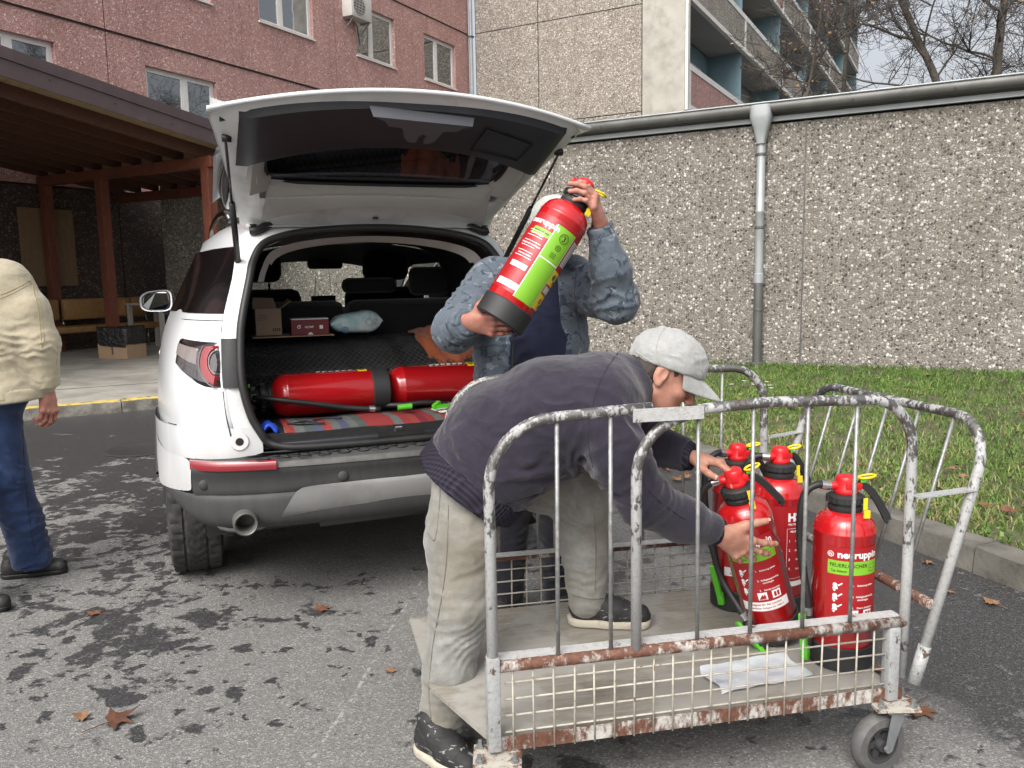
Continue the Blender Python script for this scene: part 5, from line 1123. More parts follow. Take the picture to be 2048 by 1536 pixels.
# ------------------------------------------------------------------ load of the car
def carobj(o): o.matrix_world = CAR @ o.matrix_world; return o
def in_car(name, label, cat, loc, rz=0, group=None):
    e_ = empty(name, label=label, cat=cat, group=group); e_.matrix_world = CAR @ Matrix.Translation(loc) @ Matrix.Rotation(rz, 4, 'Z'); return e_
def oz(y): return .985 + .085 * min(1, max(0, (y - .58) / .15)) + .06 * min(1, max(0, (y - .73) / .4))
og = in_car('storage_case', 'low black storage case with sloped top lying against the rear seats of the car', 'case', (0, 0, 0))
m = MB(); YS = [.565, .58, .62, .68, .74, .85, 1.0, 1.12]
m.grid([[(x, y, oz(y) if k else .80) for k, y in enumerate([.555] + YS)] for x in (-.585, -.57, -.2, .2, .57, .585)]); m.build('case_top', M['cabin'], og, 30)
for x in (-.075, .165):
    m = MB(); m.grid([[(x + dx, y - .004 * (k == 0), (oz(y) if k else .81) + .007) for k, y in enumerate([.552] + YS)] for dx in (-.025, .025)]); m.build('strap', M['rubber'], og, 30)
nt = MB(); nx, ny = 36, 17
def npt(i, j):
    s_ = j / ny * .66; y = .552 + max(0, s_ - .17); z = (.82 + s_) if s_ < .17 else oz(y); return Vector((-.57 + 1.14 * i / nx, min(y, 1.1), z + .008 + random.uniform(-.002, .003)))
for i in range(-ny, nx + 1):
    for sg in (1, -1):
        pts = []
        for j in range(ny + 1):
            ii = (i + j) if sg == 1 else (nx - i - j)
            if 0 <= ii <= nx: pts.append(npt(ii, j))
        if len(pts) > 1: nt.tube(pts, .0021, 3, False)
o = nt.build('cargo_net', plain('grey_black_net_cord', (.06, .06, .062), .6)); carobj(o); tag(o, 'black diamond mesh cargo net stretched over the storage case', 'net'); o['kind'] = 'thing' if False else ''
del o['kind']
for pts in ([npt(0, ny), npt(nx, ny)],): pass
M['card_box'] = plain('printed_cardboard', (.30, .215, .15), .8, var=.06)
b = in_car('cardboard_box', 'small open cardboard box at the left end of the car boot', 'box', (-.45, .88, 1.155), R(4))
m = MB(); m.box(-.062, -.05, 0, .062, -.047, .13); m.box(-.062, .047, 0, .062, .05, .13); m.box(-.062, -.047, 0, -.059, .047, .13); m.box(.059, -.047, 0, .062, .047, .13); m.box(-.059, -.047, 0, .059, .047, .004); m.build('carton', M['card_box'], b)
m = MB(); m.add([(.062, -.05, .13), (.062, .05, .13), (.115, .04, .175), (.115, -.055, .165)], [(0, 1, 2, 3)]); solid(m.build('flap', M['card_box'], b), .003); m = MB(); m.add([(-.06, .05, .13), (.06, .05, .13), (.05, .09, .18), (-.05, .09, .185)], [(0, 1, 2, 3)]); solid(m.build('flap', M['card_box'], b), .003)
m = MB()
for k in range(4): m.box(.018 + .010 * k, -.0508, .018, .024 + .010 * k, -.0503, .034)
m.build('printed_symbols', M['bumper'], b); m = MB()
for k in range(4): m.box(-.05, -.0508, .075 + .008 * k, -.005, -.0503, .077 + .008 * k)
m.build('print', M['bumper'], b)
m = MB(); m.box(-.53, .76, 1.146, -.14, 1.02, 1.151); o = m.build('cardboard_sheet', M['card']); carobj(o); tag(o, 'flat cardboard sheet under the boxes in the car boot', 'cardboard')
b = in_car('carton', 'flat maroon carton with white print between cardboard box and wet wipes', 'box', (-.25, .85, 1.152), R(-2))
m = MB(); m.box(-.092, -.06, 0, .092, .06, .075, None, .002); m.build('carton_body', plain('maroon_card', (.16, .014, .02), .5, var=.05), b)
m = MB(); m.box(-.090, -.058, .0755, .090, .058, .080); m.build('lid', M['white_print'], b)
m = MB(); V, F = text2d('OLYMP', .014, .02); m.add([(x - .005, -.0612, .034 + y) for x, y in V], F); m.add([(-.055 + r_ * math.cos(a), -.0612, .040 + r_ * math.sin(a)) for a in np.linspace(0, 2 * PI, 18) for r_ in (.005, .0085)], [(2 * i, 2 * i + 1, 2 * i + 3, 2 * i + 2) for i in range(17)]); m.add([(-.053, -.0612, .047), (-.045, -.0612, .047), (-.045, -.0612, .0495), (-.053, -.0612, .0495)], [(0, 1, 2, 3)])
m.V = [v if v.z > .01 else v for v in m.V]; m.build('lettering', M['white_print'], b)
m = MB(); m.add([(.012 * math.cos(a), -.0612, .0 + .012 * abs(math.sin(a))) for a in np.linspace(0, PI, 10)], [tuple(range(10))]); m.box(.045, -.0615, .028, .062, -.061, .046); m.build('white_mark', M['white_print'], b)
def mat_wipes():
    t = NT('pale_blue_foil_pack'); v = t.co(); n_ = t.noise(v, 11., 4, .5)
    col = t.ramp(n_, [(.3, (.22, .40, .44)), (.5, (.40, .54, .56)), (.7, (.62, .69, .68))])
    return t.bsdf(Base_Color=col, Roughness=.22, Specular_IOR_Level=.6, Normal=t.bump(t.noise(v, 40., 5, .6), .6, .01))
b = in_car('wet_wipes_pack', 'pale blue crinkled pack of wet wipes on the black case', 'wet wipes', (-.015, .86, 1.15), R(3))
m = MB(); G = []
rr = np.random.default_rng(9)
for i in range(17):
    u = -1 + 2 * i / 16; e_ = (1 - abs(u) ** 5); row = []
    for k in range(22):
        a = 2 * PI * k / 22; h = .055 + .012 * u; row.append((u * .135 + rr.normal(0, .0015), .065 * math.copysign(abs(math.cos(a)) ** .6, math.cos(a)) * max(.75, e_) , .052 + .006 * u + (h * e_ + .004) * math.copysign(abs(math.sin(a)) ** .7, math.sin(a)) * .92 + rr.normal(0, .0018)))
    G.append(row)
m.grid(G, True); o = m.build('pack', mat_wipes(), b, True); subsurf(o, 1)
for xx, zz, r_ in ((.055, .055, .017), (.09, .06, .013), (-.07, .02, .014)):
    m = MB(); m.tube([(xx + r_ * math.cos(a), -.069, zz + r_ * math.sin(a)) for a in np.linspace(0, 2 * PI, 18, endpoint=False)], .0016, 5, False, True); m.build('printed_ring', M['blue_plastic'] if xx < 0 else M['soffit'], b)
# towel: crumpled mound hanging over the edge of the case
M['towel'] = cloth('orange_terry_cloth', (.33, .085, .035), (.42, .13, .06), .95, 300., .8)
m = MB(); G = []; rr = np.random.default_rng(4)
for i in range(34):
    row = []
    for j in range(30):
        u, w = i / 33, j / 29; x = .30 + .30 * u + .01 * math.sin(9 * w); y = 1.0 - .44 * w + .02 * math.sin(6 * u + 2)
        z = oz(max(y, .57)) + .012 + .085 * math.exp(-((u - .42) / .33) ** 2 - ((w - .35) / .28) ** 2) + .014 * math.sin(13 * u + 5 * w) * math.sin(9 * w - 4 * u) + .008 * math.sin(23 * u - 11 * w)
        if w > .80: z -= (w - .80) * .35 * (.4 + u)
        row.append((x, y, max(z, oz(max(y, .57)) + .008 if w < .85 else z)))
    G.append(row)
m.grid(G); o = m.build('towel', M['towel'], None, True); solid(o, .006, 1); subsurf(o, 1); carobj(o); tag(o, 'crumpled orange towel draped over the black case in the car', 'towel')
def mat_rug():
    t = NT('striped_woven_rag_rug'); v = t.co(); x = t.n('SeparateXYZ', 0, None, Vector=v); y = t.n('SeparateXYZ', 1, None, Vector=v)
    xx = t.math('ADD', x, t.math('MULTIPLY_ADD', t.noise(v, 5., 2), .012, -.006)); u = t.math('MULTIPLY_ADD', xx, 26., t.math('MULTIPLY', y, 1.5))
    wn_ = t.n('TexWhiteNoise', 0, {'noise_dimensions': '1D'}, W=t.math('FLOOR', u))
    col = t.ramp(wn_, [(0., (.27, .045, .045)), (.18, (.085, .10, .095)), (.32, (.28, .13, .13)), (.46, (.085, .095, .15)), (.54, (.13, .14, .135)), (.68, (.20, .03, .045)), (.80, (.22, .20, .19)), (.88, (.30, .06, .05))], True)
    col = t.mix(t.math('MULTIPLY', t.noise(v, 140., 3), .5), col, t.mix(1., col, (1.6, 1.6, 1.6), 'MULTIPLY'))
    w = t.n('TexWave', 0, {'wave_type': 'BANDS', 'bands_direction': 'Y'}, Vector=v, Scale=70., Distortion=3., Detail=2.)
    return t.bsdf(Base_Color=col, Roughness=.95, Specular_IOR_Level=.1, Normal=t.bump(t.math('ADD', w, t.noise(v, 300., 2)), .8, .004))
m = MB(); m.grid([[(x, y, .800 - max(0, .17 - y) * .25 + .004 * math.sin(x * 17 + y * 9)) for x in np.linspace(-.47, .58, 40)] for y in (.092, .10, .12, .14, .17, .22, .28, .36)]); o = m.build('rug', mat_rug(), None, True); solid(o, .008, 1); carobj(o); tag(o, 'rag rug with red grey and blue stripes lying across the boot floor', 'rug')
m = MB(); G = [[(-.555 + .045 * u + .01 * math.sin(8 * w), .10 + .16 * w, .795 + .026 * math.sin(PI * u) * (1 - .4 * w) + .008 * math.sin(14 * w + 5 * u)) for u in np.linspace(0, 1, 8)] for w in np.linspace(0, 1, 12)]; m.grid(G); o = m.build('work_glove', plain('blue_rubbery_cloth', (.02, .07, .50), .5), None, True); solid(o, .01, 1); carobj(o); tag(o, 'crumpled bright blue work glove in the left corner of the boot', 'glove')
m = MB(); m.tube(spline([(-.45, .19, .812), (-.40, .15, .816), (-.33, .17, .812), (-.37, .2, .818), (-.43, .17, .814), (-.36, .145, .815), (-.30, .14, .812)], 8), .004, 6); m.tube(spline([(-.36, .22, .812), (-.28, .245, .815), (-.21, .24, .812)], 6), .004, 6); o = m.build('black_cord', M['rubber'], None, True); carobj(o); tag(o, 'tangled thin black cord lying on the striped rug', 'cord')
m = MB(); m.box(-.10, -.05, 0, .12, .06, .004); m.box(-.04, -.02, .005, .20, .07, .008, Matrix.Rotation(R(14), 4, 'Z')); o = m.build('paper', M['white_print']); o.matrix_world = CAR @ Matrix.Translation((.32, .235, .812)) @ Matrix.Rotation(R(8), 4, 'Z'); tag(o, 'white printed leaflets lying on the rug under the green nozzle grip', 'papers')
MB().box(-.06, -.045, .0045, .02, -.005, .0055).build('print', M['yellow_print'], o); MB().box(.06, .0, .0085, .15, .04, .0095).build('print', M['yellow_print'], o)
m = MB(); m.beam((.20, .20, .835), (.40, .235, .838), .022, .016); m.beam((.20, .195, .835), (.235, .225, .85), .018, .02); m.tube([(.05, .262, .835), (.115, .262, .838)], [.013, .014], 10); o = m.build('nozzle_grip', M['green_plastic'], None, 40); carobj(o); tag(o, 'loose green nozzle grip lying in front of the right boot extinguisher', 'nozzle')

# ------------------------------------------------------------------ the roll cart
CT = Matrix.Translation((-.062, 1.995, 0)) @ Matrix.Rotation(R(11.4), 4, 'Z')
def chipped(name, paint, bare, rust, amt, ramt, sc=22., metal=.6, zmix=None, soft=0.):
    t = NT(name); v = t.co(); st_ = t.co('Object', (1, 1, .5))
    n1 = t.noise(st_, sc, 9, .72); n2 = t.noise(v, sc * .16, 4, .6); n3 = t.noise(v, sc * 1.7, 6, .7)
    k = t.math('ADD', t.math('MULTIPLY', n1, .62), t.math('MULTIPLY', n2, .40))
    if zmix: k = t.math('ADD', k, t.ramp(t.n('SeparateXYZ', 2, None, Vector=v), [(zmix[0], 0.), (zmix[1], zmix[2])]))
    chip = t.ramp(k, [(amt - soft, 0.), (amt + .02 + soft, 1.)])
    rk = t.math('ADD', t.math('MULTIPLY', n3, .45), t.math('MULTIPLY', n2, .6)); rs = t.ramp(rk, [(ramt, 0.), (ramt + .05, 1.)])
    under = t.mix(rs, bare, t.mix(t.ramp(n3, [(.3, 0.), (.7, 1.)]), rust, tuple(x * .4 for x in rust)))
    pc = t.mix(t.ramp(n2, [(.3, .0), (.7, .6)]), paint, tuple(x * .70 for x in paint)); pc = t.mix(t.math('MULTIPLY', t.ramp(n3, [(.5, 0.), (.68, 1.)]), .35), pc, rust); col = t.mix(chip, pc, under)
    mt = t.math('MULTIPLY', chip, t.math('MULTIPLY_ADD', rs, -metal, metal))
    return t.bsdf(Base_Color=col, Metallic=mt, Roughness=t.math('MULTIPLY_ADD', rs, .3, .42), Normal=t.bump(t.math('ADD', t.math('MULTIPLY', chip, -.6), t.math('MULTIPLY', rs, t.noise(v, 160., 3))), .5, .0025))
M['tube'] = chipped('worn_tube_paint', (.40, .405, .40), (.16, .155, .15), (.105, .06, .042), .595, .60, 62., .7, (.55, 1.0, .11))
M['post'] = chipped('chipped_grey_paint', (.36, .37, .37), (.06, .05, .045), (.12, .06, .035), .575, .53, 50., .2)
M['rail'] = chipped('rusty_white_rail', (.50, .485, .45), (.15, .075, .05), (.165, .07, .042), .475, .455, 34., .1, None, .03)
M['flange'] = chipped('pale_grey_flange', (.47, .475, .47), (.16, .12, .10), (.17, .08, .05), .60, .50, 40., .1)
M['wire'] = chipped('cream_wire', (.46, .435, .37), (.20, .15, .11), (.18, .085, .045), .60, .50, 80., .1)
M['bar'] = plain('galvanised_bar', (.27, .275, .27), .45, .5, var=.25, vscale=40., dirt=((.5, .49, .46), .35, 60.))
def mat_deck():
    t = NT('worn_grey_plywood_deck'); v = t.co(); g = t.noise(t.co('Object', (1, 9, 1)), 6., 6, .6, 0, .6); w = t.noise(v, 3.4, 6, .62); sc = t.noise(t.co('Object', (2, 14, 1)), 22., 3)
    col = t.mix(t.ramp(g, [(.35, 0.), (.65, 1.)]), (.20, .182, .150), (.29, .272, .235)); col = t.mix(t.ramp(w, [(.47, 0.), (.53, .75)]), col, (.33, .32, .295)); col = t.mix(t.ramp(w, [(.30, .6), (.38, 0.)]), col, (.13, .115, .09)); col = t.mix(t.ramp(sc, [(.64, 0.), (.70, .4)]), col, (.42, .41, .39))
    return t.bsdf(Base_Color=col, Roughness=t.math('MULTIPLY_ADD', w, .5, .3, True), Normal=t.bump(t.math('ADD', g, t.noise(v, 120., 3)), .3, .002))
M['deck'] = mat_deck()
cart = empty('roll_cart', label='rusty white tubular roll cart with barred sides carrying fire extinguishers', cat='cart'); cart.matrix_world = CT
CL, CW, Z0, ZR = 1.185, .82, .205, .432
def tubepart(name, P, r, mat, seg=14, par=None): m = MB(); m.tube(P, r, seg); return m.build(name, M[mat], par or cart, True)
def hoop(y, sg):
    o_ = -.0 * sg
    P = [(0, y, Z0 + .02), (0, y, .88)] + [(x, y, z) for x, z in arc(.17, .90, .17, 180, 92, 10)] + [(.30, y, 1.078), (.425, y, 1.083)]
    tubepart('side_hoop', P, .0145, 'post' if False else 'tube')
    P = [(.385, y, ZR), (.385, y, .88)] + [(x, y, z) for x, z in arc(.385 + .15, .905, .15, 180, 105, 8)] + [(.56, y, 1.072), (.75, y, 1.082), (1.02, y, 1.074)] + [(x, y, z) for x, z in arc(1.045, .934, .14, 88, 0, 10)] + [(1.186, y, .60), (1.183, y, .27)]
    tubepart('side_hoop', P, .0145, 'tube')
    m = MB(); m.box(.37, y - .02, 1.050, .56, y - .0145, 1.084) if sg < 0 else m.box(.37, y + .0145, 1.050, .56, y + .02, 1.084); m.build('link_plate', M['flange'], cart)
    for x in (.172, .315, .557, .710, .866, 1.012):
        z1 = 1.07 if .2 < x < 1.0 else (1.062 if x < .2 else 1.07); m = MB(); m.tube([(x, y, ZR), (x + random.uniform(-.004, .004), y, z1)], .0058, 8); m.build('side_bar', M['bar'], cart, True)
    # lower guard: rail, wires, angle
    tubepart('guard_rail', [(.0, y, ZR), (CL, y, ZR)], .0155, 'rail')
    m = MB(); yi = y + .017 * -sg; m.box(.01, min(yi + .012 * sg, yi - .026 * sg), ZR + .0135, CL - .01, max(yi + .012 * sg, yi - .026 * sg), ZR + .0175); m.build('rail_flange', M['flange'], cart)
    w = 0
    for i in range(21):
        x = .05 + i * (CL - .09) / 20; m = MB(); m.tube([(x, y + .003 * sg, Z0 - .008), (x + random.uniform(-.003, .003), y + .003 * sg, ZR - .01)], .0028, 6); m.build('guard_wire', M['wire'], cart, True)
    for k in range(4):
        z = Z0 + .045 + k * .045; m = MB(); m.tube([(.03, y - .003 * sg, z), (CL - .03, y - .003 * sg, z + random.uniform(-.003, .003))], .0028, 6); m.build('guard_wire', M['wire'], cart, True)
    m = MB(); m.box(.0, y - .003, Z0 - .004, CL, y + .003, Z0 + .034); m.box(.0, min(y - .003 * sg, y - .035 * sg), Z0 - .004, CL, max(y - .003 * sg, y - .035 * sg), Z0 + .002); m.build('edge_angle', M['rail'], cart)
hoop(0, -1); hoop(CW, 1)
for y, sg in ((0, -1), (CW, 1)):
    m = MB(); m.box(-.018, y - .02, .12 + .09, .016, y + .02, ZR + .03, None, .004); m.build('corner_socket', M['post'], cart, 40)
    m = MB(); m.box(CL - .055, y - .016, Z0, CL - .02, y + .02, ZR - .01, None, .004); m.build('corner_socket', M['post'], cart, 40)
for x, nm in ((.02, 'end_beam'), (CL - .04, 'end_beam')):
    m = MB(); m.box(x - .015, .004, Z0 - .003, x + .02, CW - .004, Z0 + .03); m.build(nm, M['rail'], cart)
m = MB(); dk = [(-.02, .012), (CL - .03, .012), (CL - .03, CW - .012), (-.155, CW - .012), (-.135, .30)]; m.prism(dk, .012, Matrix.Translation((0, 0, .232))); m.build('deck', M['deck'], cart)
m = MB()
for p in ((.10, .42), (.5, .55), (.30, .40), (.8, .2)): m.lathe([(0, .0), (.006, 0), (.006, .003), (0, .003)], 8, Matrix.Translation((p[0], p[1], .2445)))
m.build('deck_bolt', M['galv'], cart)
# end gate leaning outwards at the right
def gp(t, y, o_=0): return Vector((CL + .018 + .205 * t, y, .285 + .715 * t + o_))
gy0, gy1 = .0, CW; rr_ = .14
P = [gp(0, gy0 - .035), gp(.70, gy0 - .035)] + [gp(.80 + .2 * math.sin(a), gy0 - .035 + rr_ * (1 - math.cos(a))) for a in np.linspace(0.1, PI / 2, 8)] + [gp(1., CW * .4), gp(1., CW * .6)] + [gp(.80 + .2 * math.cos(a), gy1 + .035 - rr_ * (1 - math.sin(a))) for a in np.linspace(0.0, PI / 2, 8)] + [gp(.5, gy1 + .035), gp(0.1, gy1 + .035)]
gate = tubepart('end_gate', P, .0145, 'tube')
for k in range(5):
    y = .11 + k * .15; m = MB(); m.tube([gp(.28, y), gp(.995, y)], .0055, 8); m.build('gate_bar', M['bar'], gate, True)
tubepart('gate_rail', [(CL + .065, -.035, .485), (CL + .065, CW + .03, .485)], .0155, 'rail', par=gate)
for y in (-.02, CW + .02):
    m = MB(); m.beam((CL + .0, y, .80), gp(.74, y - (.015 if y < 0 else -.015)), .004, .035, (0, 1, 0)); m.add([], []); m.build('link_plate', M['post'], cart)
for y in (0, CW): tubepart('gate_stub', [gp(-.03, y - .035 if y == 0 else y + .035), gp(.12, y - .035 if y == 0 else y + .035)], .018, 'post', par=gate)
# casters
M['fork'] = plain('zinc_plated_fork', (.30, .32, .33), .45, .6, var=.15, dirt=((.2, .16, .12), .25, 20.)); M['wheel_rubber'] = plain('grey_rubber_wheel', (.085, .085, .084), .7, var=.15, dirt=((.16, .15, .14), .4, 20.)); M['hub'] = plain('black_nylon_hub', (.04, .04, .042), .55)
M['plate'] = chipped('rusty_plate', (.42, .40, .35), (.17, .08, .05), (.19, .075, .04), .50, .47, 40., .1)
def caster(x, y, rot):
    c = empty('caster'); c.parent = cart; c.location = (x, y, 0)
    m = MB(); m.box(-.062, -.05, .192, .062, .05, .200, Matrix.Rotation(R(-11), 4, 'Z')); m.build('plate', M['plate'], c)
    for px in (-.045, .045):
        for py in (-.034, .034):
            m = MB(); q = Matrix.Rotation(R(-11), 4, 'Z') @ Vector((px, py, 0)); m.lathe([(.0, .2), (.011, .2), (.011, .209), (.006, .2095), (.006, .222), (.0, .223)], 6, Matrix.Translation((q.x, q.y, 0))); m.build('bolt', M['galv'], c, 30)
    Rm = Matrix.Rotation(rot, 4, 'Z'); ox = .046
    w = MB(); w.lathe([(.055, -.021), (.078, -.021), (.0835, -.013), (.085, 0), (.0835, .013), (.078, .021), (.055, .021), (.055, -.021)], 40, Rm @ Matrix.Translation((ox, 0, .085)) @ Matrix.Rotation(PI / 2, 4, 'X'), False); w.build('tyre', M['wheel_rubber'], c, 40)
    w = MB(); mm = Rm @ Matrix.Translation((ox, 0, .085)) @ Matrix.Rotation(PI / 2, 4, 'X'); w.lathe([(.0, -.026), (.016, -.026), (.018, -.014), (.018, .014), (.016, .026), (.0, .026)], 20, mm); w.lathe([(.044, -.016), (.055, -.018), (.055, .018), (.044, .016), (.044, -.016)], 32, mm, False)
    for k in range(5): a = 2 * PI * k / 5; w.beam(mm @ Vector((.015 * math.cos(a), .015 * math.sin(a), 0)), mm @ Vector((.046 * math.cos(a), .046 * math.sin(a), 0)), .02, .014, mm.to_3x3() @ Vector((0, 0, 1)))
    w.build('hub', M['hub'], c, 40)
    f = MB()
    for s_ in (-1, 1):
        yy = s_ * .031; P = [Rm @ Vector(p) for p in ((-.012, yy, .186), (.028, yy, .186), (.048, yy, .078), (.040, yy, .068), (.026, yy, .072), (-.012, yy, .165))]; P2 = [p + Rm @ Vector((0, s_ * .004, 0)) for p in P]; n_ = len(P)
        f.add(P + P2, [tuple(range(n_)), tuple(range(2 * n_ - 1, n_ - 1, -1))] + [(i, (i + 1) % n_, n_ + (i + 1) % n_, n_ + i) for i in range(n_)])
        f.tube([Rm @ Vector((ox, s_ * .034, .085)), Rm @ Vector((ox, s_ * .044, .085))], .010, 6)
    f.box(-.03, -.035, .180, .03, .035, .191, Rm, .002); f.build('fork', M['fork'], c, 30)
caster(.005, -.012, R(200)); caster(CL - .035, -.008, R(188)); caster(.005, CW + .0, R(150)); caster(CL - .035, CW + .0, R(230))
m = MB(); G = [[(.66 + .30 * u + .01 * math.sin(7 * w), .06 + .16 * w + .03 * u, .2465 + .004 * abs(math.sin(11 * u + 4 * w)) + .004 * abs(math.sin(8 * w - 5 * u))) for u in np.linspace(0, 1, 18)] for w in np.linspace(0, 1, 10)]; m.grid(G); o = m.build('plastic_sheet', plain('crinkled_white_plastic', (.62, .66, .70), .3, bump=.4, bscale=25.), None, True); o.matrix_world = CT.copy(); tag(o, 'crinkled white plastic sheet lying on the deck of the cart', 'sheet')
# ------------------------------------------------------------------ people: smooth-blended distance fields meshed by surface nets
def _v(p): return np.array(p, np.float32)
class Sdf:
    def __init__(s, lo, hi, h):
        s.lo = _v(lo); s.h = h; s.n = np.ceil((_v(hi) - s.lo) / h).astype(int) + 1
        s.ax = [s.lo[i] + h * np.arange(s.n[i], dtype=np.float32) for i in range(3)]; s.f = np.full(s.n, 9., np.float32)
    def _sl(s, lo, hi):
        a = np.clip(np.floor((lo - s.lo) / s.h).astype(int), 0, s.n); b = np.clip(np.ceil((hi - s.lo) / s.h).astype(int) + 1, 0, s.n)
        sl = tuple(slice(int(a[i]), int(b[i])) for i in range(3))
        return sl, np.meshgrid(*[s.ax[i][sl[i]] for i in range(3)], indexing='ij', sparse=True)
    def _merge(s, sl, d, k, op):
        f = s.f[sl]
        if op == '+':
            h = np.clip(.5 + .5 * (f - d) / k, 0, 1); s.f[sl] = f * (1 - h) + d * h - k * h * (1 - h)
        else:
            h = np.clip(.5 - .5 * (f + d) / k, 0, 1); s.f[sl] = f * (1 - h) - d * h + k * h * (1 - h)
    def cone(s, p0, p1, r0, r1, k=.03, flat=None, op='+'):
        p0, p1 = _v(p0), _v(p1); R_ = max(r0, r1) / (1 if not flat else min(1, flat[1])) * (1 if not flat else max(1, flat[1])) + k * 1.5 + s.h * 2
        sl, (X, Y, Z) = s._sl(np.minimum(p0, p1) - R_, np.maximum(p0, p1) + R_)
        if any(x.size == 0 for x in (X, Y, Z)): return s
        d_ = p1 - p0; L2 = max(float(d_ @ d_), 1e-9)
        t = np.clip(((X - p0[0]) * d_[0] + (Y - p0[1]) * d_[1] + (Z - p0[2]) * d_[2]) / L2, 0, 1)
        qx, qy, qz = X - p0[0] - t * d_[0], Y - p0[1] - t * d_[1], Z - p0[2] - t * d_[2]
        if flat:
            a = _v(flat[0]); a = a / np.linalg.norm(a); m = (qx * a[0] + qy * a[1] + qz * a[2]) * (1 / flat[1] - 1); qx, qy, qz = qx + m * a[0], qy + m * a[1], qz + m * a[2]
        d = np.sqrt(qx * qx + qy * qy + qz * qz) - (r0 + (r1 - r0) * t); s._merge(sl, d, k, op); return s
    def chain(s, P, k=.03, flat=None):
        for (a, ra), (b, rb) in zip(P[:-1], P[1:]): s.cone(a, b, ra, rb, k, flat)
        return s
    def ell(s, c, r, k=.02, rot=None, op='+'):
        c, r = _v(c), _v(r); R_ = float(r.max()) + k * 1.5 + s.h * 2; sl, (X, Y, Z) = s._sl(c - R_, c + R_)
        if any(x.size == 0 for x in (X, Y, Z)): return s
        x, y, z = X - c[0], Y - c[1], Z - c[2]
        if rot is not None:
            q = [x * a[0] + y * a[1] + z * a[2] for a in rot]
        else: q = [x, y, z]
        k0 = np.sqrt(sum((q[i] / r[i]) ** 2 for i in range(3))); k1 = np.sqrt(sum((q[i] / r[i] ** 2) ** 2 for i in range(3))) + 1e-6
        s._merge(sl, k0 * (k0 - 1) / k1, k, op); return s
    def cut(s, p, n, rad=None):
        """keep the side the normal points to (only within rad of p, if given)"""
        p, n = _v(p), _v(n); n = n / np.linalg.norm(n); X, Y, Z = np.meshgrid(*s.ax, indexing='ij', sparse=True)
        g = np.maximum(s.f, -((X - p[0]) * n[0] + (Y - p[1]) * n[1] + (Z - p[2]) * n[2]))
        s.f = g if rad is None else np.where((X - p[0]) ** 2 + (Y - p[1]) ** 2 + (Z - p[2]) ** 2 < rad * rad, g, s.f); return s
    def mesh(s):
        f = s.f; neg = f < 0; n = s.n; c = np.zeros(n - 1, np.int8)
        for dx in (0, 1):
            for dy in (0, 1):
                for dz in (0, 1): c += neg[dx:n[0] - 1 + dx, dy:n[1] - 1 + dy, dz:n[2] - 1 + dz]
        act = (c > 0) & (c < 8); I, J, K = np.nonzero(act); idx = np.full(n - 1, -1, np.int64); idx[I, J, K] = np.arange(len(I))
        acc = np.zeros((len(I), 3)); cnt = np.zeros(len(I))
        for a in range(3):
            o1, o2 = [x for x in range(3) if x != a]
            for u in (0, 1):
                for w in (0, 1):
                    d0 = [0, 0, 0]; d0[o1] = u; d0[o2] = w; d1 = list(d0); d1[a] = 1
                    f0 = f[I + d0[0], J + d0[1], K + d0[2]]; f1 = f[I + d1[0], J + d1[1], K + d1[2]]; m = (f0 < 0) != (f1 < 0); t = np.where(m, f0 / np.where(m, f0 - f1, 1), 0)
                    p = np.zeros((len(I), 3)); p[:, o1] = u; p[:, o2] = w; p[:, a] = t; acc += p * m[:, None]; cnt += m
        V = s.lo + (np.stack([I, J, K], 1) + acc / cnt[:, None]) * s.h; Q = []
        for a in range(3):
            o1, o2 = (a + 1) % 3, (a + 2) % 3; A = [slice(1, -1)] * 3; A[a] = slice(0, -1); B = [slice(1, -1)] * 3; B[a] = slice(1, None)
            sg = neg[tuple(A)] != neg[tuple(B)]; P = np.nonzero(sg); base = [P[i] + (0 if i == a else 1) for i in range(3)]; ins = neg[tuple(A)][P]
            def cell(u, w):
                q = list(base); q[o1] = q[o1] - u; q[o2] = q[o2] - w; return idx[q[0], q[1], q[2]]
            q = np.stack([cell(1, 1), cell(0, 1), cell(0, 0), cell(1, 0)], 1); q[~ins] = q[~ins][:, ::-1]; Q.append(q)
        Q = np.concatenate(Q); Q = Q[(Q >= 0).all(1)]; return V, Q
def vnoise(P, seed=0):
    i = np.floor(P).astype(np.int64); f = P - i; f = f * f * (3 - 2 * f); out = 0
    for dx in (0, 1):
        for dy in (0, 1):
            for dz in (0, 1):
                h = ((i[:, 0] + dx) * 374761393 + (i[:, 1] + dy) * 668265263 + (i[:, 2] + dz) * 2147483647 + seed * 144665) & 0xffffffff
                h = ((h ^ (h >> 13)) * 1274126177) & 0xffffffff; h = (h ^ (h >> 16)) / 4294967295. * 2 - 1
                out = out + h * (f[:, 0] if dx else 1 - f[:, 0]) * (f[:, 1] if dy else 1 - f[:, 1]) * (f[:, 2] if dz else 1 - f[:, 2])
    return out
def vnorm(V, Q):
    n = np.cross(V[Q[:, 2]] - V[Q[:, 0]], V[Q[:, 3]] - V[Q[:, 1]]); N = np.zeros_like(V)
    for k in range(4): np.add.at(N, Q[:, k], n)
    return N / (np.linalg.norm(N, axis=1, keepdims=True) + 1e-9)
def relax(V, Q, it=2):
    for _ in range(it):
        S = np.zeros_like(V); C = np.zeros(len(V))
        for k in range(4):
            for j in (1, 3): np.add.at(S, Q[:, k], V[Q[:, (k + j) % 4]]); np.add.at(C, Q[:, k], 1)
        V = V * .5 + S / C[:, None] * .5
    return V
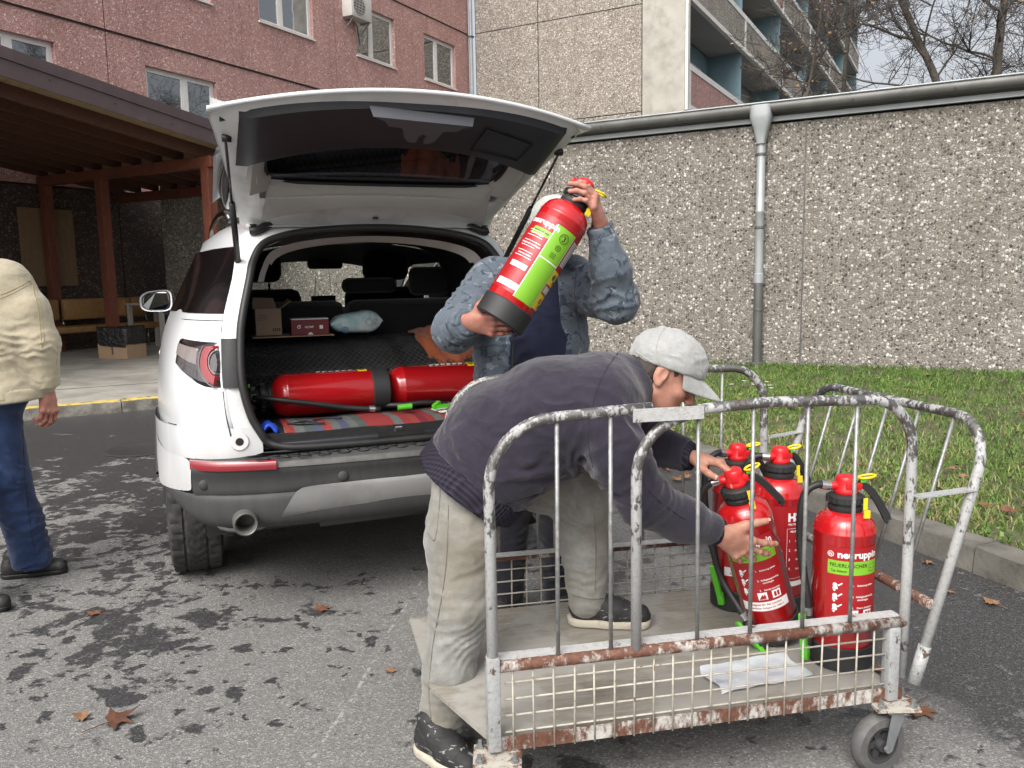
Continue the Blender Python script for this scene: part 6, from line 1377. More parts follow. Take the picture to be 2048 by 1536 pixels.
def wrinkle(V, Q, amp=.004, freq=(9, 9, 9), folds=(), seed=1):
    """cloth relief: soft lumps, ridged creases, and directed fold fans (centre, radius, axis, wavelength, amplitude)"""
    N = vnorm(V, Q); P = V * np.array(freq); w = np.stack([vnoise(P * .7, seed + 5), vnoise(P * .7, seed + 6), vnoise(P * .7, seed + 7)], 1) * .9
    d = amp * (1 - 2.2 * np.abs(vnoise(P + w, seed))) + amp * .45 * (1 - 2 * np.abs(vnoise(P * 2.3 + w, seed + 1))) - amp * .3
    for c, r, ax, lam, a in folds:
        c = np.array(c); ax = np.array(ax, float); ax /= np.linalg.norm(ax); q = V - c; s_ = q @ ax; e_ = np.exp(-(q * q).sum(1) / (r * r)); ph = s_ / lam + 1.1 * vnoise(V * 9, seed + 11) + .5 * vnoise(V * 21, seed + 12)
        d = d + a * e_ * (1 - 2 * np.abs(np.sin(PI * ph)) ** .8) * (.55 + .75 * vnoise(V * 6., seed + 13))
    return V + N * d[:, None]
def sdfpart(name, s, mat, parent, amp=0., freq=(9, 9, 9), folds=(), seed=1, it=1):
    V, Q = s.mesh(); V = relax(V, Q, it)
    if amp or folds: V = wrinkle(V, Q, amp, freq, folds, seed)
    return mknp(name, V, Q, mat, parent, True)
def joinparts(name, L, mat, parent):
    Vs, Qs, b = [], [], 0
    for s in L:
        V, Q = s.mesh(); V = relax(V, Q, 1); Vs.append(V); Qs.append(Q + b); b += len(V)
    return mknp(name, np.concatenate(Vs), np.concatenate(Qs), mat, parent, True)
def mat_skin(name, c, red):
    t = NT(name); v = t.co(); n_ = t.noise(v, 26., 5, .6); col = t.mix(t.ramp(n_, [(.35, 0.), (.7, 1.)]), c, red); col = t.mix(t.math('MULTIPLY', t.noise(v, 160., 3), .25), col, tuple(x * .6 for x in red))
    return t.bsdf(Base_Color=col, Roughness=.5, Specular_IOR_Level=.35, Subsurface_Weight=.12, Subsurface_Radius=(.9, .35, .2), Subsurface_Scale=.006, Normal=t.bump(t.noise(v, 220., 4), .3, .0012, t.bump(t.noise(v, 55., 4), .25, .003)))
M['skin'] = mat_skin('weathered_skin', (.46, .25, .18), (.40, .17, .12)); M['skin2'] = mat_skin('ruddy_skin', (.42, .22, .16), (.38, .13, .10))
M['nail'] = plain('finger_nail', (.55, .36, .30), .35)
M['hair'] = plain('dark_brown_hair', (.035, .024, .018), .6, var=.3, bump=.6, bscale=260.)
M['eye'] = plain('eye_white', (.62, .58, .54), .2); M['iris'] = plain('dark_iris', (.03, .02, .015), .2)
M['sweater'] = cloth('dark_plum_grey_sweater', (.020, .0175, .028), (.030, .026, .040), .95, 700., .4, sheen=.25)
def mat_rib():
    t = NT('ribbed_knit'); v = t.co('Object', None); w = t.n('TexWave', 0, {'wave_type': 'BANDS', 'bands_direction': 'Y'}, Vector=v, Scale=38., Distortion=.6, Detail=1.)
    w2_ = t.n('TexWave', 0, {'wave_type': 'BANDS', 'bands_direction': 'DIAGONAL'}, Vector=v, Scale=28., Distortion=.6, Detail=1.); h = t.math('ADD', w, w2_)
    return t.bsdf(Base_Color=t.mix(t.math('MULTIPLY', h, .5), (.018, .016, .026), (.038, .034, .048)), Roughness=.95, Specular_IOR_Level=.15, Normal=t.bump(h, .8, .004))
M['rib'] = mat_rib()
def pat_jeans(t, v, col):
    z = t.n('SeparateXYZ', 2, None, Vector=v); n_ = t.noise(v, 3.2, 6, .65)
    return t.mix(t.ramp(n_, [(.42, 0.), (.68, .8)]), col, (.20, .178, .132))
M['jeans_grey'] = cloth('dirty_pale_grey_jeans', (.17, .168, .155), (.29, .29, .277), .9, 1100., .3, pattern=pat_jeans)
M['jeans_blue'] = cloth('dark_blue_jeans', (.014, .030, .085), (.03, .055, .135), .85, 1100., .25)
M['beige'] = cloth('beige_cotton_jacket', (.33, .290, .205), (.40, .355, .26), .8, 900., .2)
M['navy'] = cloth('navy_jersey', (.010, .013, .032), (.016, .02, .045), .9, 700., .25)
M['black_trousers'] = cloth('black_trousers', (.009, .009, .014), (.014, .014, .02), .9, 700., .25)
def pat_camo(t, v, col):
    a = t.noise(v, 17., 4, .6, 0, .8); b = t.noise(t.n('VectorMath', 0, {'operation': 'ADD'}, i0=v, i1=(3.1, 1.7, 5.3)), 20., 4, .6, 0, .8); c = t.noise(t.n('VectorMath', 0, {'operation': 'ADD'}, i0=v, i1=(7.7, 9.1, 2.3)), 22., 3, .55, 0, .6)
    col = t.mix(t.math('GREATER_THAN', a, .54), col, (.105, .130, .158)); col = t.mix(t.math('GREATER_THAN', b, .57), col, (.040, .052, .072)); return t.mix(t.math('GREATER_THAN', c, .63), col, (.19, .215, .25))
M['camo'] = cloth('blue_grey_camouflage_cloth', (.084, .105, .130), (.096, .117, .142), .85, 800., .2, pattern=pat_camo)
def cap_mat(name, c, c2): return cloth(name, c, c2, .95, 420., .5, sheen=.3)
M['cap'] = cap_mat('light_grey_felt_cap', (.27, .275, .268), (.36, .365, .356)); M['cap2'] = cap_mat('pale_grey_cap', (.36, .38, .36), (.44, .46, .44))
def mat_shoe():
    t = NT('black_trainer_with_pale_streaks'); v = t.co(); a = t.noise(t.co('Object', (1, 1, 2.4)), 16., 4, .55, 0, 2.); m_ = t.ramp(a, [(.60, 0.), (.615, 1.)])
    return t.bsdf(Base_Color=t.mix(m_, (.018, .018, .019), (.24, .235, .22)), Roughness=.7, Normal=t.bump(t.noise(v, 300., 3), .4, .002))
M['shoe'] = mat_shoe(); M['sole'] = plain('dirty_cream_sole', (.46, .42, .34), .75, var=.12, dirt=((.22, .19, .15), .4, 14.)); M['shoe_black'] = plain('black_shoe', (.02, .019, .019), .5, var=.2)
def hand(wrist, D, N, right, curl, spread=.10, thumb=(.75, .55, .35), sc=1.05, h=.0024, fore=None, tcurl=.3, parent=None):
    """SDF hand: palm of four metacarpals, five jointed fingers. D along fingers, N where the palm faces"""
    D = Vector(D).normalized(); N = Vector(N); N = (N - D * N.dot(D)).normalized(); S = D.cross(N) * (1 if right else -1); W = Vector(wrist)
    s = Sdf(W - Vector((.21,) * 3), W + Vector((.21,) * 3), h); tips = []
    if fore: s.cone(W, Vector(fore), .026 * sc, .034 * sc, .015, (N, .82))
    offs_ = (.031, .0105, -.0105, -.030); mlen = (.088, .091, .086, .078); fl = ((.040, .025, .021), (.045, .028, .022), (.041, .026, .021), (.031, .020, .018)); fr = (.0092, .0095, .0088, .0078)
    s.cone(W - D * .01, W + D * .03 * sc, .027 * sc, .030 * sc, .012, (N, .62))
    for k in range(4):
        kn = W + (D * mlen[k] + S * offs_[k]) * sc; s.cone(W + (D * .012 + S * offs_[k] * .55) * sc, kn, .0145 * sc, .0118 * sc, .014); s.ell(kn - N * .003, (.0112 * sc,) * 3, .006)
        d = (D + S * (spread * (1.2, .3, -.5, -1.3)[k])).normalized(); p = kn; n_ = N.copy(); r = fr[k] * sc; c = curl[k] if isinstance(curl, (list, tuple)) else curl
        for j in range(3):
            an = c * (.75, 1., .65)[j]; ax = d.cross(n_).normalized(); q = Quaternion(ax, an); d = q @ d; n_ = q @ n_
            p2 = p + d * fl[k][j] * sc; s.cone(p, p2, r * (1.04, .98, .9)[j], r * (.96, .90, .80)[j], .0045); s.ell(p2 - n_ * .001, (r * (1.0, .95, .84)[j],) * 3, .003); p = p2
        tips.append((p, d, n_, r))
    a = W + (D * .018 + S * .020 + N * .006) * sc; td = (D * thumb[0] + S * thumb[1] + N * thumb[2]).normalized(); b = a + td * .042 * sc; s.cone(a, b, .0165 * sc, .0128 * sc, .012); s.cone(W + (D * .03 + S * .01 + N * .006) * sc, b, .014 * sc, .012 * sc, .014)
    ax = td.cross(D).normalized() if td.cross(D).length > .1 else N; d = Quaternion(ax, tcurl) @ td
    c_ = b + d * .034 * sc; s.cone(b, c_, .0118 * sc, .0105 * sc, .005); d2 = Quaternion(ax, tcurl) @ d; e_ = c_ + d2 * .026 * sc; s.cone(c_, e_, .0108 * sc, .0088 * sc, .004); tips.append((e_, d2, -S if abs(S.dot(d2)) < .8 else N, .0105 * sc))
    s.tips = tips; return s
def nails(s, parent):
    for p, d, n_, r in s.tips:
        m = MB(); u = -n_.normalized(); w = d.cross(u).normalized(); c = p - d * .001 + u * r * .80
        m.grid([[c + w * (x * r * .62) + d * (y * r * .62) + u * (-.25 * x * x * r + .012 * r) for x in (-1, -.5, 0, .5, 1)] for y in (-1, -.3, .4, 1)]); m.build('finger_nail', M['nail'], parent, True)
class Head:
    def __init__(s, c, F, U, sc=1.):
        F = Vector(F).normalized(); U = Vector(U); U = (U - F * U.dot(F)).normalized(); s.F, s.U, s.S = F, U, U.cross(F); s.c = Vector(c); s.k = sc; s.rot = [tuple(F), tuple(s.S), tuple(U)]
    def p(s, f, r, u): return s.c + (s.F * f + s.S * r + s.U * u) * s.k
    def sdf(s, neck_to, h=.0032, neck_r=.060):
        k = s.k; q = Sdf(s.c - Vector((.24,) * 3), s.c + Vector((.24,) * 3), h)
        q.ell(s.p(-.008, 0, .030), (.100 * k, .078 * k, .098 * k), .02, s.rot); q.ell(s.p(.030, 0, -.030), (.066 * k, .060 * k, .085 * k), .02, s.rot)
        for sg in (-1, 1):
            q.cone(s.p(.005, .050 * sg, -.055), s.p(.072, .018 * sg, -.098), .020 * k, .017 * k, .025); q.ell(s.p(.062, .038 * sg, -.022), (.026 * k, .024 * k, .020 * k), .02, s.rot)
            q.cone(s.p(.086, .012 * sg, .026), s.p(.070, .048 * sg, .024), .010 * k, .010 * k, .012); q.ell(s.p(.098, .031 * sg, .008), (.017 * k, .016 * k, .010 * k), .008, s.rot, '-')
            q.ell(s.p(.075, .031 * sg, .006), (.0155 * k, .0155 * k, .0125 * k), .004, s.rot)
            q.ell(s.p(.106, .0125 * sg, -.037), (.010 * k, .008 * k, .008 * k), .006, s.rot)
            # ear: rim, lobe, hollow
            q.ell(s.p(-.010, .079 * sg, .0), (.021 * k, .008 * k, .033 * k), .006, s.rot); q.ell(s.p(-.004, .080 * sg, -.028), (.010 * k, .007 * k, .011 * k), .006, s.rot); q.ell(s.p(-.004, .090 * sg, .002), (.012 * k, .009 * k, .019 * k), .004, s.rot, '-')
        q.cone(s.p(.091, 0, .018), s.p(.117, 0, -.028), .0085 * k, .0125 * k, .012); q.ell(s.p(.114, 0, -.034), (.012 * k, .012 * k, .010 * k), .008, s.rot)
        q.ell(s.p(.085, 0, -.100), (.020 * k, .024 * k, .017 * k), .018, s.rot); q.ell(s.p(.094, 0, -.064), (.010 * k, .024 * k, .0055 * k), .006, s.rot); q.ell(s.p(.092, 0, -.076), (.010 * k, .021 * k, .006 * k), .006, s.rot); q.cone(s.p(.103, .02, -.0695), s.p(.103, -.02, -.0695), .0022 * k, .0022 * k, .003, None, '-')
        q.cone(s.p(-.030, 0, -.045), neck_to, .056 * k, neck_r, .03); return q
    def extras(s, root, eyes=True):
        if eyes:
            for sg in (-1, 1):
                m = MB(); m.lathe([(0, -.0115), (.0068, -.0092), (.0115, 0), (.0068, .0092), (0, .0115)], 12, Matrix.Translation(s.p(.0775, .031 * sg, .007)), False); m.build('eye', M['eye'], root, True)
                m = MB(); c = s.p(.0890, .031 * sg, .005); m.add([c + (s.S * math.cos(a) + s.U * math.sin(a)) * .005 for a in np.linspace(0, 2 * PI, 10, endpoint=False)], [tuple(range(10))]); m.build('iris', M['iris'], root)
                q = MB(); q.tube([s.p(.098, .013 * sg, .027), s.p(.096, .030 * sg, .033), s.p(.082, .049 * sg, .028)], [.003, .0045, .002], 6); q.build('eyebrow', M['hair'], root, True)
    def hair(s, root, mat, side_low=-.03):
        q = Sdf(s.c - Vector((.16,) * 3), s.c + Vector((.16,) * 3), .004); k = s.k; q.ell(s.p(-.010, 0, .030), (.104 * k, .081 * k, .102 * k), .01, s.rot); q.ell(s.p(-.045, 0, -.02), (.058 * k, .066 * k, .06 * k), .03, s.rot)
        q.cut(s.p(.045, 0, .04), -s.F * .9 + s.U * .45); q.cut(s.p(-.03, 0, side_low - .03), s.U + s.F * .25)
        for sg in (-1, 1): q.ell(s.p(.0, .085 * sg, -.005), (.03 * k, .03 * k, .042 * k), .006, s.rot, '-')
        return sdfpart('hair', q, mat, root, .0015, (90, 90, 90), (), 3, 0)
    def cap(s, root, mat, brim_len=.092, folds=True):
        k = s.k; q = Sdf(s.c - Vector((.18,) * 3), s.c + Vector((.18,) * 3), .0042)
        q.ell(s.p(-.006, 0, .040), (.114 * k, .091 * k, .101 * k), .02, s.rot); q.ell(s.p(.03, 0, .055), (.08 * k, .075 * k, .072 * k), .03, s.rot); q.cut(s.p(.0, 0, .022), s.U + s.F * -.18)
        o_ = sdfpart('cap', q, mat, root, .0022, (26, 26, 26), ((s.p(-.02, 0, .08), .11, s.F + s.U * .3, .035, .0022),), 5)
        m = MB(); G = []
        for i in range(21):
            a = R(-62 + 124 * i / 20); ca, sa_ = math.cos(a), math.sin(a); row = []
            for t_ in np.linspace(0, 1, 6):
                f0 = .112 * ca - .010; ex = brim_len * t_ * (1 - (abs(sa_) / .90) ** 3.2 * .8); row.append(s.p(f0 + ex, .090 * sa_ * (1 - .10 * t_), .026 + .18 * f0 - .016 * t_ - .014 * t_ * t_ - .020 * t_ * sa_ ** 2))
            G.append(row)
        m.grid(G); b = m.build('cap_brim', mat, root, True); solid(b, .004, 0); subsurf(b, 1)
        m = MB(); m.lathe([(0, .004), (.006, .003), (.008, 0)], 10, Matrix.Translation(s.p(.0, 0, .141)) @ s.U.to_track_quat('Z', 'Y').to_matrix().to_4x4()); m.build('cap_button', mat, root, True)
        return o_
def shoe(root, heel, toe, mat, sole_mat, sole_h=.022, w=.044, ankle=None):
    H_, T_ = Vector(heel), Vector(toe); d = (T_ - H_); L = d.length; d.normalize(); up = Vector((0, 0, 1)); z0 = Vector((0, 0, sole_h))
    q = Sdf(np.minimum(H_, T_) - .09 * np.ones(3), np.maximum(H_, T_) + np.array((.09, .09, .2)), .0045)
    q.cone(H_ + d * .045 + z0 + up * .03, H_ + d * L * .55 + z0 + up * .026, .040, .042, .02); q.cone(H_ + d * L * .55 + z0 + up * .024, T_ - d * .035 + z0 + up * .016, .042, .036, .02); q.cone(H_ + d * .055 + z0 + up * .03, H_ + d * .06 + z0 + up * .085, .040, .042, .03); q.cone(H_ + d * L * .38 + z0 + up * .05, H_ + d * L * .6 + z0 + up * .035, .034, .03, .03)
    q.cut(H_ + z0 - up * .004, up); sdfpart('shoe', q, mat, root, .0012, (40, 40, 40), (), 2)
    q = Sdf(np.minimum(H_, T_) - .09 * np.ones(3), np.maximum(H_, T_) + np.array((.09, .09, .1)), .0045); q.cone(H_ + d * .042 + up * .02, H_ + d * L * .5 + up * .02, .046, .044, .02); q.cone(H_ + d * L * .5 + up * .02, T_ - d * .04 + up * .022, .044, .041, .02); q.cut(H_ + up * (sole_h + .004), -up); q.cut(H_ + up * .001, up); sdfpart('sole', q, sole_mat, root)
    m = MB(); S = d.cross(up)
    for k in range(4):
        c = H_ + d * (L * .42 + k * .022) + z0 + up * (.080 - .009 * k); m.tube([c - S * .026 + d * .004, c + up * .006, c + S * .026 - d * .004], .0028, 5)
    m.build('laces', M['rubber'], root, True)

# ---- man bending into the cart
B1 = empty('person', (-.1, 2.5, 0), label='person in grey cap, dark sweater and dirty pale jeans bending into the cart', cat='person'); B1.location = (0, 0, 0)
hd = Head((.452, 2.47, 1.122), (.86, -.10, -.50), (.5, 0, .86))
h1 = hand((.598, 2.296, .674), (.78, .29, -.56), (-.15, .92, .30), True, (.14, .18, .26, .34), .24, (.60, .80, .05), 1.06, fore=(.50, 2.29, .71), tcurl=.10)
h2 = hand((.575, 2.585, .838), (.80, -.50, -.12), (.0, -.25, -1.), False, (.55, .65, .7, .75), .05, (.72, .62, .45), 1.04, fore=(.47, 2.64, .86), tcurl=.25)
bs = Sdf((-.5, 2.05, .0), (.7, 2.95, 1.2), .013); bs.chain([((-.14, 2.49, .86), .12), ((-.02, 2.48, .94), .13), ((.13, 2.47, .99), .13), ((.29, 2.47, 1.05), .09)]); bs.chain([((-.15, 2.40, .86), .075), ((-.175, 2.36, .45), .05), ((-.235, 2.335, .09), .035)]); bs.chain([((-.08, 2.6, .86), .075), ((.22, 2.66, .70), .05), ((.235, 2.68, .34), .035)])
bs.chain([((.25, 2.33, 1.03), .05), ((.355, 2.235, .80), .035), ((.53, 2.295, .70), .028)]); bs.chain([((.33, 2.62, 1.03), .05), ((.43, 2.70, .86), .035), ((.52, 2.62, .85), .028)])
bo1 = joinparts('body', [hd.sdf((.31, 2.466, 1.075)), h1, h2, bs], M['skin'], B1); nails(h1, B1); nails(h2, B1); hd.extras(B1); hd.hair(B1, M['hair']); hd.cap(B1, M['cap'])
s = Sdf((-.45, 2.15, .0), (.45, 2.92, 1.08), .0065)
s.ell((-.115, 2.49, .82), (.125, .155, .14), .05); s.chain([((-.145, 2.415, .83), .098), ((-.160, 2.375, .66), .104), ((-.166, 2.36, .45), .090), ((-.205, 2.345, .25), .074), ((-.232, 2.335, .085), .068)], .03); s.chain([((-.08, 2.58, .83), .100), ((.10, 2.63, .76), .102), ((.215, 2.66, .685), .094), ((.235, 2.67, .52), .080), ((.240, 2.675, .335), .066)], .03)
s.cut((-.235, 2.33, .060), (.05, 0, 1)); s.cut((-.2, 2.4, 1.0), (-.4, 0, -1))
sdfpart('trousers', s, M['jeans_grey'], B1, .0028, (10, 10, 16), (((-.17, 2.36, .40), .13, (-.5, 0, 1), .036, .0055), ((-.15, 2.39, .63), .10, (.7, 0, 1), .045, .0045), ((-.225, 2.335, .13), .10, (-.1, 0, 1), .026, .0075), ((.238, 2.67, .39), .10, (0, 0, 1), .030, .009), ((.2, 2.64, .68), .12, (.6, 0, .8), .05, .006), ((-.12, 2.38, .70), .15, (.5, 0, 1), .07, .005)), 3)
m = MB(); P = [Vector((-.232, 2.31, .80)), Vector((-.246, 2.33, .64)), Vector((-.205, 2.262, .655)), Vector((-.19, 2.285, .83))]
def sweater_sdf(extra=0.):
    s = Sdf((-.40, 2.05, .56), (.75, 2.92, 1.32), .0068)
    for dy in (-.045, .045): s.chain([((-.150, 2.48 + dy, .775), .170 + extra), ((-.03, 2.48 + dy, .915), .176 + extra), ((.12, 2.47 + dy, .995), .172 + extra), ((.255, 2.47 + dy, 1.045), .138 + extra)], .04)
    return s
s = sweater_sdf()
s.cone((.26, 2.355, 1.06), (.33, 2.60, 1.075), .105, .100, .05); s.chain([((.255, 2.335, 1.035), .098), ((.30, 2.26, .905), .082), ((.358, 2.235, .80), .070), ((.47, 2.265, .735), .060), ((.575, 2.305, .685), .0475)], .04); s.chain([((.33, 2.63, 1.04), .09), ((.435, 2.695, .87), .072), ((.56, 2.595, .842), .054)], .04)
s.cone((.29, 2.467, 1.065), (.372, 2.467, 1.10), .100, .080, .04); s.cone((.355, 2.467, 1.09), (.42, 2.467, 1.12), .066, .066, .008, None, '-')
hp_, hn_ = Vector((-.135, 2.48, .785)), Vector((.62, 0, .80)); s.cut(hp_ + hn_ * .055, hn_); s.cut((.575, 2.305, .685), (-.85, -.25, .45), .1); s.cut((.560, 2.595, .842), (-.78, .6, .1), .1)
sdfpart('sweater', s, M['sweater'], B1, .003, (7, 7, 7), (((.13, 2.33, 1.02), .16, (.35, 0, .9), .06, .007), ((.05, 2.36, 1.1), .13, (.9, 0, -.2), .07, .005), ((-.1, 2.33, .98), .12, (.2, 0, 1), .045, .006), ((.30, 2.3, .98), .10, (.9, 0, .3), .04, .006), ((.22, 2.32, .93), .14, (.75, 0, -.5), .055, .008), ((.35, 2.22, .81), .09, (.7, .2, -.6), .035, .007), ((.02, 2.35, .85), .17, (.5, .2, .8), .075, .008), ((-.08, 2.3, .90), .14, (.65, 0, .75), .05, .007), ((.24, 2.4, 1.1), .12, (1, .3, .2), .05, .005), ((.47, 2.6, .85), .09, (.8, -.5, 0), .035, .006)), 8)
s = sweater_sdf(.001); s.cut(hp_ - hn_ * .012, hn_); s.cut(hp_ + hn_ * .058, -hn_); sdfpart('ribbed_hem', s, M['rib'], B1, .002, (8, 8, 8))
for c0, c1, r_ in (((.555, 2.298, .694), (.592, 2.314, .676), .041), ((.545, 2.605, .842), (.575, 2.586, .840), .047)):
    s = Sdf(Vector(c0) - Vector((.1,) * 3), Vector(c1) + Vector((.1,) * 3), .0045); s.cone(c0, c1, r_ + .002, r_ - .002, .01); d = Vector(c1) - Vector(c0); s.cut(c1, -d); s.cut(c0, d); sdfpart('cuff', s, M['rib'], B1, .001)
s = Sdf((.22, 2.3, .92), (.50, 2.64, 1.28), .005); s.cone((.300, 2.467, 1.070), (.400, 2.467, 1.115), .092, .074, .02); s.cone((.30, 2.467, 1.07), (.46, 2.467, 1.14), .080, .066, .008, None, '-'); s.cut((.33, 2.467, 1.083), (.9, 0, .4)); s.cut((.392, 2.467, 1.112), (-.9, 0, -.4)); sdfpart('collar', s, M['rib'], B1, .0015, (12, 12, 12))
shoe(B1, (-.300, 2.352, .0), (-.120, 2.165, .0), M['shoe'], M['sole'], .028); shoe(B1, (.178, 2.690, PZ), (.450, 2.640, PZ), M['shoe'], M['sole'], .026)

# ---- man in camouflage jacket lifting an extinguisher
B2 = empty('person', (0, 0, 0), label='person in blue grey camouflage jacket lifting an extinguisher behind the cart', cat='person')
hd = Head((.172, 3.235, 1.590), (.30, -.93, -.25), (.05, 0, 1))
g1 = hand((-.150, 2.955, 1.262), (.78, -.30, -.10), (.22, .80, .42), True, (.30, .34, .36, .40), .08, (.45, .85, .3), 1.1, fore=(-.20, 3.05, 1.24), tcurl=.1)
g2 = hand((.326, 2.985, 1.598), (-.30, -.42, .85), (-.80, .42, -.30), False, (.50, .55, .60, .62), .07, (.70, .55, .25), 1.1, fore=(.34, 3.01, 1.50), tcurl=.1)
bs = Sdf((-.4, 2.9, .0), (.55, 3.55, 1.6), .014); bs.chain([((.07, 3.36, .9), .09), ((.09, 3.36, 1.2), .09), ((.10, 3.33, 1.42), .07)]); bs.chain([((.0, 3.34, .88), .07), ((-.02, 3.33, .48), .05), ((-.04, 3.36, .07), .035)]); bs.chain([((.15, 3.34, .88), .07), ((.17, 3.33, .48), .05), ((.19, 3.36, .07), .035)])
bs.chain([((-.08, 3.32, 1.41), .05), ((-.205, 3.13, 1.225), .04), ((-.16, 2.98, 1.26), .03)]); bs.chain([((.26, 3.32, 1.41), .05), ((.39, 3.09, 1.32), .04), ((.325, 3.0, 1.54), .03)])
joinparts('body', [hd.sdf((.12, 3.31, 1.45)), g1, g2, bs], M['skin2'], B2); nails(g1, B2); nails(g2, B2); hd.extras(B2); hd.hair(B2, M['hair']); hd.cap(B2, M['cap2'])
s = Sdf((-.25, 3.05, .02), (.42, 3.62, 1.05), .009); s.ell((.07, 3.34, .90), (.185, .13, .14), .04); s.chain([((.0, 3.34, .88), .105), ((-.02, 3.32, .48), .085), ((-.04, 3.36, .08), .075)], .03); s.chain([((.15, 3.34, .88), .105), ((.17, 3.32, .48), .085), ((.19, 3.36, .08), .075)], .03); s.cut((0, 0, .05), (0, 0, 1)); sdfpart('trousers', s, M['black_trousers'], B2, .004, (10, 10, 12), (((-.03, 3.3, .2), .15, (0, 0, 1), .04, .008), ((.18, 3.3, .2), .15, (0, 0, 1), .04, .008)), 4)
shoe(B2, (-.04, 3.43, 0), (-.08, 3.15, 0), M['shoe_black'], M['rubber']); shoe(B2, (.19, 3.43, 0), (.22, 3.15, 0), M['shoe_black'], M['rubber'])
s = Sdf((-.22, 3.08, .80), (.42, 3.56, 1.56), .008)
for dx in (-.085, .085): s.chain([((.075 + dx, 3.33, .86), .120), ((.085 + dx, 3.325, 1.15), .122), ((.095 + dx * .9, 3.33, 1.36), .105)], .05)
s.cone((.11, 3.32, 1.40), (.125, 3.30, 1.49), .085, .066, .04); sdfpart('jersey', s, M['navy'], B2, .005, (7, 7, 9), (((.1, 3.2, 1.1), .2, (.3, 0, 1), .09, .007),), 5)
s = Sdf((-.36, 2.88, .84), (.58, 3.58, 1.68), .0072)
for dx in (-.092, .092): s.chain([((.068 + dx, 3.335, .90), .138), ((.078 + dx, 3.33, 1.15), .134), ((.095 + dx, 3.33, 1.35), .120)], .04)
s.cone((-.05, 3.325, 1.405), (.24, 3.325, 1.405), .085, .085, .05)
s.chain([((-.075, 3.31, 1.405), .092), ((-.16, 3.19, 1.29), .084), ((-.21, 3.10, 1.225), .080), ((-.175, 3.00, 1.25), .058), ((-.158, 2.965, 1.258), .047)], .035); s.chain([((.255, 3.31, 1.405), .092), ((.34, 3.19, 1.345), .084), ((.392, 3.08, 1.325), .080), ((.365, 3.03, 1.44), .070), ((.332, 2.995, 1.56), .050)], .035)
s.cone((.095, 3.14, .80), (.105, 3.19, 1.34), .138, .085, .012, None, '-'); s.cone((.105, 3.19, 1.30), (.115, 3.25, 1.60), .085, .075, .012, None, '-'); s.cone((.115, 3.30, 1.40), (.12, 3.30, 1.7), .078, .085, .01, None, '-')
s.cut((0, 0, .885), (0, 0, 1)); s.cut((-.158, 2.965, 1.258), (-.4, .9, -.15), .09); s.cut((.331, 2.993, 1.565), (.2, .2, -.95), .09)
sdfpart('camouflage_jacket', s, M['camo'], B2, .0035, (9, 9, 9), (((-.2, 3.06, 1.24), .12, (.6, -.7, .1), .035, .011), ((-.14, 3.2, 1.31), .12, (.6, .5, .6), .05, .010), ((.39, 3.06, 1.36), .12, (.4, .1, -.8), .04, .011), ((.34, 3.2, 1.36), .12, (.7, -.5, -.2), .05, .010), ((-.03, 3.18, 1.05), .2, (.2, 0, 1), .07, .008), ((.2, 3.18, 1.05), .2, (-.2, 0, 1), .07, .008)), 9)
s = Sdf((-.08, 3.1, 1.30), (.34, 3.5, 1.62), .006); s.cone((.112, 3.325, 1.41), (.122, 3.315, 1.49), .112, .098, .02); s.cone((.11, 3.30, 1.35), (.125, 3.29, 1.60), .092, .088, .01, None, '-'); s.cone((.10, 3.17, 1.35), (.12, 3.17, 1.6), .06, .06, .01, None, '-'); s.cut((0, 0, 1.41), (0, 0, 1)); s.cut((0, 0, 1.495), (0, 0, -1)); sdfpart('jacket_collar', s, M['camo'], B2, .004, (12, 12, 12))
for w0, w1, r_ in (((-.166, 2.985, 1.254), (-.152, 2.952, 1.261), .046), ((.342, 3.005, 1.53), (.322, 2.988, 1.592), .050)):
    s = Sdf(Vector(w0) - Vector((.1,) * 3), Vector(w1) + Vector((.1,) * 3), .0045); s.cone(w0, w1, r_ + .002, r_ - .002, .01); d = Vector(w1) - Vector(w0); s.cut(w1, -d); s.cut(w0, d); sdfpart('cuff', s, M['camo'], B2, .002, (30, 30, 30), ((Vector(w0).lerp(Vector(w1), .5), .08, d, .012, .003),))
m = MB(); m.tube(spline([(.0, 3.205, .89), (.005, 3.197, 1.1), (.02, 3.20, 1.28), (.05, 3.235, 1.40)], 5), .006, 6); m.build('zip', M['rubber'], B2, True)

# ---- man in beige jacket walking out of the picture at left
B3 = empty('person', (0, 0, 0), label='person in beige jacket and blue jeans seen from behind, cut off at the left edge', cat='person')
hd = Head((-2.46, 3.70, 1.70), (.45, .88, -.05), (0, 0, 1))
k1 = hand((-2.125, 3.735, .945), (.0, .05, -1), (-.92, .35, 0), True, (.45, .5, .55, .6), .05, (.75, .5, .3), 1.12, fore=(-2.11, 3.72, 1.04))
k2 = hand((-2.79, 3.80, .955), (.0, .05, -1), (.92, .35, 0), False, (.4, .45, .5, .55), .05, (.75, .5, .3), 1.12, fore=(-2.8, 3.79, 1.05))
bs = Sdf((-2.95, 3.3, .0), (-1.95, 4.1, 1.62), .015); bs.chain([((-2.42, 3.73, .92), .13), ((-2.43, 3.73, 1.2), .15), ((-2.45, 3.72, 1.46), .09)]); bs.chain([((-2.40, 3.74, .9), .08), ((-2.39, 3.80, .5), .05), ((-2.40, 3.91, .08), .035)]); bs.chain([((-2.52, 3.70, .9), .08), ((-2.47, 3.58, .5), .05), ((-2.43, 3.48, .08), .035)])
bs.chain([((-2.24, 3.73, 1.42), .06), ((-2.125, 3.72, 1.18), .045), ((-2.12, 3.73, 1.0), .03)]); bs.chain([((-2.67, 3.74, 1.42), .06), ((-2.79, 3.76, 1.18), .045), ((-2.79, 3.79, 1.0), .03)])
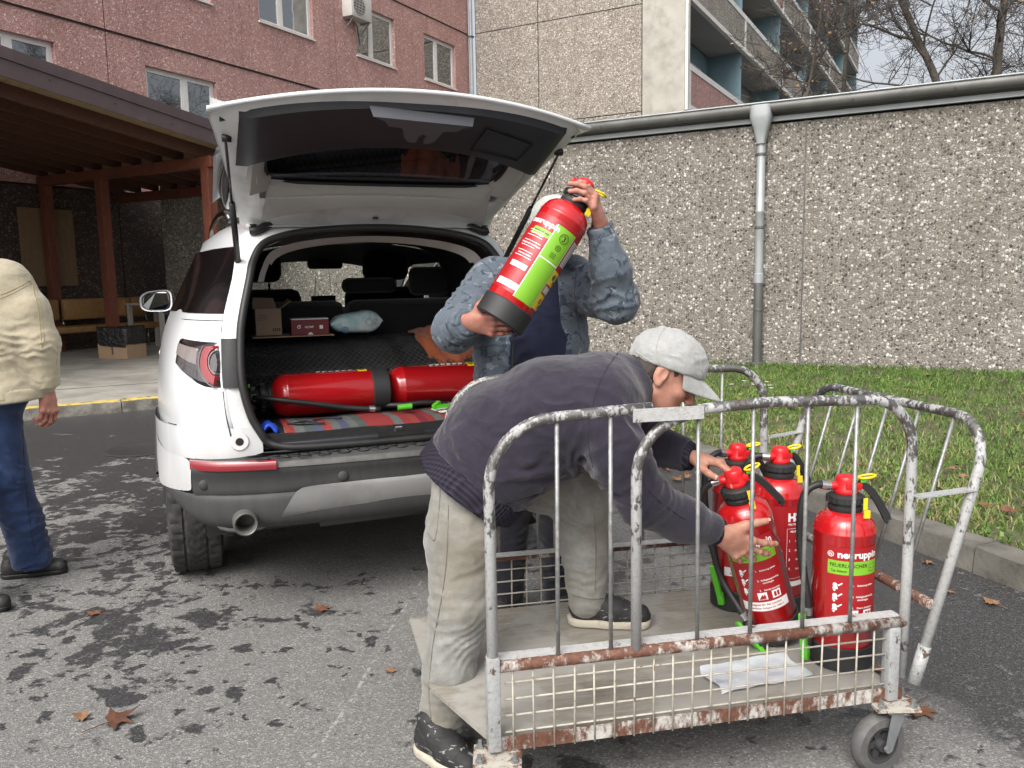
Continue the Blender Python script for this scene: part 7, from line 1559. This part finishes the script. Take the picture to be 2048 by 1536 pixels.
joinparts('body', [hd.sdf((-2.45, 3.72, 1.50)), k1, k2, bs], M['skin2'], B3); nails(k1, B3); hd.extras(B3); hd.hair(B3, M['hair'], -.05)
s = Sdf((-2.80, 3.30, .02), (-1.95, 4.12, 1.05), .009); s.ell((-2.42, 3.73, .93), (.20, .16, .14), .05); s.chain([((-2.385, 3.74, .90), .115), ((-2.385, 3.79, .55), .098), ((-2.37, 3.86, .30), .088), ((-2.365, 3.90, .10), .092)], .03); s.chain([((-2.52, 3.70, .90), .125), ((-2.47, 3.58, .52), .100), ((-2.43, 3.485, .10), .095)], .03); s.cut((0, 0, .055), (0, 0, 1))
sdfpart('jeans', s, M['jeans_blue'], B3, .003, (9, 9, 12), (((-2.37, 3.86, .2), .17, (0, 0, 1), .05, .013), ((-2.43, 3.5, .2), .15, (0, 0, 1), .045, .012), ((-2.38, 3.74, .55), .14, (.3, 0, 1), .06, .008)), 6)
shoe(B3, (-2.52, 3.895, 0), (-2.23, 3.965, 0), M['shoe_black'], M['rubber'], .02); shoe(B3, (-2.50, 3.44, 0), (-2.235, 3.50, 0), M['shoe_black'], M['rubber'], .02)
s = Sdf((-2.96, 3.38, .86), (-1.93, 4.02, 1.66), .0085)
for dx in (-.13, .13): s.chain([((-2.41 + dx, 3.74, .93), .165), ((-2.42 + dx, 3.735, 1.18), .166), ((-2.42 + dx * .95, 3.725, 1.36), .145)], .05)
s.cone((-2.28, 3.725, 1.445), (-2.58, 3.73, 1.45), .095, .095, .06); s.chain([((-2.255, 3.725, 1.42), .105), ((-2.17, 3.715, 1.30), .092), ((-2.125, 3.71, 1.16), .082), ((-2.125, 3.725, 1.0), .064)], .035); s.chain([((-2.66, 3.74, 1.43), .108), ((-2.76, 3.75, 1.3), .092), ((-2.80, 3.76, 1.16), .084), ((-2.79, 3.785, 1.01), .064)], .035); s.cone((-2.44, 3.725, 1.47), (-2.45, 3.72, 1.57), .105, .09, .04)
s.cone((-2.45, 3.72, 1.52), (-2.45, 3.72, 1.7), .075, .085, .01, None, '-'); s.cut((-2.4, 3.74, .90), (-.10, 0, 1)) ; 
sdfpart('beige_jacket', s, M['beige'], B3, .0022, (7, 7, 14), (((-2.12, 3.66, 1.16), .11, (.3, 0, 1), .042, .0065), ((-2.2, 3.62, 1.18), .13, (.6, 0, 1), .050, .0045), ((-2.3, 3.57, 1.05), .22, (-.4, 0, 1), .060, .0045), ((-2.1, 3.7, 1.02), .08, (0, 0, 1), .030, .005)), 12)
s = Sdf((-2.96, 3.38, .80), (-1.93, 4.02, 1.1), .009)
for dx in (-.13, .13): s.cone((-2.41 + dx, 3.74, .87), (-2.41 + dx, 3.74, 1.0), .166, .166, .05)
s.cut((-2.4, 3.74, .885), (-.10, 0, 1)); s.cut((-2.4, 3.74, .945), (.10, 0, -1)); sdfpart('hem_band', s, M['beige'], B3, .003, (8, 8, 8))
for (c0, c1) in (((-2.125, 3.722, 1.02), (-2.125, 3.732, .965)), ((-2.79, 3.785, 1.03), (-2.79, 3.795, .975))):
    s = Sdf(Vector(c0) - Vector((.11,) * 3), Vector(c1) + Vector((.11,) * 3), .0055); s.cone(c0, c1, .066, .062, .01); d = Vector(c1) - Vector(c0); s.cut(c1, -d); s.cut(c0, d); sdfpart('cuff', s, M['beige'], B3, .002, (20, 20, 20))

# ---- seams and stitching that follow the cloth
from mathutils.bvhtree import BVHTree as _BT
_RT, _UP, _FW = _r2.copy(), _u2.copy(), _f.copy()
def surfline(o, pts, r, mat, name='seam', lift=.0006, parent=None, closed=False):
    """a raised thread on the surface of o; pts are points of the photograph looked up on the surface"""
    bt = _BT.FromPolygons([v.co.copy() for v in o.data.vertices], [tuple(p.vertices) for p in o.data.polygons]); P = []
    dense = spline([(u, v, 0) for u, v in pts], 6) if len(pts) > 2 else [Vector((*pts[0], 0)).lerp(Vector((*pts[1], 0)), k / 10) for k in range(11)]
    for q in dense:
        d = (_RT * ((q.x - 1024) / 1650) - _UP * ((q.y - 768) / 1650) + _FW).normalized(); h = bt.ray_cast(Vector((0, 0, CAM_H)), d)
        if h[0] is not None and (not P or (h[0] - P[-1]).length < .08): P.append(h[0] + h[1] * lift * (1 if h[1].dot(d) < 0 else -1))
    if len(P) > 2: m = MB(); m.tube(P, r, 5); m.build(name, mat, parent or o.parent, True)
def part(person, name): return next(c for c in person.children if c.name.split('.')[0] == name)
M['thread'] = plain('seam_thread', (.15, .14, .11), .9); M['thread_d'] = plain('dark_seam', (.020, .018, .026), .95); M['thread_b'] = plain('tan_seam', (.30, .24, .13), .9); M['thread_c'] = plain('camouflage_seam', (.05, .06, .075), .9)
tr = part(B1, 'trousers')
surfline(tr, [(897, 1010), (894, 1100), (886, 1180), (866, 1290), (858, 1380), (862, 1440)], .0018, M['thread'])
surfline(tr, [(881, 962), (879, 1010), (870, 1078), (856, 1066)], .0016, M['thread'], 'pocket_stitching')
surfline(tr, [(1188, 1030), (1192, 1100), (1190, 1180)], .0016, M['thread']); surfline(tr, [(846, 1448), (870, 1462), (912, 1460)], .0018, M['thread'], 'hem_stitching'); surfline(tr, [(1146, 1190), (1180, 1198), (1222, 1196)], .0018, M['thread'], 'hem_stitching')
sw = part(B1, 'sweater')
surfline(sw, [(1236, 706), (1212, 740), (1188, 800), (1176, 870), (1186, 935)], .0010, M['thread_d']); surfline(sw, [(1165, 950), (1090, 985), (1010, 1005)], .0014, M['thread_d']); surfline(sw, [(1250, 905), (1300, 985), (1370, 1040)], .0013, M['thread_d'])
bj = part(B3, 'beige_jacket')
surfline(bj, [(0, 590), (25, 580), (62, 560)], .0016, M['thread_b'], 'yoke_seam'); surfline(bj, [(0, 597), (25, 587), (62, 567)], .0011, M['thread_b'], 'yoke_seam'); surfline(bj, [(58, 552), (72, 600), (80, 650), (84, 705)], .0018, M['thread_b'], 'armhole_seam'); surfline(bj, [(64, 552), (78, 600), (86, 650), (89, 700)], .0011, M['thread_b'], 'armhole_seam')
surfline(bj, [(104, 585), (116, 650), (112, 740)], .0013, M['thread_b'])
hb = part(B3, 'hem_band'); surfline(hb, [(0, 812), (50, 806), (100, 796)], .0014, M['thread_b'], 'hem_stitching')
cj = part(B2, 'camouflage_jacket')
surfline(cj, [(960, 520), (985, 545), (1000, 600)], .0016, M['thread_c']); surfline(cj, [(1152, 545), (1150, 600), (1158, 660)], .0016, M['thread_c']); surfline(cj, [(1120, 628), (1150, 622), (1152, 606), (1122, 610), (1120, 628)], .002, M['thread_c'], 'pocket_flap_seam'); surfline(cj, [(945, 700), (985, 690), (1003, 692)], .0018, M['thread_c'], 'pocket_flap_seam'); surfline(cj, [(950, 785), (985, 780), (1005, 782)], .0016, M['thread_c'])
cp = part(B1, 'cap')
surfline(cp, [(1345, 645), (1375, 670), (1396, 700), (1404, 745)], .0013, M['soffit'], 'cap_seam'); surfline(cp, [(1340, 646), (1320, 670), (1312, 705), (1322, 735)], .0012, M['soffit'], 'cap_seam'); surfline(cp, [(1268, 700), (1310, 728), (1360, 752), (1398, 765)], .0014, M['soffit'], 'cap_seam')
bjn = part(B3, 'jeans'); surfline(bjn, [(45, 860), (50, 960), (62, 1060), (70, 1110)], .0015, M['thread_d'])
# ------------------------------------------------------------------ fallen leaves
def mat_leaf(name, a, b):
    t = NT(name); v = t.co(); n_ = t.noise(v, 45., 5, .6)
    return t.bsdf(Base_Color=t.mix(t.ramp(n_, [(.35, 0.), (.65, 1.)]), a, b), Roughness=.75, Specular_IOR_Level=.25, Normal=t.bump(n_, .5, .004))
LM = [mat_leaf('dry_tan_leaf', (.26, .15, .085), (.17, .09, .05)), mat_leaf('rusty_leaf', (.20, .085, .045), (.12, .055, .035)), mat_leaf('dark_wet_leaf', (.13, .055, .032), (.07, .035, .025))]
LOBES = [(0, 1.), (18, .62), (30, .50), (42, .88), (58, .50), (74, .46), (92, .78), (112, .40), (135, .42), (160, .22), (180, .10)]
def leaf(label, x, y, z, s, rz, mat, group, curl=.35, stem=True, rs=None):
    rnd = random.Random(rs if rs is not None else hash((round(x, 2), round(y, 2))) % 9999); r = empty('fallen_leaf', (x, y, z), rz, label, 'leaf', group)
    pts = [(a, q) for a, q in LOBES] + [(-a, q) for a, q in LOBES[-2:0:-1]]; m = MB(); ring = []
    bx, by = rnd.uniform(-1, 1) * curl, rnd.uniform(.2, 1) * curl
    def P(u, w): return (u * s, w * s, abs(bx * u * u + by * w * w * .8 + .25 * curl * math.sin(3 * u + 2 * w)) * s + .004)
    for a, q in pts: q *= rnd.uniform(.88, 1.08); ring.append((q * math.sin(R(a)), q * math.cos(R(a)) ))
    m.V = [Vector(P(0, 0))] + [Vector(P(u * .5, w * .5)) for u, w in ring] + [Vector(P(u, w)) for u, w in ring]; n_ = len(ring)
    for i in range(n_): j = (i + 1) % n_; m.F += [(0, 1 + i, 1 + j), (1 + i, 1 + n_ + i, 1 + n_ + j, 1 + j)]
    m.build('blade', mat, r, True)
    if stem: q = MB(); q.tube(spline([P(0, 0), (.05 * s, -.45 * s, .012 * s + .004), (rnd.uniform(-.3, .3) * s, -1.1 * s, .006)], 4), .0014 + .01 * s * .1, 5); q.build('leaf_stalk', mat, r, True)
    return r
GA, GL = 'dry leaves scattered on the asphalt', 'dry leaves scattered on the lawn'
leaf('big crumpled brown leaf with long stalk on the asphalt at lower left', -1.32, 2.53, .002, .085, R(-60), LM[2], GA, .5)
leaf('small tan leaf lying against the big crumpled brown leaf', -1.43, 2.56, .002, .045, R(100), LM[0], GA, .6, False)
leaf('brown leaf with a long stalk on the asphalt behind the car', -.85, 3.42, .002, .055, R(-60), LM[1], GA, .4)
leaf('tan leaf on the asphalt near the standing leg of the bending man', -.46, 2.84, .002, .035, R(20), LM[0], GA, .4)
leaf('reddish leaf on the asphalt between beige jacket man and the car wheel', -1.82, 3.42, .002, .05, R(80), LM[1], GA, .4)
leaf('reddish brown leaf on the asphalt right of the front cart wheel', 1.30, 2.52, .002, .085, R(150), LM[1], GA, .15)
leaf('small reddish leaf on the asphalt under the right end of the cart', 1.30, 2.78, .002, .05, R(40), LM[1], GA, .3)
leaf('curled tan leaf on the dark asphalt beside the kerb at right', 2.03, 3.35, .002, .055, R(30), LM[0], GA, .7)
leaf('small curled tan leaf at the foot of the kerb', 2.0, 3.86, .002, .045, R(200), LM[0], GA, .7)
leaf('thin dry leaf on the dark asphalt between cart and kerb', 1.92, 3.50, .002, .04, R(120), LM[0], GA, .3)
rnd = random.Random(12)
for k in range(9):       # drift of leaves at the foot of the kerb behind the extinguishers
    x, y = 1.22 + rnd.uniform(-.12, .16), 5.62 + rnd.uniform(-.3, .35); y = min(y, 5.05 + (1.60 - x) * 2.7)
    leaf('dry leaf drifted at the kerb behind the cart', x, y, .002 + .006 * (k % 3), rnd.uniform(.04, .065), rnd.uniform(0, 6.3), LM[k % 3 != 2], 'leaves drifted against the kerb', .6, False)
spots = [(2.55, 4.35, .07, 1), (2.62, 4.22, .075, 1), (2.72, 4.12, .06, 2), (2.75, 4.30, .06, 1), (2.95, 4.05, .07, 0), (3.0, 3.6, .055, 1), (2.75, 4.95, .065, 0), (2.78, 5.15, .07, 0), (2.3, 5.3, .05, 0), (2.15, 6.5, .06, 0), (2.35, 6.45, .075, 1), (2.6, 7.6, .06, 1), (1.3, 7.6, .06, 1), (1.15, 7.5, .05, 2), (1.95, 6.9, .05, 0), (3.4, 6.8, .055, 0), (2.9, 8.3, .06, 1), (4.1, 8.2, .05, 1), (4.9, 9.6, .07, 2), (3.3, 10.7, .06, 1), (3.0, 10.4, .06, 2), (2.0, 10.3, .05, 1), (5.3, 8.1, .05, 0), (3.9, 6.3, .06, 0), (4.4, 7.0, .05, 1), (2.2, 8.6, .05, 0), (3.1, 5.8, .05, 1), (2.5, 6.0, .05, 2), (1.75, 7.3, .05, 1), (3.6, 9.3, .05, 0), (3.2, 4.8, .05, 1)]
WH = ['right at the kerb', 'near the kerb', 'in mid lawn', 'far back near the annex wall']
for k, (x, y, s_, c) in enumerate(spots):
    wh = 0 if x + y * .32 < 4.05 else (1 if y < 6 else (2 if y < 8.5 else 3))
    leaf('%s leaf lying on the grass %s' % (('tan', 'rusty', 'dark brown')[c], WH[wh]), x, y, lawn_z(x, y) + .030, s_, rnd.uniform(0, 6.3), LM[c], GL, .5, k % 3 == 0)
dz = MB()
for k in range(9):
    a = rnd.uniform(0, 6.3); cx, cy = 2.72 + rnd.gauss(0, .12), 8.9 + rnd.gauss(0, .3)
    for p_ in range(7): b = a + p_ * .9; dz.add([(cx, cy, lawn_z(cx, cy) + .075), (cx + .022 * math.cos(b - .3), cy + .022 * math.sin(b - .3), lawn_z(cx, cy) + .08), (cx + .03 * math.cos(b), cy + .03 * math.sin(b), lawn_z(cx, cy) + .078), (cx + .022 * math.cos(b + .3), cy + .022 * math.sin(b + .3), lawn_z(cx, cy) + .08)], [(0, 1, 2, 3)])
tag(dz.build('daisies', M['white_print']), kind='stuff')

# ------------------------------------------------------------------ labels: same-looking leaves are told apart by their order across the picture
_by = {}
for o in bpy.data.objects:
    if o.parent is None and o.get('category') == 'leaf': _by.setdefault(o['label'], []).append(o)
ORD = 'first second third fourth fifth sixth seventh eighth ninth tenth'.split()
for lb, L in _by.items():
    if len(L) > 1:
        L.sort(key=lambda o: o.location.x / o.location.y)
        for k, o in enumerate(L): o['label'] = lb + ', ' + ('leftmost' if k == 0 else 'rightmost' if k == len(L) - 1 else ORD[k] + ' from left') + ' of these'
